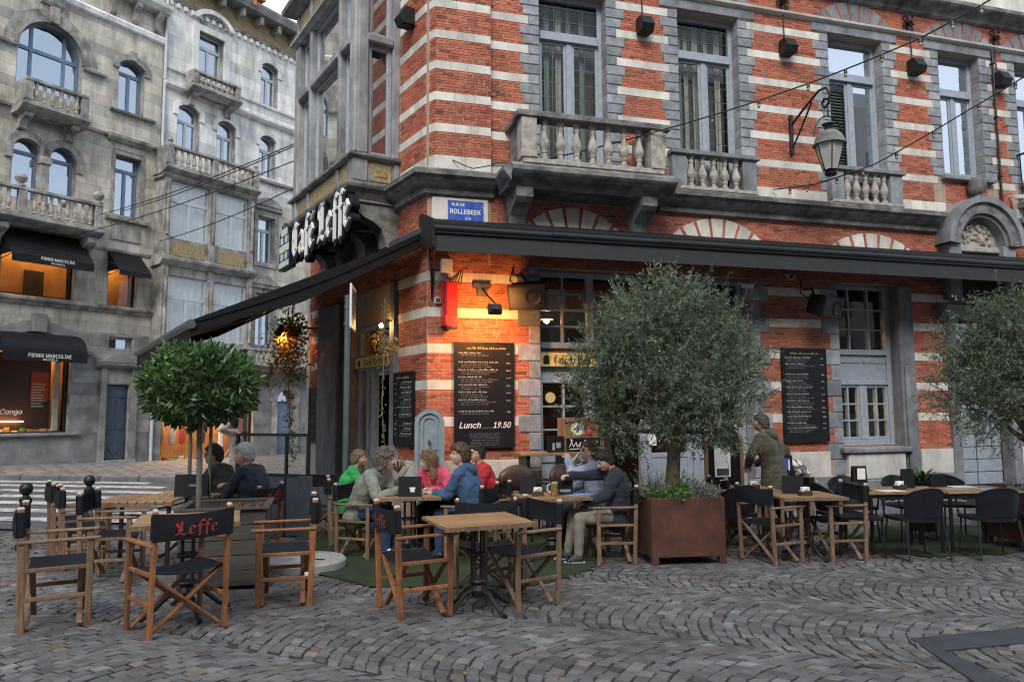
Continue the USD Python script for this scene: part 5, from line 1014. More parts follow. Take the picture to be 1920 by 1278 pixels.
# ---- menu boards
def words(fr, u0, u1, z, h, m, g, v, fill=.8):
    u = u0
    while u < u0+(u1-u0)*fill:
        w = g.uniform(.5, 2.4)*h*1.6; e = min(u+w, u1)
        x = u
        while x < e-h*.2:
            c = h*g.uniform(.35, .6); hh = h*g.choice([.62, .62, 1.]); m.fbox(fr, x, min(x+c, e), v, v+.001, z, z+hh*.35); 
            if g.random() < .7: m.fbox(fr, x, min(x+c*.45, e), v, v+.0012, z+hh*.3, z+hh)
            x += c+h*.18
        u = e+h*.55
def menu_board(label, fr, u0, u1, z0, z1, seed, v=.02, lunch=False, title='chalk_yellow', nblk=6, mats=('chalk_white', 'dim_chalk'), price=True):
    b = thing('menu_board', label, 'menu board'); g = np.random.default_rng(seed); W_ = u1-u0
    MB().fbox(fr, u0, u1, v, v+.045, z0, z1, None, .006).build('board', 'black_board', b); fv = v+.0455
    for q in ((u0, u1, z1-.02, z1), (u0, u1, z0, z0+.02), (u0, u0+.02, z0+.02, z1-.02), (u1-.02, u1, z0+.02, z1-.02)): MB().fbox(fr, q[0], q[1], v+.04, v+.052, q[2], q[3]).build('rim', 'black_metal', b)
    t = MB(); words(fr, u0+W_*.2, u1-W_*.12, z1-.10, .028, t, g, fv, .95); t.build('title_line', title, b, kind='stuff')
    a, d, p = MB(), MB(), MB(); z = z1-.17; zlow = z0+(.30 if lunch else .10)*(z1-z0)
    while z > zlow:
        words(fr, u0+W_*.07, u1-W_*.22, z, .021, a, g, fv, g.uniform(.4, .95))
        if price: words(fr, u1-W_*.13, u1-W_*.06, z-.012, .021, a, g, fv, .9)
        for k in range(g.integers(1, 3)): z -= .034; words(fr, u0+W_*.11, u1-W_*.25, z, .015, d, g, fv, g.uniform(.5, 1.))
        z -= .045+(.06 if g.random() < .12 else 0)
    a.build('menu_lines', mats[0], b, kind='stuff'); d.build('menu_small_print', mats[1], b, kind='stuff')
    if lunch:
        zz = z0+.30; text('Lunch', fr, u0+W_*.26, zz, fv, .085, 'chalk_white', b, 'lunch_lettering', .28, True, width=W_*.36); text('19.50', fr, u1-W_*.21, zz, fv, .085, 'chalk_white', b, 'price_lettering', .28, True, width=W_*.30)
        m = MB(); m.fbox(fr, u0+W_*.46, u0+W_*.62, fv, fv+.001, zz, zz+.005)
        for k in range(6): words(fr, u0+W_*(.24+.05*g.random()), u1-W_*.25, zz-.09-k*.033, .014, m, g, fv, .98)
        m.build('menu_small_print', 'dim_chalk', b, kind='stuff')
    return b
menu_board('large black menu board with Lunch 19.50 on the lit brick corner', R, .40, 1.335, .98, 2.57, 1, lunch=True)
menu_board('black menu board on the brick pier left of the lattice window', R, 6.12, 7.02, .97, 2.58, 2)
menu_board('narrow black menu board with yellow heading beside the side door', L, .36, 1.06, 1.02, 2.15, 3)
menu_board('scribbled black chalk board on the orange lit brick at the far end', L, 4.62, 5.35, .93, 2.04, 4, title='dim_chalk', mats=('dim_chalk', 'dim_chalk'))
# ---- small yellow cafe signs over the doors
def small_sign(label, fr, u0, u1, z0, z1, v):
    s = thing('door_sign', label, 'sign'); MB().fbox(fr, u0, u1, v, v+.03, z0, z1, None, .005).build('board', 'sign_cream', s); W_, H = u1-u0, z1-z0
    m, sh = blackletter('Caf\u00e9 Leffe', H*.5, .003, .17); text('', fr, (u0+u1)/2+.05*W_, z0+H*.25, v+.031, 0, 'black_board', s, mesh=m, width=W_*.55)
    em = seg_arch(u0+W_*.09, u0+W_*.09+H*.42, z0+H*.18, z0+H*.5, H*.25); MB().ext(em, fr, v+.03, v+.033).build('emblem', 'black_board', s); em = seg_arch(u1-W_*.09-H*.42, u1-W_*.09, z0+H*.18, z0+H*.5, H*.25); MB().ext(em, fr, v+.03, v+.033).build('emblem', 'black_board', s)
    for q in ((u0, u1, z0, z0+.012), (u0, u1, z1-.012, z1)): MB().fbox(fr, q[0], q[1], v+.03, v+.034, q[2], q[3]).build('rim', 'black_board', s)
small_sign('yellow Caf\u00e9 Leffe sign over the lattice window behind the big olive tree', R, 1.80, 2.78, 2.22, 2.47, -.21)
small_sign('orange lit Caf\u00e9 Leffe sign over the side door', Fr(L.w(0, 0, 0)[:2], -L.d[:2], L.n[:2]), -3.05, -1.45, 2.30, 2.52, -.08)
# ---- red alarm box and electrics
ab = thing('alarm_box', 'bright red metal alarm box on the lit brick corner', 'alarm box')
MB().ext(Polygon([(.23, 3.46), (.41, 3.46), (.41, 2.80), (.36, 2.76), (.23, 2.80)]), R, .05, .26).build('cover', 'alarm_red', ab); MB().fbox(R, .245, .395, .26, .275, 2.95, 3.44, None, .01).build('front_plate', 'alarm_red', ab); MB().fbox(R, .20, .23, .0, .20, 2.80, 3.46, None, .005).build('side_plate', 'alarm_red', ab); MB().fbox(R, .25, .40, .20, .255, 2.74, 2.80).build('dark_grille', 'black_board', ab)
jb = thing('junction_box', 'white junction box with trailing cables under the awning end', 'junction box'); MB().fbox(R, .19, .37, .01, .11, 3.60, 3.83, None, .015).build('box', 'white_plastic', jb)
c = MB()
for k in range(5): c.tube([R.w(.2+.03*k, .05, 3.6), R.w(.16+.06*k, .09, 3.50-.02*k), R.w(.30+.05*k, .07, 3.46), R.w(.42+.03*k, .03, 3.56+.03*k)], .006, 5)
for k in range(4): c.tube([R.w(.03+.015*k, .03, 4.2), R.w(.02+.02*k, .04, 3.9), R.w(.05+.012*k, .035, 3.5), R.w(.06, .03, 3.18)], .007, 5)
c.build('cables', 'black_metal', jb, kind='stuff')
wb = thing('alarm_sensor', 'small white square sensor left of the red alarm box', 'sensor'); MB().fbox(R, .10, .20, .01, .06, 3.14, 3.24, None, .012).build('case', 'white_plastic', wb); MB().fbox(R, .12, .18, .06, .064, 3.16, 3.22).build('lens', 'grey_metal', wb)
# ---- floodlights
emit('flood_lens', (1.0, .37, .085), 420.); emit('flood_lens_soft', (1.0, .40, .08), 260.)
fl = thing('floodlight', 'black floodlight on a bracket throwing warm light onto the brick corner', 'floodlight')
MB().fbox(R, .70, .97, .0, .10, 3.40, 3.48, None, .01).build('bracket', 'grey_metal', fl); MB().fbox(R, .76, .92, .0, .07, 3.28, 3.40, None, .01).build('back_plate', 'grey_metal', fl)
MB().tube([R.w(.84, .08, 3.38), R.w(.85, .35, 3.24), R.w(.83, .80, 3.07)], .014, 8).build('arm', 'black_metal', fl)
hd = MB(); _t = math.radians(24); Rh = np.stack([R.d, R.n*math.cos(_t)+np.array([0, 0, 1.])*math.sin(_t), -R.n*math.sin(_t)+np.array([0, 0, 1.])*math.cos(_t)], 1)
hc = R.w(.82, .85, 2.97); hd.box(hc, (.20, .08, .15), Rh, .012).box(hc+Rh@np.array([0, .05, 0]), (.14, .04, .10), Rh, .01); hd.build('head', 'black_metal', fl)
MB().box(hc-Rh@np.array([0, .042, 0]), (.16, .006, .11), Rh).build('lens', 'flood_lens', fl)
f2 = thing('floodlight', 'black arm floodlight among the hanging orange plant at the far pillar', 'floodlight')
pa, pb = L.w(4.72, .12, 3.22), L.w(4.78, .85, 3.20); MB().tube([pa, pb], .02, 8).build('arm', 'black_metal', f2)
q = pb+np.array([0, 0, -.06]); ax = L.w(4.95, .0, 2.5)-q; ax = ax/np.linalg.norm(ax); s_ = np.cross(ax, [0, 0, 1]); s_ /= np.linalg.norm(s_); R2 = np.stack([s_, ax, np.cross(s_, ax)], 1)
MB().box(q, (.16, .12, .22), R2, .015).build('head', 'black_metal', f2); MB().box(q+ax*.065, (.12, .006, .17), R2).build('lens', 'flood_lens_soft', f2)
# ---- loudspeakers under the awning
def big_speaker(label, fr, u, v, z, yaw, pitch):
    s = thing('loudspeaker', label, 'loudspeaker'); cy, sy, cp_, sp_ = math.cos(yaw), math.sin(yaw), math.cos(pitch), math.sin(pitch)
    f = fr.n*cy+fr.d*sy; f = f*cp_-np.array([0, 0, 1.])*sp_; x = np.cross(f, [0, 0, 1.]); x /= np.linalg.norm(x); up = np.cross(x, f); M_ = np.stack([x, f, up], 1); c = fr.w(u, v, z)
    P = np.array([(-.29, .17, -.19), (.29, .17, -.19), (.29, .17, .19), (-.29, .17, .19), (-.20, -.19, -.16), (.20, -.19, -.16), (.20, -.19, .16), (-.20, -.19, .16)])
    h = trimesh.Trimesh(P).convex_hull; h.vertices = h.vertices @ M_.T+c; MB().tm(h).build('cabinet', 'awning_black', s); MB().box(c+M_@np.array([0, .174, 0]), (.53, .012, .33), M_, .004).build('grille', 'black_board', s)
    MB().lathe([(0, 0), (.10, 0), (.12, .012), (.09, .004), (0, -.02)], c+M_@np.array([-.1, .182, 0]), 18, R=np.stack([M_[:, 0], M_[:, 2], M_[:, 1]], 1)).build('cone', 'black_board', s)
    MB().tube([fr.w(u-.05, .0, z+.35), fr.w(u-.05, .22, z+.33), c+M_@np.array([0, -.18, .05])], .022, 8).tube([fr.w(u-.12, .02, z+.5), fr.w(u-.22, .15, z+.25), fr.w(u-.1, .3, z+.1)], .012, 6).build('bracket', 'black_metal', s)
big_speaker('big black loudspeaker hung under the awning right of the lit corner', R, 1.47, .42, 3.27, -.5, .38)
big_speaker('black loudspeaker hung above the right hand menu board', R, 6.72, .45, 3.27, .35, .3)
# ---- row of small black wall boxes with drop rods and iron wall anchors
def wall_box(fr, u, z, label, rod=True):
    w = thing('wall_speaker', label, 'wall speaker', group=None); pr = [(0, 0), (.20, -.02), (.26, .10), (.16, .27), (0, .27)]
    F2 = Fr(fr.w(u-.11, 0, 0)[:2], fr.n[:2], -fr.d[:2]); moulding(Fr(fr.w(u-.11, .03, 0)[:2], fr.d[:2], fr.n[:2]), 0, .22, [(a, z+b) for a, b in pr], 'case', 'black_metal', parent=w, cuts=0)
    MB().fbox(fr, u-.08, u+.08, .05, .22, z-.03, z-.005).build('grille', 'awning_valance', w); MB().fbox(fr, u-.04, u+.04, .0, .06, z+.05, z+.2).build('bracket', 'grey_metal', w)
    if rod: MB().tube([fr.w(u, .05, z+.27), fr.w(u, .03, 8.62)], .012, 6).build('rod', 'black_metal', w)
for u, t in ((3.65, 'black wall speaker between the two leaded windows'), (6.46, 'black wall speaker between the second and third windows'), (9.3, 'black wall speaker between the third and fourth windows'), (11.38, 'black wall speaker right of the fourth window')): wall_box(R, u, 7.84, t)
wall_box(L, .55, 7.72, 'black wall speaker beside the oriel at the brick corner', False)
for u, t in ((3.65, 'black iron wall anchor above the first brick pier'), (6.46, 'black iron wall anchor above the lantern pier'), (9.27, 'black iron wall anchor above the third brick pier'), (11.40, 'black iron wall anchor at the right end')):
    a = thing('wall_anchor', t, 'wall anchor'); z = 8.86; MB().fbox(R, u-.02, u+.02, .02, .06, z-.2, z+.2, None, .008).build('stem', 'black_metal', a)
    for s in (-1, 1):
        for k in range(2): zz = z-.1+k*.14; MB().tube([R.w(u, .04, zz-.05), R.w(u+s*.10, .05, zz), R.w(u+s*.13, .05, zz+.09), R.w(u+s*.07, .05, zz+.10)], .017, 6).build('scroll', 'black_metal', a)
    MB().lathe([(0, -.05), (.05, -.03), (.07, .0), (.05, .03), (0, .05)], R.w(u, .07, z), 10).build('boss', 'black_metal', a)
# ---- wall lantern
ln = thing('wall_lantern', 'old iron street lantern hanging from a scrolled wall bracket', 'lantern')
def lantern():
    u, V, z = 6.52, 1.0, 5.70; P = lambda v, zz: R.w(u, v, zz)
    MB().fbox(R, u-.03, u+.03, .02, .08, 6.02, 6.75, None, .01).build('wall_plate', 'black_metal', ln)
    MB().tube([P(.05, 6.55), P(.4, 6.72), P(.8, 6.88), P(.98, 6.86), P(1.07, 6.72), P(1.03, 6.57), P(.92, 6.53), P(.87, 6.62), P(.93, 6.69), P(1.0, 6.65)], .021, 8).build('arm', 'black_metal', ln, smooth=40)
    MB().tube([P(.05, 6.12), P(.3, 6.38), P(.62, 6.76)], .016, 8).build('brace', 'black_metal', ln); MB().tube([P(1.0, 6.55), P(1.0, 6.36)], .014, 6).build('hanger', 'black_metal', ln)
    MB().tube([P(1.0, 6.36)+R.d*.3*math.sin(t)-np.array([0, 0, .42*(1-math.cos(t))]) for t in np.linspace(-1.45, 1.45, 15)], .012, 6).build('yoke', 'black_metal', ln)
    c = R.w(u, V, 0); n = 6; ang = np.arange(n)*math.pi/3+.3
    MB().lathe([(.0, 6.24), (.06, 6.24), (.11, 6.22), (.07, 6.17), (.07, 6.12)], c, 12).build('cap', 'black_metal', ln, smooth=40)
    MB().lathe([(.07, 6.12), (.14, 6.09), (.215, 6.00), (.245, 5.91), (.27, 5.865), (.21, 5.865)], c, 18).build('hood', 'weathered_stone', ln, smooth=40)
    r0, r1, z0, z1 = .115, .235, 5.44, 5.87; pm('frosted_pane', (.40, .40, .36), (.33, .33, .30), .25)
    for k in range(n):
        a, b = ang[k], ang[(k+1) % n]; q = np.array([c+[r0*math.cos(a), r0*math.sin(a), z0], c+[r0*math.cos(b), r0*math.sin(b), z0], c+[r1*math.cos(b), r1*math.sin(b), z1], c+[r1*math.cos(a), r1*math.sin(a), z1]]); nn = np.append(np.mean(q[:, :2]-c[:2], 0), 0); nn /= np.linalg.norm(nn)
        MB().add(np.vstack([q, q-nn*.006]), [[0, 1, 2, 3], [7, 6, 5, 4], [0, 4, 5, 1], [1, 5, 6, 2], [2, 6, 7, 3], [3, 7, 4, 0]]).build('pane', 'frosted_pane', ln); MB().tube([q[0], q[3]], .010, 5).build('glazing_bar', 'black_metal', ln)
    MB().lathe([(0, 5.35), (.085, 5.35), (.11, 5.38), (.085, 5.41), (.12, 5.445), (0, 5.445)], c, 6).build('foot', 'black_metal', ln)
lantern()
# ---- festoon lights
pm('bulb_glass', (.30, .24, .18), (.2, .16, .12), .12, coat=.5)
def catenary(pts, n=8):
    o = []
    for a, b in zip(pts[:-1], pts[1:]): o += [a+(b-a)*t-np.array([0, 0, .04*4*t*(1-t)*np.linalg.norm(b-a)/4]) for t in np.linspace(0, 1, n)[:-1]]
    return np.array(o+[pts[-1]])
def festoon(label, pts, bulbs, r=.011):
    s = thing('festoon_light', label, 'string lights'); P_ = catenary([np.asarray(p) for p in pts]); MB().tube(P_, r, 6).build('cable', 'black_metal', s)
    for b in bulbs:
        i = int(b*(len(P_)-1)); f = b*(len(P_)-1)-i; p = P_[i]+(P_[min(i+1, len(P_)-1)]-P_[i])*f
        MB().lathe([(0, .0), (.022, .0), (.026, -.06), (.02, -.065)], p, 8).build('lamp_holder', 'black_metal', s, smooth=40); MB().lathe([(.014, -.06), (.022, -.078), (.023, -.095), (.015, -.112), (0, -.118)], p, 10).build('bulb', 'bulb_glass', s, smooth=True)
festoon('upper festoon cable of bulbs rising from the balcony to the top right', [R.w(.42, .06, 5.32), at(1005, 303, 11.6), at(1245, 243, 11.3), at(1515, 157, 10.4), at(1725, 72, 9.6), at(1905, -28, 8.9)], [.27, .40, .47, .535, .60, .67, .735, .80, .87, .93])
festoon('lower festoon cable of bulbs rising from the lantern pier to the right edge', [R.w(6.1, .05, 5.36), at(1530, 345, 12.2), at(1640, 308, 11.9), at(1815, 207, 11.3), at(1990, 100, 10.6)], [.1, .2, .34, .45, .56, .66, .78, .88])
def cable(label, pts, r=.012): s = thing('cable', label, 'cable'); MB().tube(catenary(pts), r, 5).build('wire', 'black_metal', s)
cable('thin black cable sagging along the cornice left of the balcony', [R.w(.36, .14, 5.34), R.w(.62, .36, 5.16), R.w(1.0, .2, 5.31)], .008)
for k, (a, b, t) in enumerate((((185, 403), (556, 268), 'upper black overhead wire across the side street'), ((150, 438), (556, 300), 'second black overhead wire across the side street'), ((225, 397), (556, 272), 'thick black overhead wire under the upper one'), ((0, 445), (220, 495), 'thin wire hanging in front of the tall shop awning'), ((300, 452), (552, 352), 'lowest black overhead wire crossing the bay windows'))):
    cable(t, [at(*a, 24-k*.3), at(*b, 15.6 if b[0] > 400 else 23)], .013 if k != 3 else .009)
dpp = thing('drainpipe', 'thin dark drainpipe down the right end of the brick front', 'drainpipe'); MB().tube([R.w(11.27, .06, 8.6), R.w(11.27, .06, 5.4), R.w(11.32, .06, 4.5)], .022, 8).build('pipe', 'black_metal', dpp, smooth=40)
for z in (6, 7.2, 8.3): MB().fbox(R, 11.24, 11.30, .0, .09, z, z+.03).build('pipe_clamp', 'black_metal', dpp)
def camera_box(label, u, v, z, yaw):
    c = thing('security_camera', label, 'security camera'); d = R.n*math.cos(yaw)+R.d*math.sin(yaw); p = R.w(u, v, z); MB().bar(p, p+d*.24-np.array([0, 0, .05]), .09, .08, ch=.015).build('housing', 'white_plastic', c); MB().bar(p+d*.24-np.array([0, 0, .05]), p+d*.25-np.array([0, 0, .053]), .06, .06).build('lens', 'black_board', c); MB().tube([R.w(u, 0, z+.05), p+np.array([0, 0, .03])], .018, 6).build('mount', 'white_plastic', c)
camera_box('white dome camera under the awning right of the big olive tree', 5.36, .12, 3.62, .4); camera_box('small white camera under the awning above the right menu board', 6.3, .12, 3.82, -.5); camera_box('white camera box at the right end of the cornice', 11.5, .15, 5.6, .3)
# iron balcony at the right edge
ib = thing('iron_balcony', 'black wrought iron balcony at the right edge of the brick front', 'balcony')
MB().fbox(R, 11.72, 13.2, .0, .62, 5.42, 5.54, None, .01).build('floor_slab', 'weathered_stone', ib)
for z in (5.60, 6.48): MB().fbox(R, 11.76, 13.15, .56, .60, z, z+.035).fbox(R, 11.76, 11.79, .0, .56, z, z+.035).build('rail', 'black_metal', ib)
for k in range(12): u = 11.78+k*.12; MB().tube([R.w(u, .58, 5.62), R.w(u+.03, .62, 5.85), R.w(u-.02, .55, 6.2), R.w(u, .58, 6.48)], .012, 5).build('iron_bar', 'black_metal', ib)
for k in range(5): MB().tube([R.w(11.775, .08+k*.11, 5.62), R.w(11.76, .1+k*.11, 5.95), R.w(11.775, .08+k*.11, 6.48)], .012, 5).build('iron_bar', 'black_metal', ib)
# ---- pendant lamps glowing inside
emit('warm_bulb', (1.0, .5, .16), 90.)
def pendant(label, u, v, z, zt=4.2, r=.05):
    p = thing('pendant_lamp', label, 'lamp'); MB().tube([R.w(u, v, zt), R.w(u, v, z+.12)], .006, 5).build('cord', 'black_metal', p); MB().lathe([(.02, z+.13), (.05, z+.10), (.12, z+.02), (.115, z+.02), (.03, z+.1)], R.w(u, v, 0), 14).build('shade', 'goods_gold', p, smooth=40); MB().lathe([(0, z-.05), (.04, z-.03), (r, z), (.03, z+.04), (0, z+.05)], R.w(u, v, 0), 10).build('bulb', 'warm_bulb', p, smooth=True)
pendant('glowing pendant lamp behind the upper panes right of the door', 8.05, -1.1, 2.95); pendant('pair lamp glowing low behind the lattice window, left one', 7.62, -1.0, 1.60); pendant('pair lamp glowing low behind the lattice window, right one', 7.75, -1.15, 1.62)
pendant('glowing lamp high behind the upper panes beside the loudspeaker', 2.2, -.9, 3.05); pendant('glowing lamp behind the big olive tree panes', 4.4, -1.1, 2.4); pendant('lamp inside behind the side door', 1.3, -1.6, 2.75)
wl = thing('wall_lamp', 'small bright lamp beside the side door window under the awning', 'lamp'); MB().tube([L.w(1.17, .05, 3.0), L.w(1.22, .16, 3.02), L.w(1.27, .2, 2.96)], .012, 6).build('arm', 'black_metal', wl); MB().lathe([(0, -.04), (.03, -.03), (.035, 0), (.02, .03), (0, .04)], L.w(1.27, .2, 2.93), 10).build('bulb', 'warm_bulb', wl, smooth=True)
iw = MB().fbox(R, 7.9, 8.35, -1.9, -1.86, 1.2, 1.75); iw.build('lit_wall_panel', 'lamplit_orange', cafe); MB().fbox(R, 2.0, 5.3, -1.55, -1.5, 3.35, 3.85).build('lit_wall_panel', 'lamplit_orange', cafe)  # panels added for the lamplit wall look, glow put into their colour
# ---- street furniture at the corner
fo = thing('drinking_fountain', 'grey blue cast iron drinking fountain with an arched top at the corner', 'fountain')
def fountain():
    d = np.array([math.sin(.12), -math.cos(.12)]); F_ = Fr(C0(.0)[:2], (math.cos(.12), math.sin(.12)), d); pm('fountain_paint', (.25, .30, .33), (.19, .23, .26), .5, 9, .1, 60)
    zg = gz(*F_.o[:2])
    MB().ext(seg_arch(-.19, .19, zg, 1.36, .185, 16), F_, 0, .14).build('body', 'fountain_paint', fo); MB().ext(seg_arch(-.205, .205, zg, 1.36, .20, 16).difference(seg_arch(-.15, .15, zg-.1, 1.36, .145, 16)), F_, .0, .17).build('raised_rim', 'fountain_paint', fo)
    MB().ext(seg_arch(-.11, .11, 1.0, 1.36, .105, 12).difference(seg_arch(-.085, .085, 1.03, 1.36, .08, 12)), F_, .14, .16).build('arch_moulding', 'fountain_paint', fo)
    MB().tube([F_.w(0, .13, 1.12), F_.w(0, .22, 1.12), F_.w(0, .25, 1.08)], .018, 8).build('spout', 'black_metal', fo); MB().lathe([(0, .0), (.16, .0), (.20, .06), (.21, .12), (.17, .10), (0, .05)], F_.w(0, .14, .35), 18).build('basin', 'fountain_paint', fo, smooth=40); MB().fbox(F_, -.24, .24, -.02, .2, zg, zg+.12, None, .02).build('plinth', 'fountain_paint', fo)
C0 = lambda k: np.array([*(np.array(_c0)+np.array([.10, -.55])), 0.])
fountain()
po = thing('sign_pole', 'green grey street pole carrying a white sign seen nearly edge on', 'sign pole')
def pole():
    x, y = -2.28, 10.3; z = gz(x, y); pm('pole_paint', (.07, .11, .11), (.05, .08, .08), .5, 5); MB().tube([(x, y, z), (x, y, 3.12)], .042, 14).build('post', 'pole_paint', po, smooth=40); MB().lathe([(0, 0), (.046, 0), (.046, .03), (0, .045)], (x, y, 3.11), 14).build('cap', 'pole_paint', po)
    for zz in (2.95, 2.72): MB().lathe([(.042, 0), (.052, 0), (.052, .05), (.042, .05)], (x, y, zz), 14).build('clamp', 'grey_metal', po)
    d = np.array([-.105, .99, 0]); d /= np.linalg.norm(d); n_ = np.array([d[1], -d[0], 0]); c = np.array([x, y, 2.98])+n_*.06+d*.10
    M_ = np.stack([d, n_, [0, 0, 1.]], 1); MB().box(c, (.58, .03, .62), M_, .012).build('sign_panel', 'sign_white', po); MB().box(c+n_*.0165, (.48, .003, .5), M_).build('sign_face', 'grey_metal', po)
pole()
# ================================================================ terrace furniture
pm('teak', (.33, .135, .052), (.19, .072, .028), .55, 7, .25, 120, tint=True, stretch=(6, 6, 1.2), bdist=.002, dirt=((.62, .60, .58), 5))
pm('weathered_teak', (.26, .165, .10), (.15, .088, .05), .7, 7, .3, 120, tint=True, stretch=(6, 6, 1.2), bdist=.002, dirt=((.7, .68, .66), 5))
pm('canvas_black', (.014, .015, .019), (.009, .010, .013), .85, 30, .3, 900, bdist=.001, spec=.25)
pm('red_print', (.34, .035, .03), (.2, .025, .02), .8, 40)
pm('table_wood', (.33, .21, .105), (.23, .14, .066), .45, 6, .15, 120, tint=True, stretch=(1.5, 9, 1), bdist=.002, dirt=((.75, .72, .70), 3))
pm('cast_iron', (.012, .012, .013), (.012, .012, .013), .5, 25, .2, 150, bdist=.002)
pm('pale_tip', (.62, .55, .43), (.5, .42, .3), .7, 30)
pm('corten', (.120, .043, .024), (.062, .024, .015), .8, 3.5, .3, 120, bdist=.002, dirt=((.55, .5, .5), 1.8))
pm('soil', (.04, .028, .018), (.02, .014, .01), .95, 30, .9, 60)
pm('grey_board', (.075, .066, .056), (.045, .04, .035), .8, 6, .4, 60, tint=True, stretch=(1, 1, 7))
pm('concrete', (.36, .355, .33), (.26, .255, .24), .9, 9, .4, 120)
pm('dark_plastic', (.011, .013, .018), (.008, .009, .012), .5, 12, spec=.35)
def director_chair(name_print):
    t = thing('director_chair', 'x', 'chair', (0, 0, -50)); g = np.random.default_rng(3 if name_print else 4); wd = 'teak' if name_print else 'weathered_teak'
    tn = lambda: np.full(3, 1+g.normal(0, .10))
    X, YR, YF = .262, -.205, .205
    for s in (-1, 1):
        MB().bar((s*X, YR, .0), (s*X, YR-.035, .865), .028, .046, up=(0, 1, 0), ch=.004, t=tn()).build('rear_leg', wd, t)
        MB().bar((s*X, YF, .0), (s*X, YF, .622), .028, .046, up=(0, 1, 0), ch=.004, t=tn()).build('front_leg', wd, t)
        MB().box((s*X, .01, .634), (.052, .52, .022), ch=.006, t=tn()).build('armrest', wd, t)
        for z in (.435, .235): MB().box((s*X, 0, z), (.022, .40, .030), ch=.004, t=tn()).build('side_rail', wd, t)
        MB().bar((s*X, YR-.035, .86), (s*X, YR-.0358, .885), .03, .048, up=(0, 1, 0), ch=.008).build('post_tip', 'pale_tip', t)
    for y in (-.165, .165):
        for s in (-1, 1): MB().bar((-s*.248, y+s*.013, .025), (s*.248, y+s*.013, .425), .022, .040, up=(0, 1, 0), ch=.004, t=tn()).build('cross_brace', wd, t)
    def sheet(f, n, m, th, nm, mt):
        U, V_ = np.meshgrid(np.linspace(0, 1, n), np.linspace(0, 1, m), indexing='ij'); A, Nn = f(U, V_)
        v = np.concatenate([(A+Nn*th/2).reshape(-1, 3), (A-Nn*th/2).reshape(-1, 3)]); i, j = np.meshgrid(np.arange(n-1), np.arange(m-1), indexing='ij')
        q = np.stack([i*m+j, (i+1)*m+j, (i+1)*m+j+1, i*m+j+1], -1).reshape(-1, 4); k = n*m; fs = [q, (q+k)[:, ::-1]]
        ring = [a*m for a in range(n)]+[(n-1)*m+b for b in range(1, m)]+[a*m+m-1 for a in range(n-2, -1, -1)]+[b for b in range(m-2, 0, -1)]
        fs.append(np.array([[ring[a], ring[(a+1) % len(ring)], ring[(a+1) % len(ring)]+k, ring[a]+k] for a in range(len(ring))])); return MB().add(v, np.vstack(fs)).build(nm, mt, t, smooth=50)
    def seat(U, V_):
        x = -.25+.5*U; z = .448-.035*np.sin(np.pi*U)-.006*np.sin(np.pi*V_)*np.sin(np.pi*U); return np.stack([x, -.19+.38*V_, z], -1), np.broadcast_to(np.array([0, 0, 1.]), x.shape+(3,))
    sheet(seat, 13, 5, .006, 'seat', 'canvas_black')
    def back(U, V_):
        x = -.285+.57*U; z = .665+.19*V_; e = np.clip((np.abs(U-.5)-.44)/.06, 0, 1); y = YR-.035*z/.865-.026-.032*np.sin(np.pi*U)*(1-.3*V_)-.012*np.sin(np.pi*V_)*np.sin(np.pi*U)+.026*0*e; return np.stack([x, y, z-.018*np.sin(np.pi*U)*V_], -1), np.broadcast_to(np.array([0, 1., 0]), x.shape+(3,))
    sheet(back, 17, 5, .005, 'backrest', 'canvas_black')
    for s in (-1, 1): MB().bar((s*X, YR-.026, .665), (s*X, YR-.036, .858), .046, .062, up=(0, 1, 0), ch=.016).build('canvas_sleeve', 'canvas_black', t)
    if name_print:
        m, sh = blackletter('Leffe', .098, .001, .22); V = np.array(m.vertices); V[:, 0] -= V[:, 0].mean(); V[:, 0] *= 1.25; x = V[:, 0]; U = (x+.285)/.57; zz = .705+V[:, 1]; VV = (zz-.665)/.19
        m2 = trimesh.Trimesh(V, m.faces).subdivide_to_size(.05) if False else m
        y = YR-.035*zz/.865-.026-.032*np.sin(np.pi*U)*(1-.3*VV)-.012*np.sin(np.pi*VV)*np.sin(np.pi*U)-.0042-V[:, 2]; MB().add(np.stack([x, y, zz-.018*np.sin(np.pi*U)*VV], -1), np.array(m.faces)).build('lettering', 'red_print', t)
    return t
def chair_pose(rear, front, near):
    a, b = ground(*rear)[:2], ground(*front)[:2]; f = (b-a)/np.linalg.norm(b-a); r = np.array([f[1], -f[0]]); c = (a+b)/2+r*(.262 if near == 'L' else -.262); return c, math.atan2(-f[0], f[1])
seats = {}
def put(kind, c, yaw, label, key=None):
    src = protos[kind]; loc = (c[0], c[1], gz(c[0], c[1])+.004)
    if not used.get(kind):
        used[kind] = 1; stage.GetPrimAtPath(src).GetAttribute('xformOp:transform').Set(mat4(loc, yaw)); setd(src, label=label, group=groups[kind])
    else: copy_of(src, loc, yaw, label)
    if key: seats[key] = (np.array(loc), yaw)
protos, used, groups = {}, {}, {}
protos['print'] = director_chair(True); protos['plain'] = director_chair(False); groups['print'] = groups['plain'] = 'wooden director chairs on the terrace'
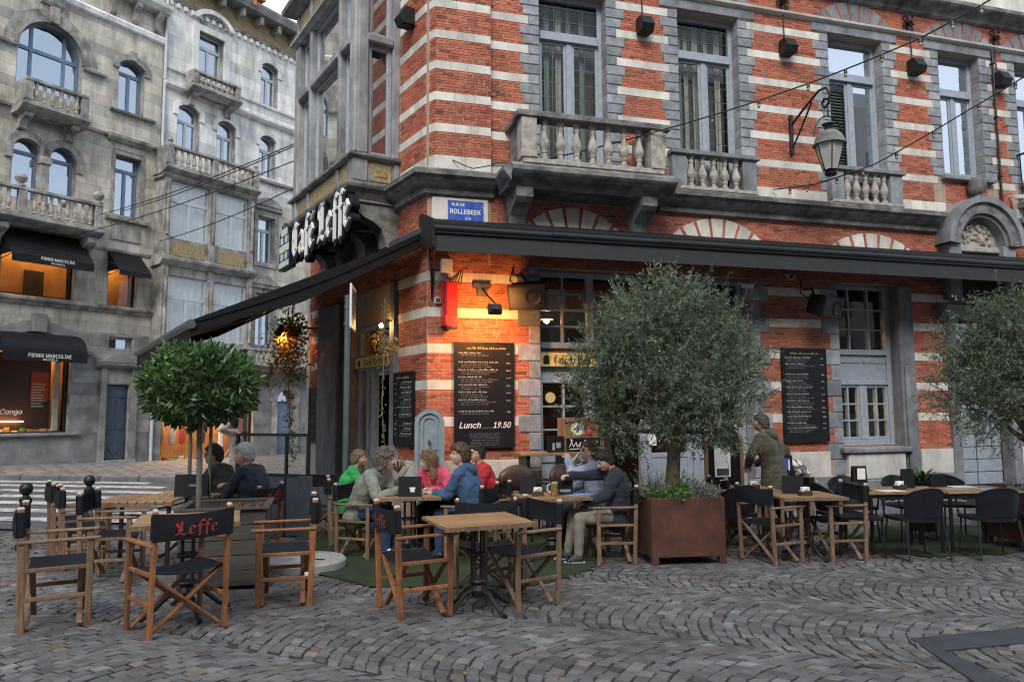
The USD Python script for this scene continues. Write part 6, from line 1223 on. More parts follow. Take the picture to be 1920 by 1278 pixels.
# the printed one seen from behind, then the others
a, b = ground(273, 1201)[:2], ground(425, 1175)[:2]; lat = (b-a)/np.linalg.norm(b-a); f = np.array([-lat[1], lat[0]]); put('print', (a+b)/2+f*.205, math.atan2(-f[0], f[1]), 'wooden director chair seen from behind with red Leffe print, nearest at left')
put('plain', *chair_pose((35, 1187), (166, 1173), 'R'), 'empty wooden director chair at the left edge, facing right')
put('print', *chair_pose((588, 1135), (473.5, 1140), 'L'), 'orange wooden director chair facing left in front of the round stone base')
put('print', *chair_pose((745.6, 1163), (848.8, 1155), 'R'), 'orange wooden director chair with worn red print, left of the front table')
put('plain', *chair_pose((1048, 1132), (969, 1144), 'L'), 'wooden director chair facing left at the right of the front table')
put('plain', (-.27, 7.12), .12, 'black backed director chair turned away behind the front table')
put('plain', *chair_pose((623.6, 1044.7), (697.5, 1049.8), 'R'), 'director chair under the woman in the sage jacket', 'sage')
put('plain', *chair_pose((1189, 1056.7), (1125.5, 1058), 'L'), 'director chair under the man in the navy jacket', 'navy')
put('plain', *chair_pose((1451.7, 1060.6), (1507.6, 1054.8), 'R'), 'director chair facing right, first to the right of the rusty planter')
put('plain', *chair_pose((1625, 1051), (1561.6, 1053), 'L'), 'director chair facing left at the right side of the far right table')
put('plain', *chair_pose((146, 1098), (241, 1095), 'R'), 'director chair facing right beside the slatted left table, nearest of three')
put('plain', *chair_pose((118, 1072), (200, 1066), 'R'), 'director chair facing right beside the slatted left table, middle of three')
put('plain', *chair_pose((97, 1052), (180, 1046), 'R'), 'director chair facing right beside the slatted left table, farthest of three')
put('print', (-3.02, 8.75), math.radians(80), 'director chair behind the white haired man', 'white')
put('print', (-3.55, 9.35), math.radians(80), 'director chair behind the dark haired man with glasses', 'glasses')
put('plain', (-.50, 8.98), math.radians(72), 'director chair under the young man in the blue jacket', 'young')
put('plain', (-2.25, 10.25), math.radians(-75), 'director chair under the boy in green', 'boy')
put('plain', (-.98, 10.1), math.radians(160), 'director chair under the woman in pink', 'pink')
put('plain', (-.36, 9.75), math.radians(110), 'director chair under the man in red', 'red')
put('plain', (1.00, 9.8), math.radians(85), 'director chair under the man drinking beer', 'beer')
put('plain', (2.95, 10.1), math.radians(-80), 'director chair left of the second table behind the rusty planter')
put('plain', (-2.75, 10.9), math.radians(180), 'director chair with its back to the side door')
put('plain', (3.75, 10.45), math.radians(100), 'director chair right of the table beside the standing man')
put('plain', (.35, 7.95), math.radians(10), 'director chair turned away in front of the table with the beer mug') if False else None
# cast iron pedestal table, and others
def pedestal_table(w, l, planks=5):
    t = thing('pedestal_table', 'x', 'table', (0, 0, -50)); g = np.random.default_rng(int(w*100)); H = .74
    for k in range(planks): MB().box((0, -l/2+l*(k+.5)/planks, H-.014), (w-.006, l/planks-.002, .028), ch=.003, t=np.full(3, 1+g.normal(0, .08))).build('plank', 'table_wood', t)
    m = MB()
    for q in ((0, -l/2-.004, w, .006), (0, l/2+.004, w, .006)): MB().box((q[0], q[1], H-.016), (q[2]+.004, q[3], .034)).build('table_edge', 'weathered_teak', t)
    MB().box((0, 0, H-.04), (w*.6, .08, .02)).box((0, 0, H-.04), (.08, l*.6, .0205)).build('top_plate', 'cast_iron', t)
    c = MB()
    for k in range(4): a = k*math.pi/2+math.pi/4; x, y = .055*math.cos(a), .055*math.sin(a); c.tube([(x, y, .22), (x, y, H-.05)], .012, 8)
    for z in (.24, .45, .66): c.lathe([(.0, z), (.075, z), (.08, z+.012), (.075, z+.024), (0, z+.024)], n=14)
    c.lathe([(0, .12), (.05, .12), (.07, .18), (.05, .23), (0, .24)], n=12); c.build('column', 'cast_iron', t)
    for k in range(4):
        a = k*math.pi/2+.35; d = np.array([math.cos(a), math.sin(a), 0]); MB().tube([d*.03+np.array([0, 0, .19]), d*.14+np.array([0, 0, .16]), d*.24+np.array([0, 0, .07]), d*.30+np.array([0, 0, .03]), d*.34+np.array([0, 0, .022])], [.022, .020, .017, .016, .02], 8).build('foot', 'cast_iron', t, smooth=40)
    return t
protos['table'] = pedestal_table(.76, .70); groups['table'] = 'square pedestal tables on the terrace'
put('table', (-.29, 6.28), math.radians(22), 'empty square table with cast iron pedestal at the front centre')
put('table', (-2.55, 5.98), math.radians(20), 'small table half hidden behind the nearest Leffe chair'); tb = {}
def tbl(key, c, yaw, label): put('table', c, yaw, label); tb[key] = (np.array([c[0], c[1], gz(*c)+.744]), yaw)
tbl('group', (-1.25, 9.05), math.radians(8), 'table of the group with menu card, plates and red drink'); tbl('group2', (-.95, 9.75), math.radians(8), 'table end in front of the woman in pink')
tbl('navy', (.45, 8.95), math.radians(17), 'table with beer mug in front of the man in navy'); tbl('six', (3.42, 8.98), math.radians(5), 'table with white card box right of the rusty planter'); tbl('seven', (3.0, 9.95), math.radians(5), 'table with two small black boxes behind the rusty planter')
tbl('men', (-3.9, 9.2), math.radians(10), 'table in front of the two older men')
def slat_table():
    x, y = -4.05, 8.35; z = gz(x, y); t = thing('slatted_table', 'pale slatted wooden table beside the three left chairs', 'table', (x, y, z), math.radians(8)); g = np.random.default_rng(2)
    for k in range(9): MB().box((-.36+.09*k, 0, .735), (.078, .78, .022), ch=.004, t=np.full(3, 1.15+g.normal(0, .08))).build('slat', 'table_wood', t)
    for s in (-1, 1): MB().box((0, s*.37, .71), (.80, .05, .03), t=np.full(3, 1.)).build('apron', 'weathered_teak', t)
    for s in (-1, 1):
        for q in (-1, 1): MB().bar((s*.35, q*.33, 0), (s*.35, q*.33, .70), .04, .04, ch=.006).build('leg', 'cast_iron', t)
    tb['left'] = (np.array([x, y, z+.748]), 0)
slat_table()
def long_table():
    for i, (x, y, lb) in enumerate(((4.75, 9.55, 'dark table with papers under the lattice window, left one'), (5.75, 9.62, 'dark table with papers beside the second olive tree, right one'))):
        z = gz(x, y); t = thing('black_frame_table', lb, 'table', (x, y, z), math.radians(4), 'black framed tables at the right')
        for k in range(4): MB().box((0, -.27+.18*k, .735), (.97, .178, .026), ch=.003, t=np.full(3, 1+rng.normal(0, .07))).build('plank', 'table_wood', t)
        for s in (-1, 1):
            for q in (-1, 1): MB().box((s*.44, q*.32, .36), (.035, .035, .72), ch=.004).build('leg', 'black_metal', t)
        [MB().box((0, q*.32, .70), (.84, .03, .04)).build('frame', 'black_metal', t) for q in (-1, 1)]; tb[f'long{i}'] = (np.array([x, y, z+.75]), 0)
long_table()
def black_chair():
    t = thing('black_armchair', 'x', 'chair', (0, 0, -50)); n = 11; th = np.linspace(-1.05, 1.05, n)
    prof = [(.0, .52, .27), (.02, .84, .29)]; v = []
    for (o, z, r) in ((0, .50, .265), (0, .66, .275), (0, .83, .285)):
        for a in th: v.append((r*math.sin(a)*.98, -.02-r*math.cos(a)*.92-(z-.5)*.12, z-.10*(abs(a)/1.05)**2*(z-.5)/.33))
    v = np.array(v); out = v+np.array([0, -.012, 0]); q = np.array([[i*n+j, i*n+j+1, (i+1)*n+j+1, (i+1)*n+j] for i in range(2) for j in range(n-1)]); MB().add(v, q).add(out, q[:, ::-1]).build('backrest', 'dark_plastic', t, smooth=True)
    MB().tube(v[2*n:]+np.array([0, -.006, 0]), .012, 6).build('back_rim', 'dark_plastic', t, smooth=40)
    P_ = [(-.23, .22), (.23, .22), (.23, -.1), (.12, -.23), (-.12, -.23), (-.23, -.1)]; m = trimesh.creation.extrude_polygon(Polygon(P_).buffer(.02), .035, engine='earcut'); m.apply_translation([0, 0, .44]); MB().tm(m).build('seat', 'dark_plastic', t)
    for s in (-1, 1): MB().tube([(s*.22, .20, .45), (s*.25, .22, .02), (s*.25, -.26, .02), (s*.22, -.18, .45)], .011, 6).build('sled_leg', 'black_metal', t); MB().tube([(s*.24, .21, .45), (s*.27, .20, .66), (s*.27, -.05, .68)], .011, 6).build('arm', 'black_metal', t)
    return t
protos['black'] = black_chair(); groups['black'] = 'black armchairs round the right hand tables'
for c, yw, lb in (((4.72, 8.95), 5, 'black armchair turned away at the near side of the left paper table'), ((5.6, 8.95), -4, 'black armchair turned away at the near side of the right paper table'), ((4.1, 9.55), -85, 'black armchair at the left end of the paper tables'), ((6.42, 9.5), 95, 'black armchair at the right end of the paper tables, before the second planter'),
                  ((4.6, 10.3), 178, 'black armchair facing us behind the left paper table'), ((5.4, 10.4), 185, 'black armchair facing us under the lattice window'), ((6.1, 10.5), 175, 'black armchair facing us beside the potted fern'), ((3.9, 10.9), 190, 'black armchair against the white stone plinth'), ((4.15, 9.2), 170, 'black armchair behind the director chair at the far right table'), ((2.75, 9.55), 15, 'black armchair in the shade right behind the rusty planter')):
    put('black', c, math.radians(yw), lb)
# brown cushioned lounge chairs by the bar shelf
pm('brown_leather', (.085, .045, .032), (.05, .026, .02), .4, 8, .15, 80)
def lounge(x, y, yaw, lb):
    z = gz(x, y); t = thing('lounge_chair', lb, 'chair', (x, y, z), yaw, 'brown lounge chairs by the bar shelf')
    MB().lathe([(0, .50), (.22, .50), (.27, .54), (.27, .59), (.22, .63), (0, .64)], n=20).build('seat', 'brown_leather', t, smooth=40)
    s = trimesh.creation.icosphere(2, 1.); s.apply_scale([.30, .09, .17]); s.apply_translation([0, -.27, .88]); MB().tm(s).build('backrest', 'brown_leather', t, smooth=True)
    for s_ in (-1, 1): MB().tube([(s_*.25, .2, 0), (s_*.25, .2, .74), (s_*.25, .14, .80), (s_*.25, -.2, .80), (s_*.25, -.26, .74), (s_*.25, -.26, 0)], .015, 8).build('tube_frame', 'black_metal', t, smooth=40); MB().tube([(s_*.12, -.24, .5), (s_*.12, -.27, .95)], .012, 6).build('back_post', 'black_metal', t)
    MB().tube([(-.25, .2, .30), (.25, .2, .30)], .013, 6).build('foot_rail', 'black_metal', t)
lounge(-.10, 10.35, math.radians(35), 'brown cushioned lounge chair with black tube arms by the brick wall'); lounge(.42, 10.55, math.radians(60), 'brown cushioned lounge chair under the bar shelf')
# bar shelf with its wooden crate and cards
bs = thing('bar_shelf', 'narrow wooden bar shelf on black legs against the blue stone jamb', 'shelf'); MB().fbox(R, 1.22, 2.62, .25, .75, .885, .925, None, .006).build('shelf_top', 'table_wood', bs)
for u in (1.32, 1.9, 2.5): MB().fbox(R, u, u+.06, .3, .7, -.28, .885, None, .006).build('support', 'black_metal', bs)
bx = thing('wooden_crate', 'upright wooden crate with yellow and red beer emblems on the bar shelf', 'crate')
MB().fbox(R, 1.93, 2.55, .32, .62, .93, 1.42, None, .008).build('box', 'table_wood', bx); MB().fbox(R, 2.49, 2.555, .615, .64, .93, 1.41).fbox(R, 1.93, 2.49, .615, .64, 1.36, 1.41).build('front_rim', 'weathered_teak', bx)
RR = np.stack([R.d, [0, 0, 1.], R.n], 1); MB().lathe([(0, 0), (.105, 0), (.105, .008), (0, .009)], R.w(2.14, .622, 1.26), 22, R=RR).build('yellow_emblem', 'sign_cream', bx); MB().lathe([(0, 0), (.085, 0), (.085, .004), (0, .005)], R.w(2.14, .631, 1.26), 22, R=RR).build('white_disc', 'sign_white', bx)
MB().ext(stroke_glyph([[(.03, .12), (-.02, .06), (.02, 0), (-.01, -.08)], [(-.03, .02), (.05, .05)]], .03, 20, .012), Fr(R.w(2.14, .637, 1.26-0)[:2], R.d, R.n), .0, .003) if False else None
_f = Fr(R.w(2.14, .637, 0)[:2], R.d[:2], R.n[:2]); MB().ext(affinity.translate(stroke_glyph([[(.03, .05), (-.01, .03), (.015, 0), (-.01, -.05)], [(-.02, .0), (.03, .02)]], .018, 20, .008), 0, 1.26), _f, .0, .003).build('figure_mark', 'black_board', bx)
MB().ext(affinity.translate(affinity.scale(stroke_glyph([[(0, 0), (0, 1)], [(0, 1), (.45, .95), (.65, .5), (.45, .05), (0, 0)]], .2, 0, .16), .16, .16, origin=(0, 0)), .14, 1.18), _f, -.014, -.004).build('letter_d', 'alarm_red', bx)
MB().fbox(R, 1.96, 2.48, .60, .655, .95, 1.13, None, .004).build('chalk_strip', 'black_board', bx)
cs = [[(0, 0), (.05, .09), (.02, .1), (.07, .0), (.12, .06), (.14, 0), (.2, .06), (.18, 0)], [(.24, .0), (.28, .09), (.26, .0), (.33, .05), (.36, 0)], [(.40, .0), (.42, .06), (.46, .0), (.50, .07)], [(0, -.03), (.5, -.025)]]
MB().ext(affinity.translate(affinity.scale(stroke_glyph(cs, .013, 30, .007), .88, 1.1, origin=(0, 0)), 2.0, 1.0), Fr(R.w(0, 0, 0)[:2], R.d[:2], R.n[:2]), .655, .657).build('chalk_scrawl', 'chalk_white', bx)
mc = thing('menu_card', 'black menu card leaning at the left end of the bar shelf', 'menu card'); MB().fbox(R, 1.66, 1.92, .62, .66, .925, 1.16, None, .004).build('card', 'black_board', mc); MB().fbox(R, 1.73, 1.77, .66, .662, .96, 1.06).fbox(R, 1.79, 1.86, .66, .662, .99, 1.07).build('printed_picture', 'dim_chalk', mc)
# ---- planters and trees
def box_planter(x, y, yaw, w, h, label, m, boards=0, legs=.05):
    z = gz(x, y); t = thing('planter', label, 'planter', (x, y, z), yaw); T_ = .03
    for s in (-1, 1):
        for ax in (0, 1):
            c = (s*(w/2-T_/2), 0) if ax else (0, s*(w/2-T_/2)); size = (T_, w-2*T_-.002) if ax else (w, T_)
            if not boards: MB().box((*c, legs+(h-legs)/2), (*size, h-legs), ch=.004).build('side_panel', m, t)
            else:
                for k in range(boards): bh = (h-legs)/boards; MB().box((*c, legs+bh*(k+.5)), (*size, bh-.006), ch=.004, t=np.full(3, 1+rng.normal(0, .12))).build('board', m, t)
    for s in (-1, 1):
        for q in (-1, 1): MB().box((s*(w/2-.04), q*(w/2-.04), legs/2), (.08, .08, legs), ch=.004).build('leg', m, t)
    if boards:
        for s in (-1, 1):
            MB().box((s*(w/2), 0, h+.012), (.07, w+.07, .024), ch=.004).build('rim', m, t); MB().box((0, s*(w/2), h+.013), (w-.072, .07, .024), ch=.004).build('rim', m, t)
    MB().box((0, 0, h-.09), (w-.07, w-.07, .03)).build('soil', 'soil', t); return np.array([x, y, z+h-.075])
pc = box_planter(1.92, 9.02, math.radians(8), .87, .75, 'rusty corten steel planter of the big olive tree', 'corten', legs=.10)
pc2 = box_planter(6.75, 9.75, math.radians(6), .9, .75, 'dark rusty planter of the second olive tree at the right edge', 'corten', legs=.10)
pl = box_planter(-2.78, 7.4, math.radians(14), .76, .74, 'grey wooden board planter of the laurel trees behind the nearest chair', 'grey_board', 5)
pl2 = box_planter(-3.35, 8.75, math.radians(14), .6, .70, 'second grey board planter further back under the laurels', 'grey_board', 5)
def leafmat(name, c1, c2, rough, tr, scale=3.):
    mat(name, {'geo': ('geometry', {}), 'n': ('noise_texture', {'scale': scale, 'detail': 3}), 'r': ('rgb_ramp', {'ramp': [(.35, c2), (.65, c1)]}), 'at': ('attribute', {'attribute': 'tint'}), 'm': ('mix', {'mix_type': 'multiply', 'fac': 1.}), 'p': ('principled_bsdf', {'roughness': rough}), 't': ('translucent_bsdf', {}), 'x': ('mix_closure', {'fac': tr})},
        [('geo.position', 'n.vector'), ('n.fac', 'r.fac'), ('r.color', 'm.color1'), ('at.color', 'm.color2'), ('m.color', 'p.base_color'), ('m.color', 't.color'), ('p.BSDF', 'x.closure1'), ('t.BSDF', 'x.closure2')], 'x.closure')
leafmat('olive_leaf', (.135, .172, .105), (.072, .10, .055), .5, .18); leafmat('laurel_leaf', (.068, .135, .038), (.034, .078, .022), .32, .15); leafmat('herb_leaf', (.10, .19, .045), (.06, .13, .03), .5, .25, 12); leafmat('grey_herb', (.22, .25, .21), (.14, .17, .14), .6, .2, 12)
leafmat('dry_leaf', (.30, .17, .06), (.18, .095, .03), .6, .25, 8); leafmat('yucca_leaf', (.055, .115, .035), (.035, .075, .022), .4, .15, 6); leafmat('lamplit_leaf', (.40, .24, .05), (.22, .17, .04), .55, .35, 9)  # last tone: orange lamplight on the hanging plant, put into the leaf colour
pm('olive_bark', (.135, .115, .07), (.06, .05, .033), .9, 14, .9, 40, bdist=.015, dirt=((1.1, 1.2, .7), 4)); pm('smooth_bark', (.15, .145, .125), (.09, .085, .072), .8, 9, .3, 80)
def leaves(pos, dirs, length, width, g, tint, fold=.15, droop=0.):
    """Small folded leaves: four points and a midrib each."""
    N = len(pos); d = dirs/np.linalg.norm(dirs, axis=1, keepdims=True); r = g.normal(size=(N, 3)); s = np.cross(d, r); s /= np.linalg.norm(s, axis=1, keepdims=True)+1e-9; n = np.cross(s, d)
    Lh = (length*g.uniform(.7, 1.25, N))[:, None]; w = (width*g.uniform(.75, 1.2, N))[:, None]
    tip = pos+d*Lh-np.array([0, 0, 1.])*droop*Lh; mid = pos+d*Lh*.5; v = np.stack([pos, mid+s*w/2+n*w*fold, tip, mid-s*w/2+n*w*fold], 1).reshape(-1, 3)
    f = (np.array([[0, 1, 2], [0, 2, 3]])[None]+4*np.arange(N)[:, None, None]).reshape(-1, 3); return v, f, np.repeat(tint, 4, 0)
def olive(name_label, base, trunk_pts, trunk_r, blobs, seed, n_twigs, lf=.058):
    t = thing('olive_tree', name_label, 'tree'); g = np.random.default_rng(seed); tk = MB(); tp = np.array(trunk_pts); tk.tube(tp, trunk_r, 12); br = MB(); top = tp[-1]
    centers = np.array([b[:3] for b in blobs]); rad = np.array([b[3] for b in blobs])
    for c, r in zip(centers, rad):
        m = (top+c)/2+g.normal(0, .08, 3); br.tube([top-(top-tp[-2])*.15, m, c], [trunk_r[-1]*.55, .03, .012], 6)
        for _ in range(5): e = c+g.normal(0, .4, 3)*r; br.tube([c*.7+m*.3, (c+e)/2+g.normal(0, .05, 3), e], [.014, .009, .004], 5)
    w = rad**2.2; k = g.choice(len(blobs), n_twigs, p=w/w.sum()); tuft = g.normal(size=(260, 3)); tuft /= np.linalg.norm(tuft, axis=1, keepdims=True); u = tuft[g.integers(0, 260, n_twigs)]+g.normal(0, .20, (n_twigs, 3)); u /= np.linalg.norm(u, axis=1, keepdims=True); rr = g.random(n_twigs)**.45
    p0 = centers[k]+u*(rad[k]*rr)[:, None]*np.array([1, 1, .92]); dr = u+np.array([0, 0, .35])+g.normal(0, .45, (n_twigs, 3)); dr /= np.linalg.norm(dr, axis=1, keepdims=True); ln = g.uniform(.14, .34, n_twigs); ln[rr > .9] *= 1.25
    per = 20; f = np.tile(np.linspace(.05, 1, per), n_twigs); bp = np.repeat(p0, per, 0)+np.repeat(dr*ln[:, None], per, 0)*f[:, None]; ld = np.repeat(dr, per, 0)*.75+g.normal(0, .75, (n_twigs*per, 3)); shade = np.repeat((.62+.75*meshkit.noise(p0*3.2, 7))*(1+g.normal(0, .15, n_twigs)), per)
    tint = (shade[:, None]*(1+g.normal(0, .12, (n_twigs*per, 1))))*np.array([1, 1, 1.])*(1+g.normal(0, .03, (n_twigs*per, 3))); pale = g.random(n_twigs*per) < .18; tint[pale] *= np.array([1.7, 1.7, 1.75])
    v, fc, tt = leaves(bp, ld, lf, lf*.24, g, np.clip(tint, .35, 2.6)); tk.build('trunk', 'olive_bark', t, smooth=50)
    for a in range(0, n_twigs, 3): br.tube([p0[a]-dr[a]*.1, p0[a]+dr[a]*ln[a]], [.004, .0015], 3)
    br.build('branches', 'olive_bark', t, kind='stuff'); MB().add(v, fc, tt).build('crown', 'olive_leaf', t, kind='stuff')
g_ = np.random.default_rng(4)
B = pc; cx, cy = 1.86, 9.05
blobs = [(cx+a, cy+b, c, r) for a, b, c, r in ((0, 0, 2.05, .62), (-.62, .1, 1.95, .46), (.62, -.05, 1.95, .48), (-.35, -.3, 2.55, .46), (.35, .2, 2.6, .48), (0, -.2, 2.78, .36), (-.78, -.1, 1.55, .32), (.85, .1, 1.6, .34), (-.35, .25, 1.45, .42), (.35, -.3, 1.5, .42), (.72, .1, 2.35, .36), (-.72, .0, 2.35, .34), (0, -.4, 1.7, .45), (-.95, .1, 1.9, .24), (1.0, 0, 2.0, .24), (.55, -.1, 1.25, .26), (-.62, .05, 1.2, .22))]
olive('big grey green olive tree in the rusty planter beside the man in navy', B, [(1.92, 9.02, B[2]-.02), (1.90, 9.02, B[2]+.25), (1.93, 9.04, B[2]+.55), (1.87, 9.05, B[2]+.85)], np.array([.105, .085, .08, .075]), blobs, 12, 2500)
cx, cy = 6.82, 9.8
blobs = [(cx+a, cy+b, c, r) for a, b, c, r in ((0, 0, 2.1, .65), (-.6, 0, 2.0, .5), (.6, 0, 2.0, .5), (-.4, -.2, 2.55, .42), (.4, 0, 2.6, .5), (-.95, .0, 1.65, .36), (-.55, -.2, 1.45, .42), (.3, -.3, 1.5, .45), (-.9, 0, 2.3, .30), (.9, 0, 1.7, .4), (-.1, -.4, 1.7, .5))]
olive('second darker olive tree cut by the right edge', pc2, [(6.75, 9.75, pc2[2]-.02), (6.76, 9.75, pc2[2]+.3), (6.80, 9.78, pc2[2]+.62)], np.array([.10, .085, .08]), blobs, 13, 2900)
def laurel(label, x, y, z0, zc, rx, rz, seed, n, r=.026, bend=0.):
    t = thing('laurel_tree', label, 'tree', group=None); g = np.random.default_rng(seed); MB().tube([(x, y, z0-.03), (x+bend*.3, y, z0+(zc-z0)*.4), (x+bend, y, zc-rz*.5), (x+bend, y, zc)], [r, r*.92, r*.85, r*.6], 10).build('trunk', 'smooth_bark', t, smooth=40)
    u = g.normal(size=(n, 3)); u /= np.linalg.norm(u, axis=1, keepdims=True); rr = (.5+.5*g.random(n)**.55)*(.80+.42*meshkit.fbm(u*2.6+seed, 3, seed))
    p = np.array([x+bend, y, zc])+u*rr[:, None]*np.array([rx, rx, rz]); d = u*.6+g.normal(0, .6, (n, 3))+np.array([0, 0, .18]); tint = np.clip((1+g.normal(0, .32, (n, 1)))*np.ones(3)*(.6+.8*meshkit.noise(u*4+seed, 5)[:, None]), .3, 2.); hi = g.random(n) < .16; tint[hi] *= np.array([1.6, 1.5, 1.1])
    v, f, tt = leaves(p, d, .095, .036, g, tint, .18); br = MB()
    for k in range(0, n, 24): br.tube([np.array([x+bend, y, zc-.1]), (p[k]+np.array([x+bend, y, zc]))/2+g.normal(0, .04, 3), p[k]], [.008, .005, .002], 4)
    br.build('branches', 'smooth_bark', t, kind='stuff'); MB().add(v, f, tt).build('crown', 'laurel_leaf', t, kind='stuff')
laurel('dense round laurel standard in the nearest grey planter', -3.06, 7.4, pl[2], 1.80, .55, .40, 3, 4300, .03, -.03); laurel('laurel standard behind the nearest one, left trunk', -3.72, 8.7, pl2[2], 1.80, .48, .42, 4, 2600, .022); laurel('laurel standard behind the nearest one, middle trunk', -3.52, 8.78, pl2[2], 1.86, .48, .42, 5, 2600, .022)
def herbs(label, name, c, rad, h, n, m, seed, length=.07, width=.02, up=1., cat='plant', extra=None):
    t = thing(name, label, cat); g = np.random.default_rng(seed); k = n//9; b = np.array(c)+np.stack([g.uniform(-rad, rad, k), g.uniform(-rad, rad, k), np.zeros(k)], 1); d = g.normal(0, .45, (k, 3)); d[:, 2] = up; d /= np.linalg.norm(d, axis=1, keepdims=True); hh = h*g.uniform(.5, 1.1, k)
    f = np.tile(np.linspace(.15, 1, 9), k); p = np.repeat(b, 9, 0)+np.repeat(d*hh[:, None], 9, 0)*f[:, None]; ld = np.repeat(d, 9, 0)*.5+g.normal(0, .6, (9*k, 3)); tint = np.clip(1+g.normal(0, .25, (9*k, 1)), .4, 1.7)*np.ones(3); s = MB()
    for a in range(k): s.tube([b[a], b[a]+d[a]*hh[a]], [.003, .0015], 3)
    s.build('stems', 'smooth_bark', t, kind='stuff'); v, f2, tt = leaves(p, ld, length, width, g, tint); MB().add(v, f2, tt).build('foliage', m, t, kind='stuff')
herbs('bright green herbs under the big olive tree', 'herb_clump', pc+np.array([-.1, -.2, -.01]), .20, .22, 900, 'herb_leaf', 21, .06, .028); herbs('grey green lavender at the left side of the rusty planter', 'herb_clump', pc+np.array([-.32, 0, -.01]), .13, .40, 700, 'grey_herb', 22, .045, .008); herbs('silvery herbs at the right side of the rusty planter', 'herb_clump', pc+np.array([.28, -.15, -.01]), .16, .26, 800, 'grey_herb', 23, .05, .018); herbs('tall thin green stems right of the olive trunk', 'herb_clump', pc+np.array([.14, .05, -.01]), .10, .36, 500, 'herb_leaf', 24, .06, .01)
herbs('low grey plants in the second planter', 'herb_clump', pc2+np.array([-.1, -.2, 0]), .3, .2, 800, 'grey_herb', 25, .05, .016); herbs('sparse herbs and scraps in the nearest grey planter', 'herb_clump', pl+np.array([.2, -.15, 0]), .14, .10, 220, 'dry_leaf', 26, .06, .02)
# ---- fern, yucca and hanging plants
fp = (6.05, 11.2); zf = gz(*fp); pt = thing('flower_pot', 'black pot of the fern before the right door', 'pot'); MB().lathe([(0, zf), (.17, zf), (.24, zf+.68), (.26, zf+.70), (.26, zf+.74), (.22, zf+.74), (.2, zf+.68), (0, zf+.68)], (*fp, 0), 20).build('pot', 'black_metal', pt, smooth=40)
def fronds(label, name, c, n, ln, seed, m, w=.03, arch=.5, cat='plant', rise=.9, segs=7, spread=1.):
    t = thing(name, label, cat); g = np.random.default_rng(seed); o = MB()
    for k in range(n):
        a = g.uniform(0, 2*math.pi); L_ = ln*g.uniform(.6, 1.15); r = rise*g.uniform(.6, 1.1); d = np.array([math.cos(a)*spread, math.sin(a)*spread, 0]); tt = np.linspace(0, 1, segs); p = np.array(c)+np.outer(tt*L_*.6, d)+np.outer(L_*(r*tt-arch*tt**2.2), [0, 0, 1.]); s = np.array([-d[1], d[0], .1]); wd = w*np.sin(np.pi*np.clip(tt*.93+.07, 0, 1))**.6+.001
        v = np.stack([p-s*wd[:, None]/2, p+np.array([0, 0, -.15])*wd[:, None], p+s*wd[:, None]/2], 1).reshape(-1, 3); f = [[3*i+j, 3*i+j+1, 3*i+j+4, 3*i+j+3] for i in range(segs-1) for j in (0, 1)]; MBt = np.full(3, float(np.clip(1+g.normal(0, .2), .5, 1.6))); o.add(v, f, MBt)
    o.build('foliage', m, t, kind='stuff'); return t
fronds('green fern in the black pot before the right door', 'fern', (*fp, zf+.68), 46, .5, 31, 'herb_leaf', .05, .55)
yp = (-1.75, 10.35); zy = gz(*yp); py = thing('flower_pot', 'grey pot of the spiky yucca at the brick corner', 'pot'); MB().lathe([(0, zy), (.16, zy), (.2, zy+.4), (.22, zy+.42), (.19, zy+.42), (.18, zy+.38), (0, zy+.38)], (*yp, 0), 18).build('pot', 'grey_metal', py, smooth=40)
fronds('spiky green yucca at the brick corner behind the woman in pink', 'yucca', (*yp, zy+.40), 60, .95, 32, 'yucca_leaf', .022, .35, rise=1.15, spread=.8); fronds('dry brown grass plume beside the yucca', 'dry_grass', (yp[0]-.35, yp[1]+.1, zy+.1), 44, 1.35, 33, 'dry_leaf', .02, .3, rise=1.0, spread=.35); fronds('pale dried flower heads beside the narrow menu board', 'dry_flowers', (yp[0]+.15, yp[1]+.2, zy+.9), 26, .5, 34, 'dry_leaf', .05, .3, rise=.8, spread=.5)
def vine(label, pts, n, seed, m, r=.10, name='hanging_vine', lf=.07):
    t = thing(name, label, 'plant'); g = np.random.default_rng(seed); P_ = np.array(pts); cum = np.linspace(0, len(P_)-1, n); i = np.clip(cum.astype(int), 0, len(P_)-2); p = P_[i]+(P_[i+1]-P_[i])*(cum-i)[:, None]+g.normal(0, r, (n, 3)); d = g.normal(0, .6, (n, 3))+np.array([0, 0, -.5]); MB().tube(P_, .008, 5).build('stem', 'smooth_bark', t); v, f, tt = leaves(p, d, lf, lf*.55, g, np.clip(1+g.normal(0, .3, (n, 1)), .4, 1.9)*np.ones(3)); MB().add(v, f, tt).build('foliage', m, t, kind='stuff')
h0 = L.w(4.75, .62, 3.12); hb = thing('hanging_basket', 'dark hanging basket of the orange lit plant under the side awning', 'basket'); MB().lathe([(0, -.12), (.12, -.1), (.18, .0), (.19, .05), (.15, .05), (0, .0)], h0, 16).build('bowl', 'black_metal', hb, smooth=40); MB().tube([h0+np.array([0, 0, .02]), h0+np.array([0, 0, .62])], .008, 5).build('hanger', 'black_metal', hb)
vine('upper green leaves of the hanging basket', [h0+np.array([0, 0, .3]), h0+np.array([.05, 0, .05])], 260, 41, 'herb_leaf', .14, lf=.09); vine('orange lit hanging plant under the side awning', [h0+np.array([0, 0, .05]), h0+np.array([-.08, -.05, -.3]), h0+np.array([.03, 0, -.7])], 950, 42, 'lamplit_leaf', .17, lf=.085)
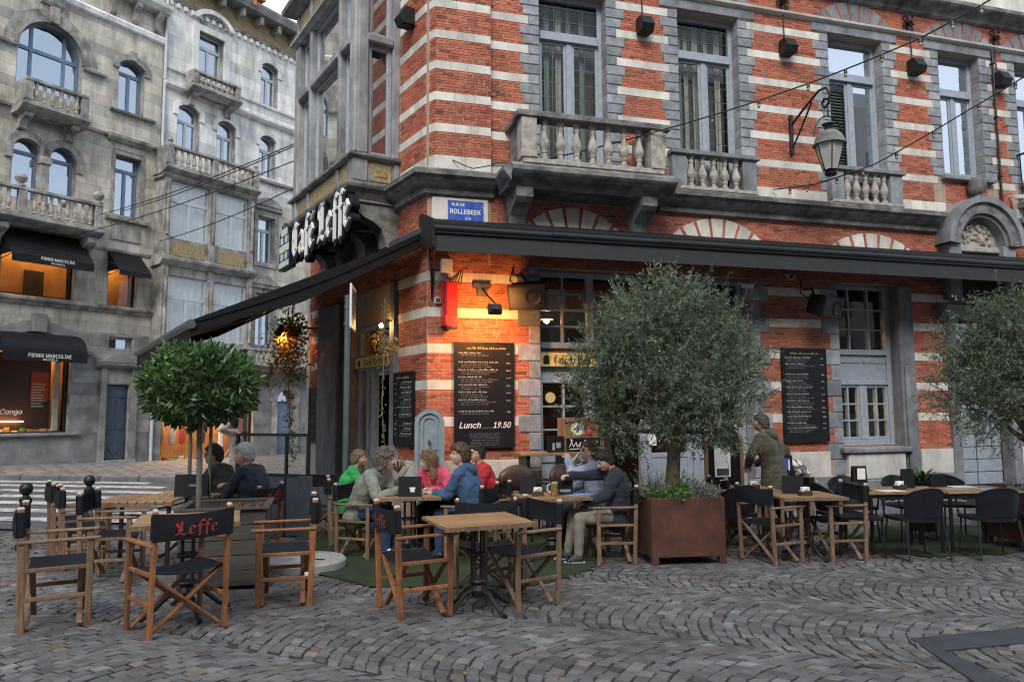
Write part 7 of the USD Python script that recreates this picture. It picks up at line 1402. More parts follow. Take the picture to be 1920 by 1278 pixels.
vine('left trailing strand of the hanging plant', [h0+np.array([-.1, 0, -.3]), h0+np.array([-.35, -.1, -.7]), h0+np.array([-.45, -.1, -1.1])], 170, 43, 'lamplit_leaf', .05); vine('long strand trailing down to the terrace', [h0+np.array([-.02, 0, -.6]), h0+np.array([-.05, 0, -1.2]), h0+np.array([.02, 0, -1.9]), h0+np.array([.08, 0, -2.5])], 300, 44, 'lamplit_leaf', .055)
vp = at(722, 560, 10.6); vine('thin vine hanging before the side door', [vp, at(720, 660, 10.6), at(716, 760, 10.6), at(720, 830, 10.6)], 110, 45, 'herb_leaf', .03, lf=.05); vine('orange leaves hanging before the side door window', [at(700, 625, 11.2), at(722, 650, 11.2), at(745, 650, 11.2)], 120, 46, 'lamplit_leaf', .07)
# ---- bollards, round stone base, windscreen, easel
for i, (x, y, lb) in enumerate(((-6.1, 9.5, 'black ball topped bollard at the left road edge, nearer one'), (-6.15, 11.0, 'black ball topped bollard at the left road edge, farther one'))):
    z = gz(x, y); b = thing('bollard', lb, 'bollard', (x, y, z), 0, 'black bollards along the road'); MB().lathe([(0, 0), (.09, 0), (.09, .05), (.065, .08), (.058, .55), (.07, .58), (.07, .62), (.035, .65), (.03, .67)], n=18).build('post', 'black_metal', b, smooth=40); MB().lathe([(0, .66), (.04, .665), (.068, .70), (.078, .74), (.068, .78), (.04, .81), (0, .82)], n=18).build('ball', 'black_metal', b, smooth=True)
bp_ = ground(572, 1064); rb = thing('parasol_base', 'round pale stone parasol base lying beside the orange chair', 'parasol base', bp_); MB().lathe([(0, 0), (.43, 0), (.44, .02), (.44, .085), (.42, .105), (.12, .115), (.05, .115), (.05, .10), (0, .10)], n=36).build('disc', 'concrete', rb, smooth=30); MB().box((.12, -.12, .113), (.24, .035, .008)).build('slot', 'soil', rb); MB().lathe([(.03, .1), (.035, .1), (.035, .16), (.03, .16)], n=12).build('socket', 'grey_metal', rb)
ws = thing('windscreen', 'dark framed glass windscreen panel behind the white haired man', 'windscreen')
def screen():
    pm('screen_panel', (.05, .06, .075), (.04, .048, .06), .5, 4); a = np.array([-4.1, 11.2]); b = np.array([-2.85, 10.6]); d = (b-a)/np.linalg.norm(b-a); F_ = Fr(a, d, (d[1], -d[0])); L_ = np.linalg.norm(b-a); z = gz(*b)
    for u0, u1 in ((0, .05), (L_-.05, L_), (L_*.68, L_*.68+.04)): MB().fbox(F_, u0, u1, -.02, .02, z, 1.22, None, .004).build('frame_post', 'black_metal', ws)
    for z0 in (1.19, .62): MB().fbox(F_, .05, L_-.05, -.019, .019, z0, z0+.04).build('frame_rail', 'black_metal', ws)
    MB().fbox(F_, .04, L_-.04, -.012, .012, z+.03, .63).build('solid_panel', 'screen_panel', ws); MB().fbox(F_, .04, L_-.04, -.004, .004, .65, 1.2).build('pane', 'glass', ws)
    F2 = Fr(b, (-d[1]*-1, d[0]*-1), d) ; MB().box((b[0], b[1]-.2, (z+.66)/2), (.20, .03, .66-z), ch=.004).build('end_panel', 'screen_panel', ws)
screen()
ez = thing('menu_easel', 'arched wooden menu easel with a white sheet behind the big olive tree', 'easel')
def easel():
    x, y = 3.1, 11.1; z = gz(x, y); F_ = Fr((x, y), (.98, .2), (.2, -.98)); o = seg_arch(-.30, .30, z, 1.05, .29, 18); MB().ext(o.difference(o.buffer(-.045)), F_, -.03, .02).build('wooden_frame', 'table_wood', ez); MB().ext(o.buffer(-.045), F_, -.02, .0).build('board', 'black_board', ez); MB().fbox(F_, -.15, .10, .002, .008, .55, .98).build('paper_sheet', 'sign_white', ez)
    m = MB(); g = np.random.default_rng(1)
    for k in range(9): words(F_, -.12, .07, .92-.025*k, .009, m, g, .0085, .9)
    m.build('printed_lines', 'dim_chalk', ez, kind='stuff'); MB().fbox(F_, -.12, .07, .0085, .010, .57, .67).build('printed_picture', 'grey_metal', ez)
easel()
# ---- things on the tables
pm('beer', (.62, .30, .03), (.5, .22, .02), .1, 5); pm('red_drink', (.35, .02, .03), (.25, .01, .02), .1, 5); pm('foam', (.75, .70, .58), (.65, .6, .48), .8, 40); pm('china', (.72, .71, .69), (.62, .61, .6), .25, 9); pm('blue_print', (.25, .42, .75), (.18, .3, .6), .6, 30)
def on(key, dx, dy, dz=0.): c, yw = tb[key]; q, s = math.cos(yw), math.sin(yw); return c+np.array([dx*q-dy*s, dx*s+dy*q, dz])
def card(label, p, yaw, w=.21, h=.30, m='black_board', tilt=.12, mark=None):
    c = thing('menu_card', label, 'menu card', p, yaw); v0, dp_ = (0, 0, 0), h*tilt
    for s in (-1, 1): MB().add([(-w/2, s*dp_, 0), (w/2, s*dp_, 0), (w/2, s*.004, h), (-w/2, s*.004, h), (-w/2, s*dp_+s*.004, 0), (w/2, s*dp_+s*.004, 0), (w/2, s*.007, h), (-w/2, s*.007, h)], [[0, 1, 2, 3], [7, 6, 5, 4], [0, 4, 5, 1], [1, 5, 6, 2], [2, 6, 7, 3], [3, 7, 4, 0]]).build('leaf', m, c)
    if mark:
        for q in mark: MB().box((q[0], -dp_*(1-q[1]/h)-.009, q[1]), (q[2], .002, q[3])).build('printed_picture', q[4], c)
card('wide black menu card with small white emblem on the group table', on('group', .02, -.20), .05, .27, .23, mark=((.03, .08, .05, .05, 'sign_white'), (.03, .10, .07, .02, 'emblem_pale'))); card('black menu card beside the beer mug before the man in navy', on('navy', .18, .02), .1, .19, .17, mark=((0, .05, .13, .03, 'dim_chalk'),)); card('black menu stand at the back of the beer mug table', on('navy', -.20, .25), -.2, .2, .20)
card('grey black menu card on the slatted left table', on('left', .46, .12), .1, .36, .24, mark=((.05, .12, .14, .02, 'dim_chalk'),)); card('tall black menu card on the table right of the rusty planter', on('six', -.06, .10), -.15, .24, .21); card('black menu card with a white page on the left paper table', on('long0', -.25, .30), .1, .2, .27, mark=((.02, .14, .11, .2, 'sign_white'),)); card('upright black menu with a purple picture beside the checked coat', np.array([3.72, 10.35, .62]), .2, .22, .28, mark=((0, .14, .14, .2, 'enamel_blue'), (.05, .12, .02, .2, 'sign_white'))); card('black menu box on the right paper table', on('long0', .30, .15), .0, .16, .24); card('low black card on the right paper table', on('long1', -.25, .2), .2, .24, .16)
def mug(label, p, fill='beer', h=.15, r=.042):
    t = thing('beer_mug', label, 'mug', p); MB().lathe([(0, .004), (r, .0), (r*1.02, h), (r*.92, h), (r*.9, .012), (0, .012)], n=16).build('glass', 'glass', t, smooth=40); MB().lathe([(0, .014), (r*.88, .014), (r*.9, h*.82), (0, h*.82)], n=16).build('beer', fill, t, smooth=40); MB().lathe([(0, h*.82), (r*.9, h*.82), (r*.9, h*.93), (0, h*.95)], n=16).build('foam', 'foam', t, smooth=40); MB().tube([(-r, 0, h*.8), (-r-.035, 0, h*.72), (-r-.038, 0, h*.4), (-r, 0, h*.25)], .007, 6).build('handle', 'china', t, smooth=40)
mug('full beer mug under the hand of the man in navy', on('navy', .02, -.06), h=.17, r=.048)
def goblet(label, p, fill, h=.17):
    t = thing('goblet', label, 'glass', p); MB().lathe([(0, 0), (.036, 0), (.036, .006), (.006, .012), (.006, .06), (.03, .075), (.052, .11), (.05, h), (.047, h), (.048, .112), (.0, .08)], n=16).build('glass', 'glass', t, smooth=40); MB().lathe([(0, .078), (.028, .082), (.047, .112), (.046, h*.8), (0, h*.8)], n=16).build('drink', fill, t, smooth=40)
goblet('goblet of red beer in front of the woman in pink', on('group', -.12, .12), 'red_drink'); goblet('half empty goblet near the sage jacket', on('group', -.03, .25), 'foam')
for k, (q, dx, dy, lb) in enumerate((('group', -.22, -.02, 'white plate before the woman in the sage jacket'), ('group', .30, .1, 'white plate before the young man in blue'), ('group2', .1, 0, 'white plate before the man in red'))):
    t = thing('plate', lb, 'plate', on(q, dx, dy)); MB().lathe([(0, .004), (.07, .002), (.115, .014), (.117, .017), (.07, .008), (0, .009)], n=22).build('plate', 'china', t, smooth=40)
def napkin(label, p, yaw=0., m='foam'):
    t = thing('napkin_box', label, 'napkin box', p, yaw); MB().box((0, 0, .025), (.14, .10, .05), ch=.004).build('box', 'dark_wood', t); MB().bar((-.05, 0, .05), (.03, .0, .10), .002, .09, up=(0, 1, 0)).box((0, 0, .075), (.10, .06, .05), ch=.01).build('napkins', m, t)
napkin('small black box with a cream card on the beer mug table', on('navy', -.16, .02)); napkin('black box with a white card on the table right of the rusty planter', on('six', -.02, -.12), .1, 'sign_white'); napkin('dark condiment box on the table behind the rusty planter', on('seven', -.2, .1)); napkin('second condiment box nearer on the table behind the rusty planter', on('seven', .12, -.1)); napkin('black box with a white card on the left paper table', on('long0', .12, 0), .3, 'sign_white')
for k, (q, dx, dy, a, m, lb) in enumerate((('long0', -.1, -.2, .2, 'sign_white', 'printed place mat on the left paper table'), ('long1', -.2, -.1, -.1, 'dim_chalk', 'left printed place mat on the right paper table'), ('long1', .2, -.15, .15, 'blue_print', 'bluish place mat on the right paper table'), ('long1', .05, .2, .0, 'sign_white', 'white place mat at the back of the right paper table'), ('navy', .32, -.02, .4, 'blue_print', 'pale blue leaflet beside the man in navy'))):
    t = thing('place_mat', lb, 'paper', on(q, dx, dy), a); MB().box((0, 0, .003), (.30, .21, .003)).build('sheet', m, t)
tc = thing('white_tag', 'small white paper tag on the low rail of the orange chair', 'paper'); p_ = ground(551, 1140); MB().box((p_[0]+.08, p_[1]+.14, p_[2]+.24), (.07, .01, .045)).build('tag', 'sign_white', tc)
# ================================================================ people
import manifold3d as m3
def skin(name, c): mat(name, {'geo': ('geometry', {}), 'n': ('noise_texture', {'scale': 22, 'detail': 3}), 'r': ('rgb_ramp', {'ramp': [(.3, tuple(x*.86 for x in c)), (.7, c)]}), 'p': ('principled_bsdf', {'roughness': .5, 'subsurface_weight': .12, 'subsurface_radius': (1., .35, .2), 'subsurface_scale': .006})}, [('geo.position', 'n.vector'), ('n.fac', 'r.fac'), ('r.color', 'p.base_color')])
skin('skin_fair', (.58, .36, .27)); skin('skin_pink', (.60, .33, .25)); skin('skin_tan', (.47, .28, .19))
def cloth(name, c, k=.55, sc=11): pm(name, c, tuple(x*k for x in c), .85, sc, .5, 260, bdist=.002, sheen=.1)
for n_, c_ in (('navy_cloth', (.018, .024, .042)), ('black_cloth', (.014, .014, .016)), ('green_cloth', (.03, .38, .09)), ('sage_cloth', (.235, .255, .205)), ('pink_cloth', (.68, .085, .17)), ('blue_cloth', (.045, .10, .20)), ('red_cloth', (.56, .02, .03)), ('mustard_cloth', (.36, .175, .035)), ('khaki_cloth', (.25, .22, .175)), ('jeans_cloth', (.025, .055, .14)), ('shirt_cloth', (.36, .43, .55)), ('olive_cloth', (.082, .082, .052)), ('cream_cloth', (.58, .53, .45)), ('white_cloth', (.62, .62, .6))): cloth(n_, c_)
for n_, c_ in (('hair_black', (.014, .012, .011)), ('hair_white', (.55, .54, .52)), ('hair_sand', (.24, .17, .10)), ('hair_greybrown', (.19, .155, .12)), ('hair_blonde', (.26, .155, .075)), ('hair_brown', (.11, .065, .035)), ('hair_dark', (.03, .023, .019)), ('hair_grey', (.10, .095, .09))): pm(n_, c_, tuple(x*.5 for x in c_), .5, 30, .6, 240, stretch=(3, 3, .6), bdist=.004)
pm('eye_white', (.50, .47, .45)); pm('eye_dark', (.02, .015, .012), rough=.2); pm('lip', (.42, .15, .13), (.36, .12, .11), .45); pm('sole_white', (.70, .70, .68)); pm('shoe_black', (.02, .02, .022), (.013, .013, .014), .5, 30)
mat('check_cloth', {'tc': ('geometry', {}), 'w1': ('wave_texture', {'scale': 2.6, 'bands_direction': 'z', 'distortion': .6}), 'w2': ('wave_texture', {'scale': 2.6, 'bands_direction': 'x', 'distortion': .6}), 'm': ('mix', {'mix_type': 'multiply', 'fac': 1.}), 'r': ('rgb_ramp', {'ramp': [(.1, (.10, .085, .085)), (.45, (.62, .58, .54))]}), 'p': ('principled_bsdf', {'roughness': .9})}, [('tc.position', 'w1.vector'), ('tc.position', 'w2.vector'), ('w1.color', 'm.color1'), ('w2.color', 'm.color2'), ('m.color', 'r.fac'), ('r.color', 'p.base_color')])
def _sp(p, r, n=14): return m3.Manifold.sphere(float(r), n).translate([float(x) for x in p])
def hullc(*ps): return m3.Manifold.batch_hull([_sp(p, r) for p, r in ps])
def union(ms): return m3.Manifold.batch_boolean(ms, m3.OpType.Add)
def smooth_mesh(man, ln=.024, it=10, wr=0., seed=0, fr=11.):
    m = man.refine_to_length(ln).to_mesh(); t = trimesh.Trimesh(m.vert_properties[:, :3], m.tri_verts, process=True); t.merge_vertices(); trimesh.smoothing.filter_taubin(t, iterations=it)
    if wr:
        n = np.array(t.vertex_normals); p = np.array(t.vertices); w = meshkit.fbm(p*np.array([fr, fr, fr*1.7]), 3, seed)-.5; rid = -np.abs(meshkit.noise(p*np.array([fr*.8, fr*.8, fr*1.5])+9, seed)-.5)*2+.5; t.vertices = p+n*((w*.9+rid*.8)*wr)[:, None]
    return t
def to_man(t): return m3.Manifold(m3.Mesh(np.asarray(t.vertices, np.float32), np.asarray(t.faces, np.uint32)))
_ICO = trimesh.creation.icosphere(4)
def gss(d, c, s): c = np.asarray(c, float); c = c/np.linalg.norm(c); return np.exp(-((d-c)**2).sum(1)/(2*s*s))
def head_points(f=1., fem=False):
    d = np.array(_ICO.vertices); x, y, z = d.T; P_ = d*np.array([.076, .098, .118])
    low = np.clip(-z, 0, 1); P_[:, 0] *= 1-.30*low**1.3; P_[:, 1] += .010*low*(y > -.2); P_[:, 1] *= np.where(y < 0, 1-.16*low, 1-.02*low)
    k = np.zeros(len(d)); k -= .010*(gss(d, (.42, .86, .10), .16)+gss(d, (-.42, .86, .10), .16)); k += .007*gss(d, (0, .93, .30), .28); k += .024*gss(d, (0, 1, -.14), .10)+.014*gss(d, (0, 1, .03), .075); k += .010*gss(d, (0, .86, -.50), .13); k -= .004*gss(d, (0, .95, -.32), .07); k += .013*gss(d, (0, .72, -.74), .17); k += .006*(gss(d, (.62, .72, -.16), .2)+gss(d, (-.62, .72, -.16), .2))
    return P_+d*k[:, None]
_HP = head_points()
def rot(ax, a):
    c, s = math.cos(a), math.sin(a); return np.array({'x': [[1, 0, 0], [0, c, -s], [0, s, c]], 'y': [[c, 0, s], [0, 1, 0], [-s, 0, c]], 'z': [[c, -s, 0], [s, c, 0], [0, 0, 1]]}[ax])
def ik(a, c, l1, l2, pole):
    a, c = np.asarray(a, float), np.asarray(c, float); v = c-a; D = np.linalg.norm(v); D2 = min(D, (l1+l2)*.995); v /= D; c = a+v*D2; k = (l1*l1-l2*l2+D2*D2)/(2*D2); h = math.sqrt(max(0, l1*l1-k*k)); p = np.asarray(pole, float); p = p-v*(p@v); p /= np.linalg.norm(p); return a+v*k+p*h, c
def hand(w, d, up, side, curl=.5, spread=.12, s=1.):
    """Palm and five fingers from the wrist w along d; up is the back of the hand; side is towards the thumb."""
    d = d/np.linalg.norm(d); up = up-d*(up@d); up /= np.linalg.norm(up); sd = np.cross(d, up)*side; o = []
    K = [w+d*.085*s+sd*q*s for q in (.028, .010, -.010, -.028)]; o.append(m3.Manifold.batch_hull([_sp(w, .022*s, 8), _sp(w+sd*.014*s+d*.02*s, .016*s, 8), *[_sp(k-d*.006*s, .0115*s, 8) for k in K]]))
    for q, (k, L_) in enumerate(zip(K, (.072, .080, .074, .058))):
        p, a = k, .25+curl*.35; r = [.0092, .0086, .0080, .0070]
        dd = d+sd*spread*(1.5-q)*.35
        for j, f in enumerate((.45, .32, .23)):
            v = dd*math.cos(a)-up*math.sin(a); v /= np.linalg.norm(v); e = p+v*L_*f*s; o.append(hullc((p, r[j]*s), (e, r[j+1]*s))); p = e; a += curl*1.05
    t0 = w+d*.022*s+sd*.022*s; t1 = t0+(d*.62+sd*.72-up*.25)/1.0*.042*s; t2 = t1+(d*.9+sd*.25-up*.4*curl)*.034*s; t3 = t2+(d*.95-sd*.1-up*.5*curl)*.024*s; o += [hullc((t0, .013*s), (t1, .0105*s)), hullc((t1, .0105*s), (t2, .009*s)), hullc((t2, .009*s), (t3, .0072*s))]
    return union(o)
def mk(parent, name, t, m, smooth=True, **kw): v, f = np.array(t.vertices), np.array(t.faces); return MB().add(v, f).build(name, m, parent, smooth=smooth, **kw)
def person(label, pos, yaw, sit=True, s=1., seat=.44, lean=12, twist=0, bend=6, head=(0, 0, 0), hl=None, hr=None, pl=(-.6, -.3, -.7), pr=(.6, -.3, -.7), sk='skin_fair', jacket='navy_cloth', trousers='black_cloth', shoes='shoe_black', hair='short', hm='hair_dark', feet=None, collar=None, hood=False, open_front=None, curl=.55, glasses=None, sole=False, lower=None, bulk=1., skirt=0., group=None, wr=.017, armcol=None, legs=None, hup=None, seed=1, arms_on=True, cuff=None):
    t = thing('person', label, 'person', pos, yaw, group); V3 = lambda *a: np.array(a, float)*s
    if sit:
        hip = V3(0, -.06, (seat+.075)/s if False else seat/s+.085); kn = [V3(-.105, .36, seat/s+.075), V3(.105, .36, seat/s+.075)]; an = [V3(-.10, .36, .085), V3(.10, .36, .085)]
        if feet: an = [np.array(f, float)+np.array([0, 0, .085*s]) for f in feet]
        if legs: kn = [np.array(k, float) for k in legs]
    else:
        hip = V3(0, 0, .90); an = [V3(-.10, .05, .085), V3(.10, -.08, .085)]
        if feet: an = [np.array(f, float)+np.array([0, 0, .085*s]) for f in feet]
        kn = [(hip+V3(q, .04, 0)+a_)/2+V3(0, .03, .0) for q, a_ in zip((-.09, .09), an)]
    A = rot('x', -math.radians(lean)); B = rot('x', -math.radians(lean+bend)) @ rot('z', math.radians(twist)); hj = [hip+V3(-.085, .01, .0), hip+V3(.085, .01, 0)]
    wa = hip+A@V3(0, 0, .17); ch = wa+rot('x', -math.radians(lean+bend*.5))@V3(0, .0, .18); sh = ch+B@V3(0, .0, .145); nk = sh+B@V3(0, .015, .075); lat = B@np.array([1., 0, 0])
    Hd = rot('z', math.radians(head[0])) @ rot('x', -math.radians(head[1])) @ rot('y', math.radians(head[2])); hc = nk+Hd@V3(0, .028, .125)+B@V3(0, .0, .01)
    S = [sh-lat*.165*s*bulk**.5, sh+lat*.165*s*bulk**.5]; W2 = []; E2 = []
    for k, (tg, pole, sg) in enumerate(((hl, pl, -1), (hr, pr, 1))):
        if tg is None: tg = (S[k]+V3(sg*.06, .12, -.50)) if not sit else (kn[k]+V3(0, -.10, .09))
        e, w = ik(S[k], np.asarray(tg, float), .29*s, .255*s, pole); E2.append(e); W2.append(w)
    def torso(g, low=0., arms=True, alen=1.):
        o = []; lv = [(hip-A@V3(0, 0, low), .085, .108), (wa, .062, .105), (ch, .088, .112), (sh-B@V3(0, 0, .03), .115, .075)]
        for (c0, x0, r0), (c1, x1, r1) in zip(lv[:-1], lv[1:]): o.append(m3.Manifold.batch_hull([_sp(c+lat*q*x*s*bulk**.6, r*s*bulk+g) for c, x, r in ((c0, x0, r0), (c1, x1, r1)) for q in (-1, 1)]))
        o.append(m3.Manifold.batch_hull([_sp(S[0], .056*s+g), _sp(S[1], .056*s+g), _sp(sh+B@V3(0, -.005, .03), .058*s+g)]))
        if arms:
            for a_, e, w in zip(S, E2, W2): we = e+(w-e)*alen; o += [hullc((a_, .060*s*bulk**.5+g), (e, .044*s*bulk**.3+g)), hullc((e, .044*s*bulk**.3+g), (we, .031*s+g*1.1))]
        return o
    def legs_(g, up=1.):
        o = [m3.Manifold.batch_hull([_sp(hip+V3(q, 0, 0), .108*s*bulk+g) for q in (-.08, .08)])]
        for h, k, a_ in zip(hj, kn, an): o += [hullc((h, .088*s*bulk+g), (k, .062*s+g)), hullc((k, .062*s+g), (a_+V3(0, 0, .02), .040*s+g))]
        return o
    # skin: one continuous body with head and hands
    base = smooth_mesh(union(torso(-.006)+legs_(-.008)+[hullc((sh+B@V3(0, 0, .0), .055*s), (nk, .050*s)), hullc((nk, .050*s), (hc-Hd@V3(0, .012, .05), .052*s))]+[hullc((a_, .032*s), (a_+np.array([0, .09*s, -.045*s]), .018*s)) for a_ in an]), .035, 6)
    hp = _HP*s; hm_ = trimesh.Trimesh(hp @ Hd.T+hc, _ICO.faces, process=False); ms = [to_man(base), to_man(hm_)]
    for q in (-1, 1):
        er = trimesh.creation.icosphere(2); er.apply_scale(np.array([.008, .018, .030])*s); er.apply_transform(trimesh.transformations.rotation_matrix(.25, [1, 0, 0])); er.vertices = (er.vertices+np.array([q*.076, -.008, .0])*s) @ Hd.T+hc; ms.append(to_man(er))
    for k, sg in ((0, 1), (1, -1)):
        d = W2[k]-E2[k]; up = np.array([0, 0, 1.]) if hup is None else np.asarray(hup[k], float); ms.append(hand(W2[k], d, up, -sg if True else sg, curl if np.ndim(curl) == 0 else curl[k], s=s))
    try:
        u_ = union(ms); mm = u_.to_mesh(); bt = trimesh.Trimesh(mm.vert_properties[:, :3], mm.tri_verts, process=True)
        if len(bt.faces) < 500: raise ValueError
    except Exception: bt = trimesh.util.concatenate([base, hm_])
    mk(t, 'body', bt, sk, 45)
    # clothes
    mk(t, 'jacket', smooth_mesh(union(torso(.016, .07+skirt*.0)+([m3.Manifold.batch_hull([_sp(hip+V3(q, .0, -.02), .118*s*bulk+.01) for q in (-.085, .085)]+[_sp(hip+V3(q, .0, -skirt), .125*s*bulk+.01) for q in (-.09, .09)])] if skirt else [])), .019, 8, wr, seed), jacket, True)
    if collar or True:
        c = MB(); th = np.linspace(0, 2*math.pi, 19); ring = np.array([nk+B@(V3(.062*math.sin(a), .058*math.cos(a)+.004, -.03-.012*math.cos(a))) for a in th]); c.tube(ring, .016*s, 7, cap=False); c.build('collar', collar or jacket, t, smooth=True)
    if arms_on:
        for e_, w_ in zip(E2, W2):
            dv = (w_-e_)/np.linalg.norm(w_-e_); MB().tube([w_-dv*.035*s, w_-dv*.012*s, w_+dv*.004*s], [.052*s, .054*s, .051*s], 12).build('cuff', cuff or jacket, t, smooth=40)
        z_ = [sh+B@V3(0, .075*bulk+.045, .02), ch+B@V3(0, .112*bulk+.026, .06), ch+B@V3(0, .112*bulk+.026, -.08), wa+A@V3(0, .105*bulk+.026, -.02)]; MB().tube(z_, .005*s, 5).build('zip', 'grey_metal', t)
        for q in (-1, 1): MB().bar(wa+A@V3(q*.12, .095*bulk+.012, -.02), wa+A@V3(q*.10, .10*bulk+.014, .10), .02*s, .008*s, up=(0, 1, 0), ch=.003).build('pocket_flap', jacket, t)
    if hood: mk(t, 'hood', smooth_mesh(hullc((nk+B@V3(-.06, -.075, -.02), .05*s), (nk+B@V3(.06, -.075, -.02), .05*s), (nk+B@V3(0, -.12, -.08), .055*s)), .02, 6, .01, 3), jacket)
    if open_front:
        f = np.array([ch+B@V3(q, .118*bulk, z) for q, z in ((-.035, .12), (.035, .12), (.045, -.2), (-.045, -.2))]); mk(t, 'shirt_front', smooth_mesh(m3.Manifold.batch_hull([_sp(p, .016*s) for p in f]), .02, 3), open_front)
    if lower: mk(t, 'lower_coat', smooth_mesh(m3.Manifold.batch_hull([_sp(hip+A@V3(q, .0, z), .128*s*bulk) for q in (-.085, .085) for z in (-.02, .06)]), .02, 6, wr, 5), lower)
    mk(t, 'trousers', smooth_mesh(union(legs_(.010)), .022, 8, wr*.8, seed+2, 9), trousers)
    for a_ in an:
        fd = np.array([0, 1., 0]); sm = smooth_mesh(m3.Manifold.batch_hull([_sp(a_+np.array([q*.022, -.03, -.030])*s, .034*s) for q in (-1, 1)]+[_sp(a_+np.array([q*.028, .13, -.055])*s, .024*s) for q in (-1, 1)]+[_sp(a_+np.array([0, .02, .01])*s, .040*s)]), .02, 5); mk(t, 'shoe', sm, shoes)
        if sole: m_ = trimesh.creation.extrude_polygon(Polygon([(-.045, -.065), (.045, -.065), (.05, .10), (.03, .165), (-.03, .165), (-.05, .10)]).buffer(.008), .026, engine='earcut'); m_.vertices = m_.vertices*s+a_+np.array([0, 0, -.088*s]); mk(t, 'sole', m_, 'sole_white', False)
    # hair
    d = np.array(_ICO.vertices); x, y, z = d.T; g = np.random.default_rng(seed); line = np.interp(y, [-1, -.3, .15, .45, .8, 1], [-.62, -.55, .0, .32, .52, .58]) if hair != 'bald' else np.full(len(d), 2.)
    if hair in ('bob', 'long'): line = np.interp(y, [-1, -.2, .2, .5, .8, 1], [-.95, -.9, -.75, -.05, .52, .60])
    line = line+.30*(meshkit.noise(d*5+seed, seed)-.5); mask = np.clip((z-line)/.14, -1, 1); nz = meshkit.fbm(d*np.array([9, 9, 4])+seed, 3, seed)-.5; th = {'short': .017, 'curly': .030, 'bob': .030, 'long': .022, 'bun': .016, 'grey': .013}[hair]; th = th*(1+.35*np.clip(z, 0, 1)); amp = {'curly': .030, 'bob': .018, 'long': .012}.get(hair, .012)
    off = np.where(mask > 0, th*mask**.5+amp*nz*mask, .012*mask); hp2 = (d*np.array([.078, .100, .119])+d*(off-.001)[:, None])*s; mkh = trimesh.Trimesh(hp2 @ Hd.T+hc, _ICO.faces, process=False); parts = [to_man(mkh)]
    if hair == 'bob': parts += [hullc((hc+Hd@V3(q*.07, -.02, .02), .035*s), (hc+Hd@V3(q*.080, -.005, -.10), .026*s), (hc+Hd@V3(q*.05, -.075, -.11), .035*s)) for q in (-1, 1)]+[hullc((hc+Hd@V3(0, -.07, 0), .05*s), (hc+Hd@V3(0, -.08, -.12), .035*s))]
    if hair == 'long': parts += [hullc((hc+Hd@V3(q*.065, -.01, .02), .032*s), (hc+Hd@V3(q*.085, .0, -.12), .024*s), (hc+Hd@V3(q*.085, .02, -.24), .018*s), (hc+Hd@V3(q*.05, -.06, -.20), .030*s)) for q in (-1, 1)]+[hullc((hc+Hd@V3(0, -.07, 0), .05*s), (hc+Hd@V3(0, -.09, -.2), .04*s))]
    if hair == 'bun': parts += [_sp(hc+Hd@V3(0, -.10, .09), .042*s)]
    hu = union(parts).to_mesh() if len(parts) > 1 else parts[0].to_mesh(); ht = trimesh.Trimesh(hu.vert_properties[:, :3], hu.tri_verts, process=True); n_ = np.array(ht.vertex_normals); p_ = np.array(ht.vertices); q_ = (p_-hc) @ Hd; st = np.sin(np.arctan2(q_[:, 0], q_[:, 1])*34+meshkit.noise(q_*40/s, 2)*5)*.0022; ht.vertices = p_+n_*(st*s)[:, None]; mk(t, 'hair', ht, hm)
    lk = MB(); cand = np.where(mask > .12)[0]; pick = g.choice(cand, min(520, len(cand)), replace=False); LL = {'short': .026, 'curly': .032, 'bob': .085, 'long': .10, 'bun': .03, 'grey': .016}[hair]
    for i in pick:
        n0 = d[i]; p0 = hp2[i]; flow = np.array([g.normal(0, .35), -.55-.5*n0[1]+(.5 if n0[1] > .5 and hair == 'curly' else 0), -.35-.5*(n0[2] < .3)])+g.normal(0, .16 if hair != 'curly' else .7, 3); flow -= n0*(flow@n0); flow /= np.linalg.norm(flow)+1e-9; sd = np.cross(n0, flow); L_ = LL*g.uniform(.6, 1.4)*s; w_ = .0055*s*g.uniform(.7, 1.4)
        q = [p0-n0*.004*s, p0+flow*L_*.5+n0*g.uniform(.002, .009)*s, p0+flow*L_+n0*g.uniform(-.004, .010)*s]; lk.add([(x_ @ Hd.T)+hc for x_ in (q[0]-sd*w_, q[0]+sd*w_, q[1]-sd*w_*.8, q[1]+n0*.003*s, q[1]+sd*w_*.8, q[2])], [[0, 3, 2], [0, 1, 3], [1, 4, 3], [2, 3, 5], [3, 4, 5]])
    lk.build('hair_locks', hm, t, kind='stuff')
    # face
    for q in (-1, 1):
        e = hc+Hd@V3(q*.030, .0795, .012)
        for nm, r, o_, m_ in (('eye', (.0125, .006, .0075), 0, 'eye_white'), ('iris', (.0062, .004, .0066), .0042, 'eye_dark')):
            b = trimesh.creation.icosphere(1); b.apply_scale(np.array(r)*s); b.vertices = b.vertices @ Hd.T+e+Hd@V3(0, o_, 0); mk(t, nm, b, m_)
        bm = MB(); bm.tube([hc+Hd@V3(q*.014, .0945, .030), hc+Hd@V3(q*.030, .0935, .037), hc+Hd@V3(q*.046, .080, .031)], [.0035*s, .0045*s, .0025*s], 6); bm.build('eyebrow', hm if hm not in ('hair_white',) else 'hair_grey', t)
    b = trimesh.creation.icosphere(1); b.apply_scale(np.array([.022, .006, .0065])*s); b.vertices = b.vertices @ Hd.T+hc+Hd@V3(0, .0955, -.056); mk(t, 'lips', b, 'lip')
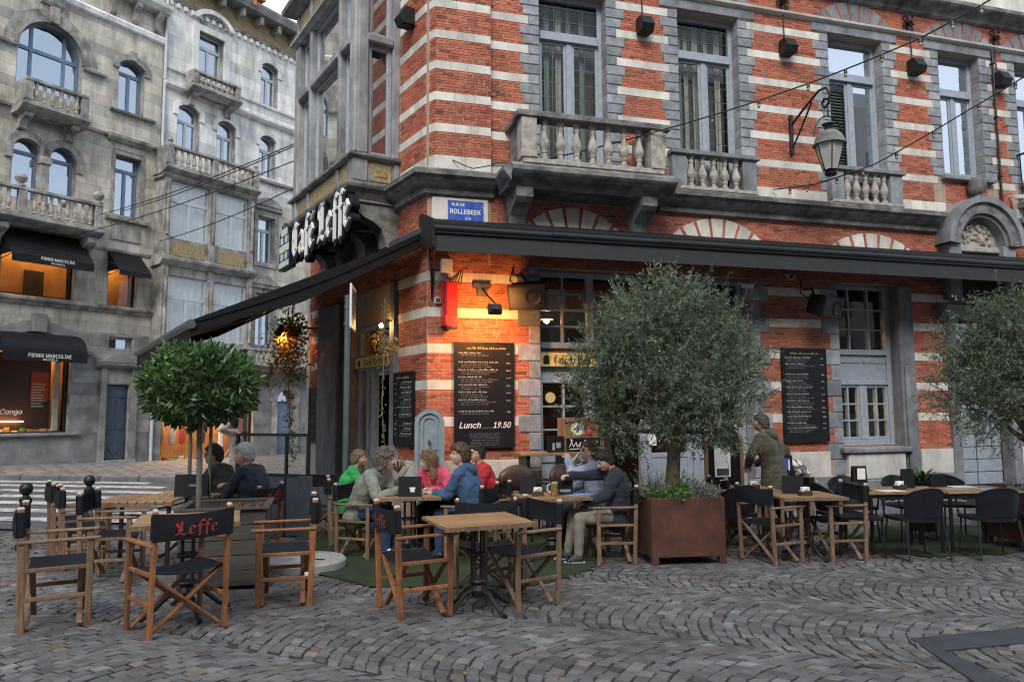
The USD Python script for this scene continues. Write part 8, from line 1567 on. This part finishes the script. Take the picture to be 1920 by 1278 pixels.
    if glasses:
        gm = MB()
        for q in (-1, 1):
            gm.tube([hc+Hd@V3(q*.032+.021*math.sin(a), .101, .010+.0165*math.cos(a)) for a in np.linspace(0, 2*math.pi, 13)], .0022*s, 5, cap=False); gm.tube([hc+Hd@V3(q*.053, .099, .014), hc+Hd@V3(q*.080, .0, .014)], .002*s, 5)
            if glasses == 'sun': gm.lathe([(0, 0), (.021*s, 0), (.021*s, .002), (0, .002)], hc+Hd@V3(q*.032, .101, .010), 12, R=Hd@rot('x', math.pi/2))
        gm.tube([hc+Hd@V3(-.012, .103, .014), hc+Hd@V3(.012, .103, .014)], .002*s, 5); gm.build('glasses', 'black_metal', t)
    return dict(path=t, hc=hc, W=W2)
def seatpos(key): l, y = seats[key]; return l, y
people_group = 'people on the terrace'
l, y = seatpos('white'); person('white haired man in a dark navy jacket sitting behind the laurel planter', l, y, lean=2, bend=14, head=(32, 4, 0), hl=(.02, .30, .80), hr=(-.02, .27, .86), pl=(-.7, .2, -.7), pr=(.7, .2, -.7), sk='skin_pink', jacket='navy_cloth', trousers='jeans_cloth', hair='short', hm='hair_white', bulk=1.12, collar='white_cloth', seed=2)
l, y = seatpos('glasses'); person('dark haired man with glasses and dark jacket sitting left of the white haired man', l, y, lean=10, bend=14, head=(48, 3, 0), sk='skin_tan', jacket='black_cloth', trousers='black_cloth', hm='hair_black', glasses='clear', open_front='white_cloth', hl=(-.10, .38, .74), hr=(.10, .36, .74), seed=3)
l, y = seatpos('boy'); person('boy in a bright green fleece beside the woman in the sage jacket', l, y, s=.90, lean=12, bend=10, head=(-10, 6, 0), jacket='green_cloth', trousers='jeans_cloth', hm='hair_sand', sk='skin_pink', hl=(-.10, .40, .74), hr=(.10, .42, .74), seed=4)
l, y = seatpos('sage'); person('woman in a sage green jacket with grey brown hair, back to us', l, y, lean=22, bend=12, head=(12, 8, 0), jacket='sage_cloth', trousers='jeans_cloth', hair='bob', hm='hair_greybrown', bulk=1.16, hl=(-.05, .52, .80), hr=(.10, .52, .80), pl=(-.5, -.4, -.6), pr=(.6, -.5, -.6), shoes='sole_white', seed=5)
l, y = seatpos('pink'); person('woman in a pink hooded top with long hair looking down at the table', l, y, s=.95, lean=20, bend=14, head=(-48, 14, 0), jacket='pink_cloth', trousers='black_cloth', hair='long', hm='hair_blonde', hood=True, hl=(-.10, .40, .76), hr=(.12, .40, .76), sk='skin_fair', seed=6)
l, y = seatpos('young'); person('young man in a blue jacket with mustard hem turning his head towards us', l, y, lean=12, bend=8, head=(38, -4, 0), jacket='blue_cloth', trousers='jeans_cloth', hair='curly', hm='hair_brown', hood=True, open_front='red_cloth', lower='mustard_cloth', hl=(-.06, .42, .76), hr=(.12, .40, .76), seed=7)
l, y = seatpos('red'); person('man in a red coat partly hidden behind the young man in blue', l, y, lean=8, bend=8, head=(20, 4, 0), jacket='red_cloth', trousers='black_cloth', hm='hair_dark', glasses='clear', hl=(-.1, .4, .76), hr=(.1, .4, .76), seed=8)
l, y = seatpos('navy'); person('man in a navy jacket and khaki trousers looking down at the table', l, y, s=.96, seat=.43, lean=-8, bend=18, head=(8, 32, 0), jacket='navy_cloth', trousers='khaki_cloth', hm='hair_dark', bulk=1.06, hl=(-.06, .30, .68), hr=(.02, .66, .97), pl=(-.7, -.4, -.6), pr=(.6, -.1, -.4), feet=((-.14, .42, 0), (.10, .50, 0)), legs=((-.13, .40, .50), (.11, .42, .51)), sole=True, sk='skin_fair', curl=(.6, .8), seed=9)
l, y = seatpos('beer'); r_ = person('man in sunglasses drinking beer from a mug behind the man in navy', l, y, lean=2, bend=4, head=(22, -6, 0), jacket='shirt_cloth', trousers='black_cloth', hm='hair_brown', glasses='sun', sk='skin_pink', hl=(-.10, .28, 1.14), hr=(.1, .36, .7), pl=(-.8, .1, -.6), curl=(.9, .5), seed=10)
w_ = r_['W'][0]; c_, s_ = math.cos(y), math.sin(y); wp = np.array([l[0]+w_[0]*c_-w_[1]*s_, l[1]+w_[0]*s_+w_[1]*c_, l[2]+w_[2]])
def tilted_mug(p):
    t = thing('beer_mug', 'beer mug lifted to the mouth of the man in sunglasses', 'mug'); ax = np.array([.62, .12, .78]); ax /= np.linalg.norm(ax); a = np.cross(ax, [0, 1., 0]); a /= np.linalg.norm(a); R_ = np.stack([a, np.cross(ax, a), ax], 1); MB().lathe([(0, .004), (.044, 0), (.046, .16), (.041, .16), (.04, .012), (0, .012)], p, 16, R=R_).build('glass', 'glass', t, smooth=40); MB().lathe([(0, .014), (.039, .014), (.040, .10), (0, .11)], p, 14, R=R_).build('beer', 'beer', t, smooth=40); MB().tube([p+R_@np.array(q) for q in ((-.044, 0, .13), (-.08, 0, .115), (-.08, 0, .05), (-.044, 0, .03))], .007, 6).build('handle', 'china', t, smooth=40)
tilted_mug(wp+np.array([.05, -.05, -.06]))
x, y_ = 3.58, 10.35; person('man in an olive hooded jacket standing by the right menu board', (x, y_, gz(x, y_)), math.radians(42), sit=False, s=1.0, lean=6, bend=10, head=(25, 4, 0), jacket='olive_cloth', trousers='black_cloth', hair='grey', hm='hair_grey', hood=True, bulk=1.08, skirt=.16, hl=(-.20, .28, 1.02), hr=(.12, .33, 1.02), pl=(-.9, -.2, -.3), pr=(.9, -.3, -.3), sk='skin_pink', seed=11)
rb_ = thing('red_bundle', 'bright red cloth bundle held by the man in the olive jacket', 'bundle'); q = trimesh.creation.icosphere(3, 1.); q.vertices *= (1+.25*(meshkit.fbm(np.array(q.vertices)*2.2+3, 3, 4)-.5))[:, None]; q.apply_scale([.085, .09, .10]); p_ = at(1425, 840, 10.32); q.apply_translation(p_); mk(rb_, 'cloth', q, 'red_cloth')
x, y_ = 4.20, 10.75; person('person in a checked pale coat standing behind the man in the olive jacket', (x, y_, gz(x, y_)), math.radians(80), sit=False, s=.80, lean=36, bend=10, head=(0, 10, 0), jacket='check_cloth', trousers='jeans_cloth', hair='bob', hm='hair_brown', bulk=1.1, skirt=.14, hl=(-.20, .22, .78), hr=(.18, .25, .8), seed=12)
x, y_ = -5.92, 16.2; person('woman in a cream coat with dark hair raising one arm on the far street', (x, y_, gz(x, y_)), math.radians(100), sit=False, s=.97, lean=4, bend=4, head=(-10, 0, 0), jacket='cream_cloth', trousers='black_cloth', hair='bun', hm='hair_black', bulk=1.1, skirt=.28, hl=(-.10, .18, 1.50), hr=(.2, .2, .95), pl=(-.9, .2, -.4), seed=13)
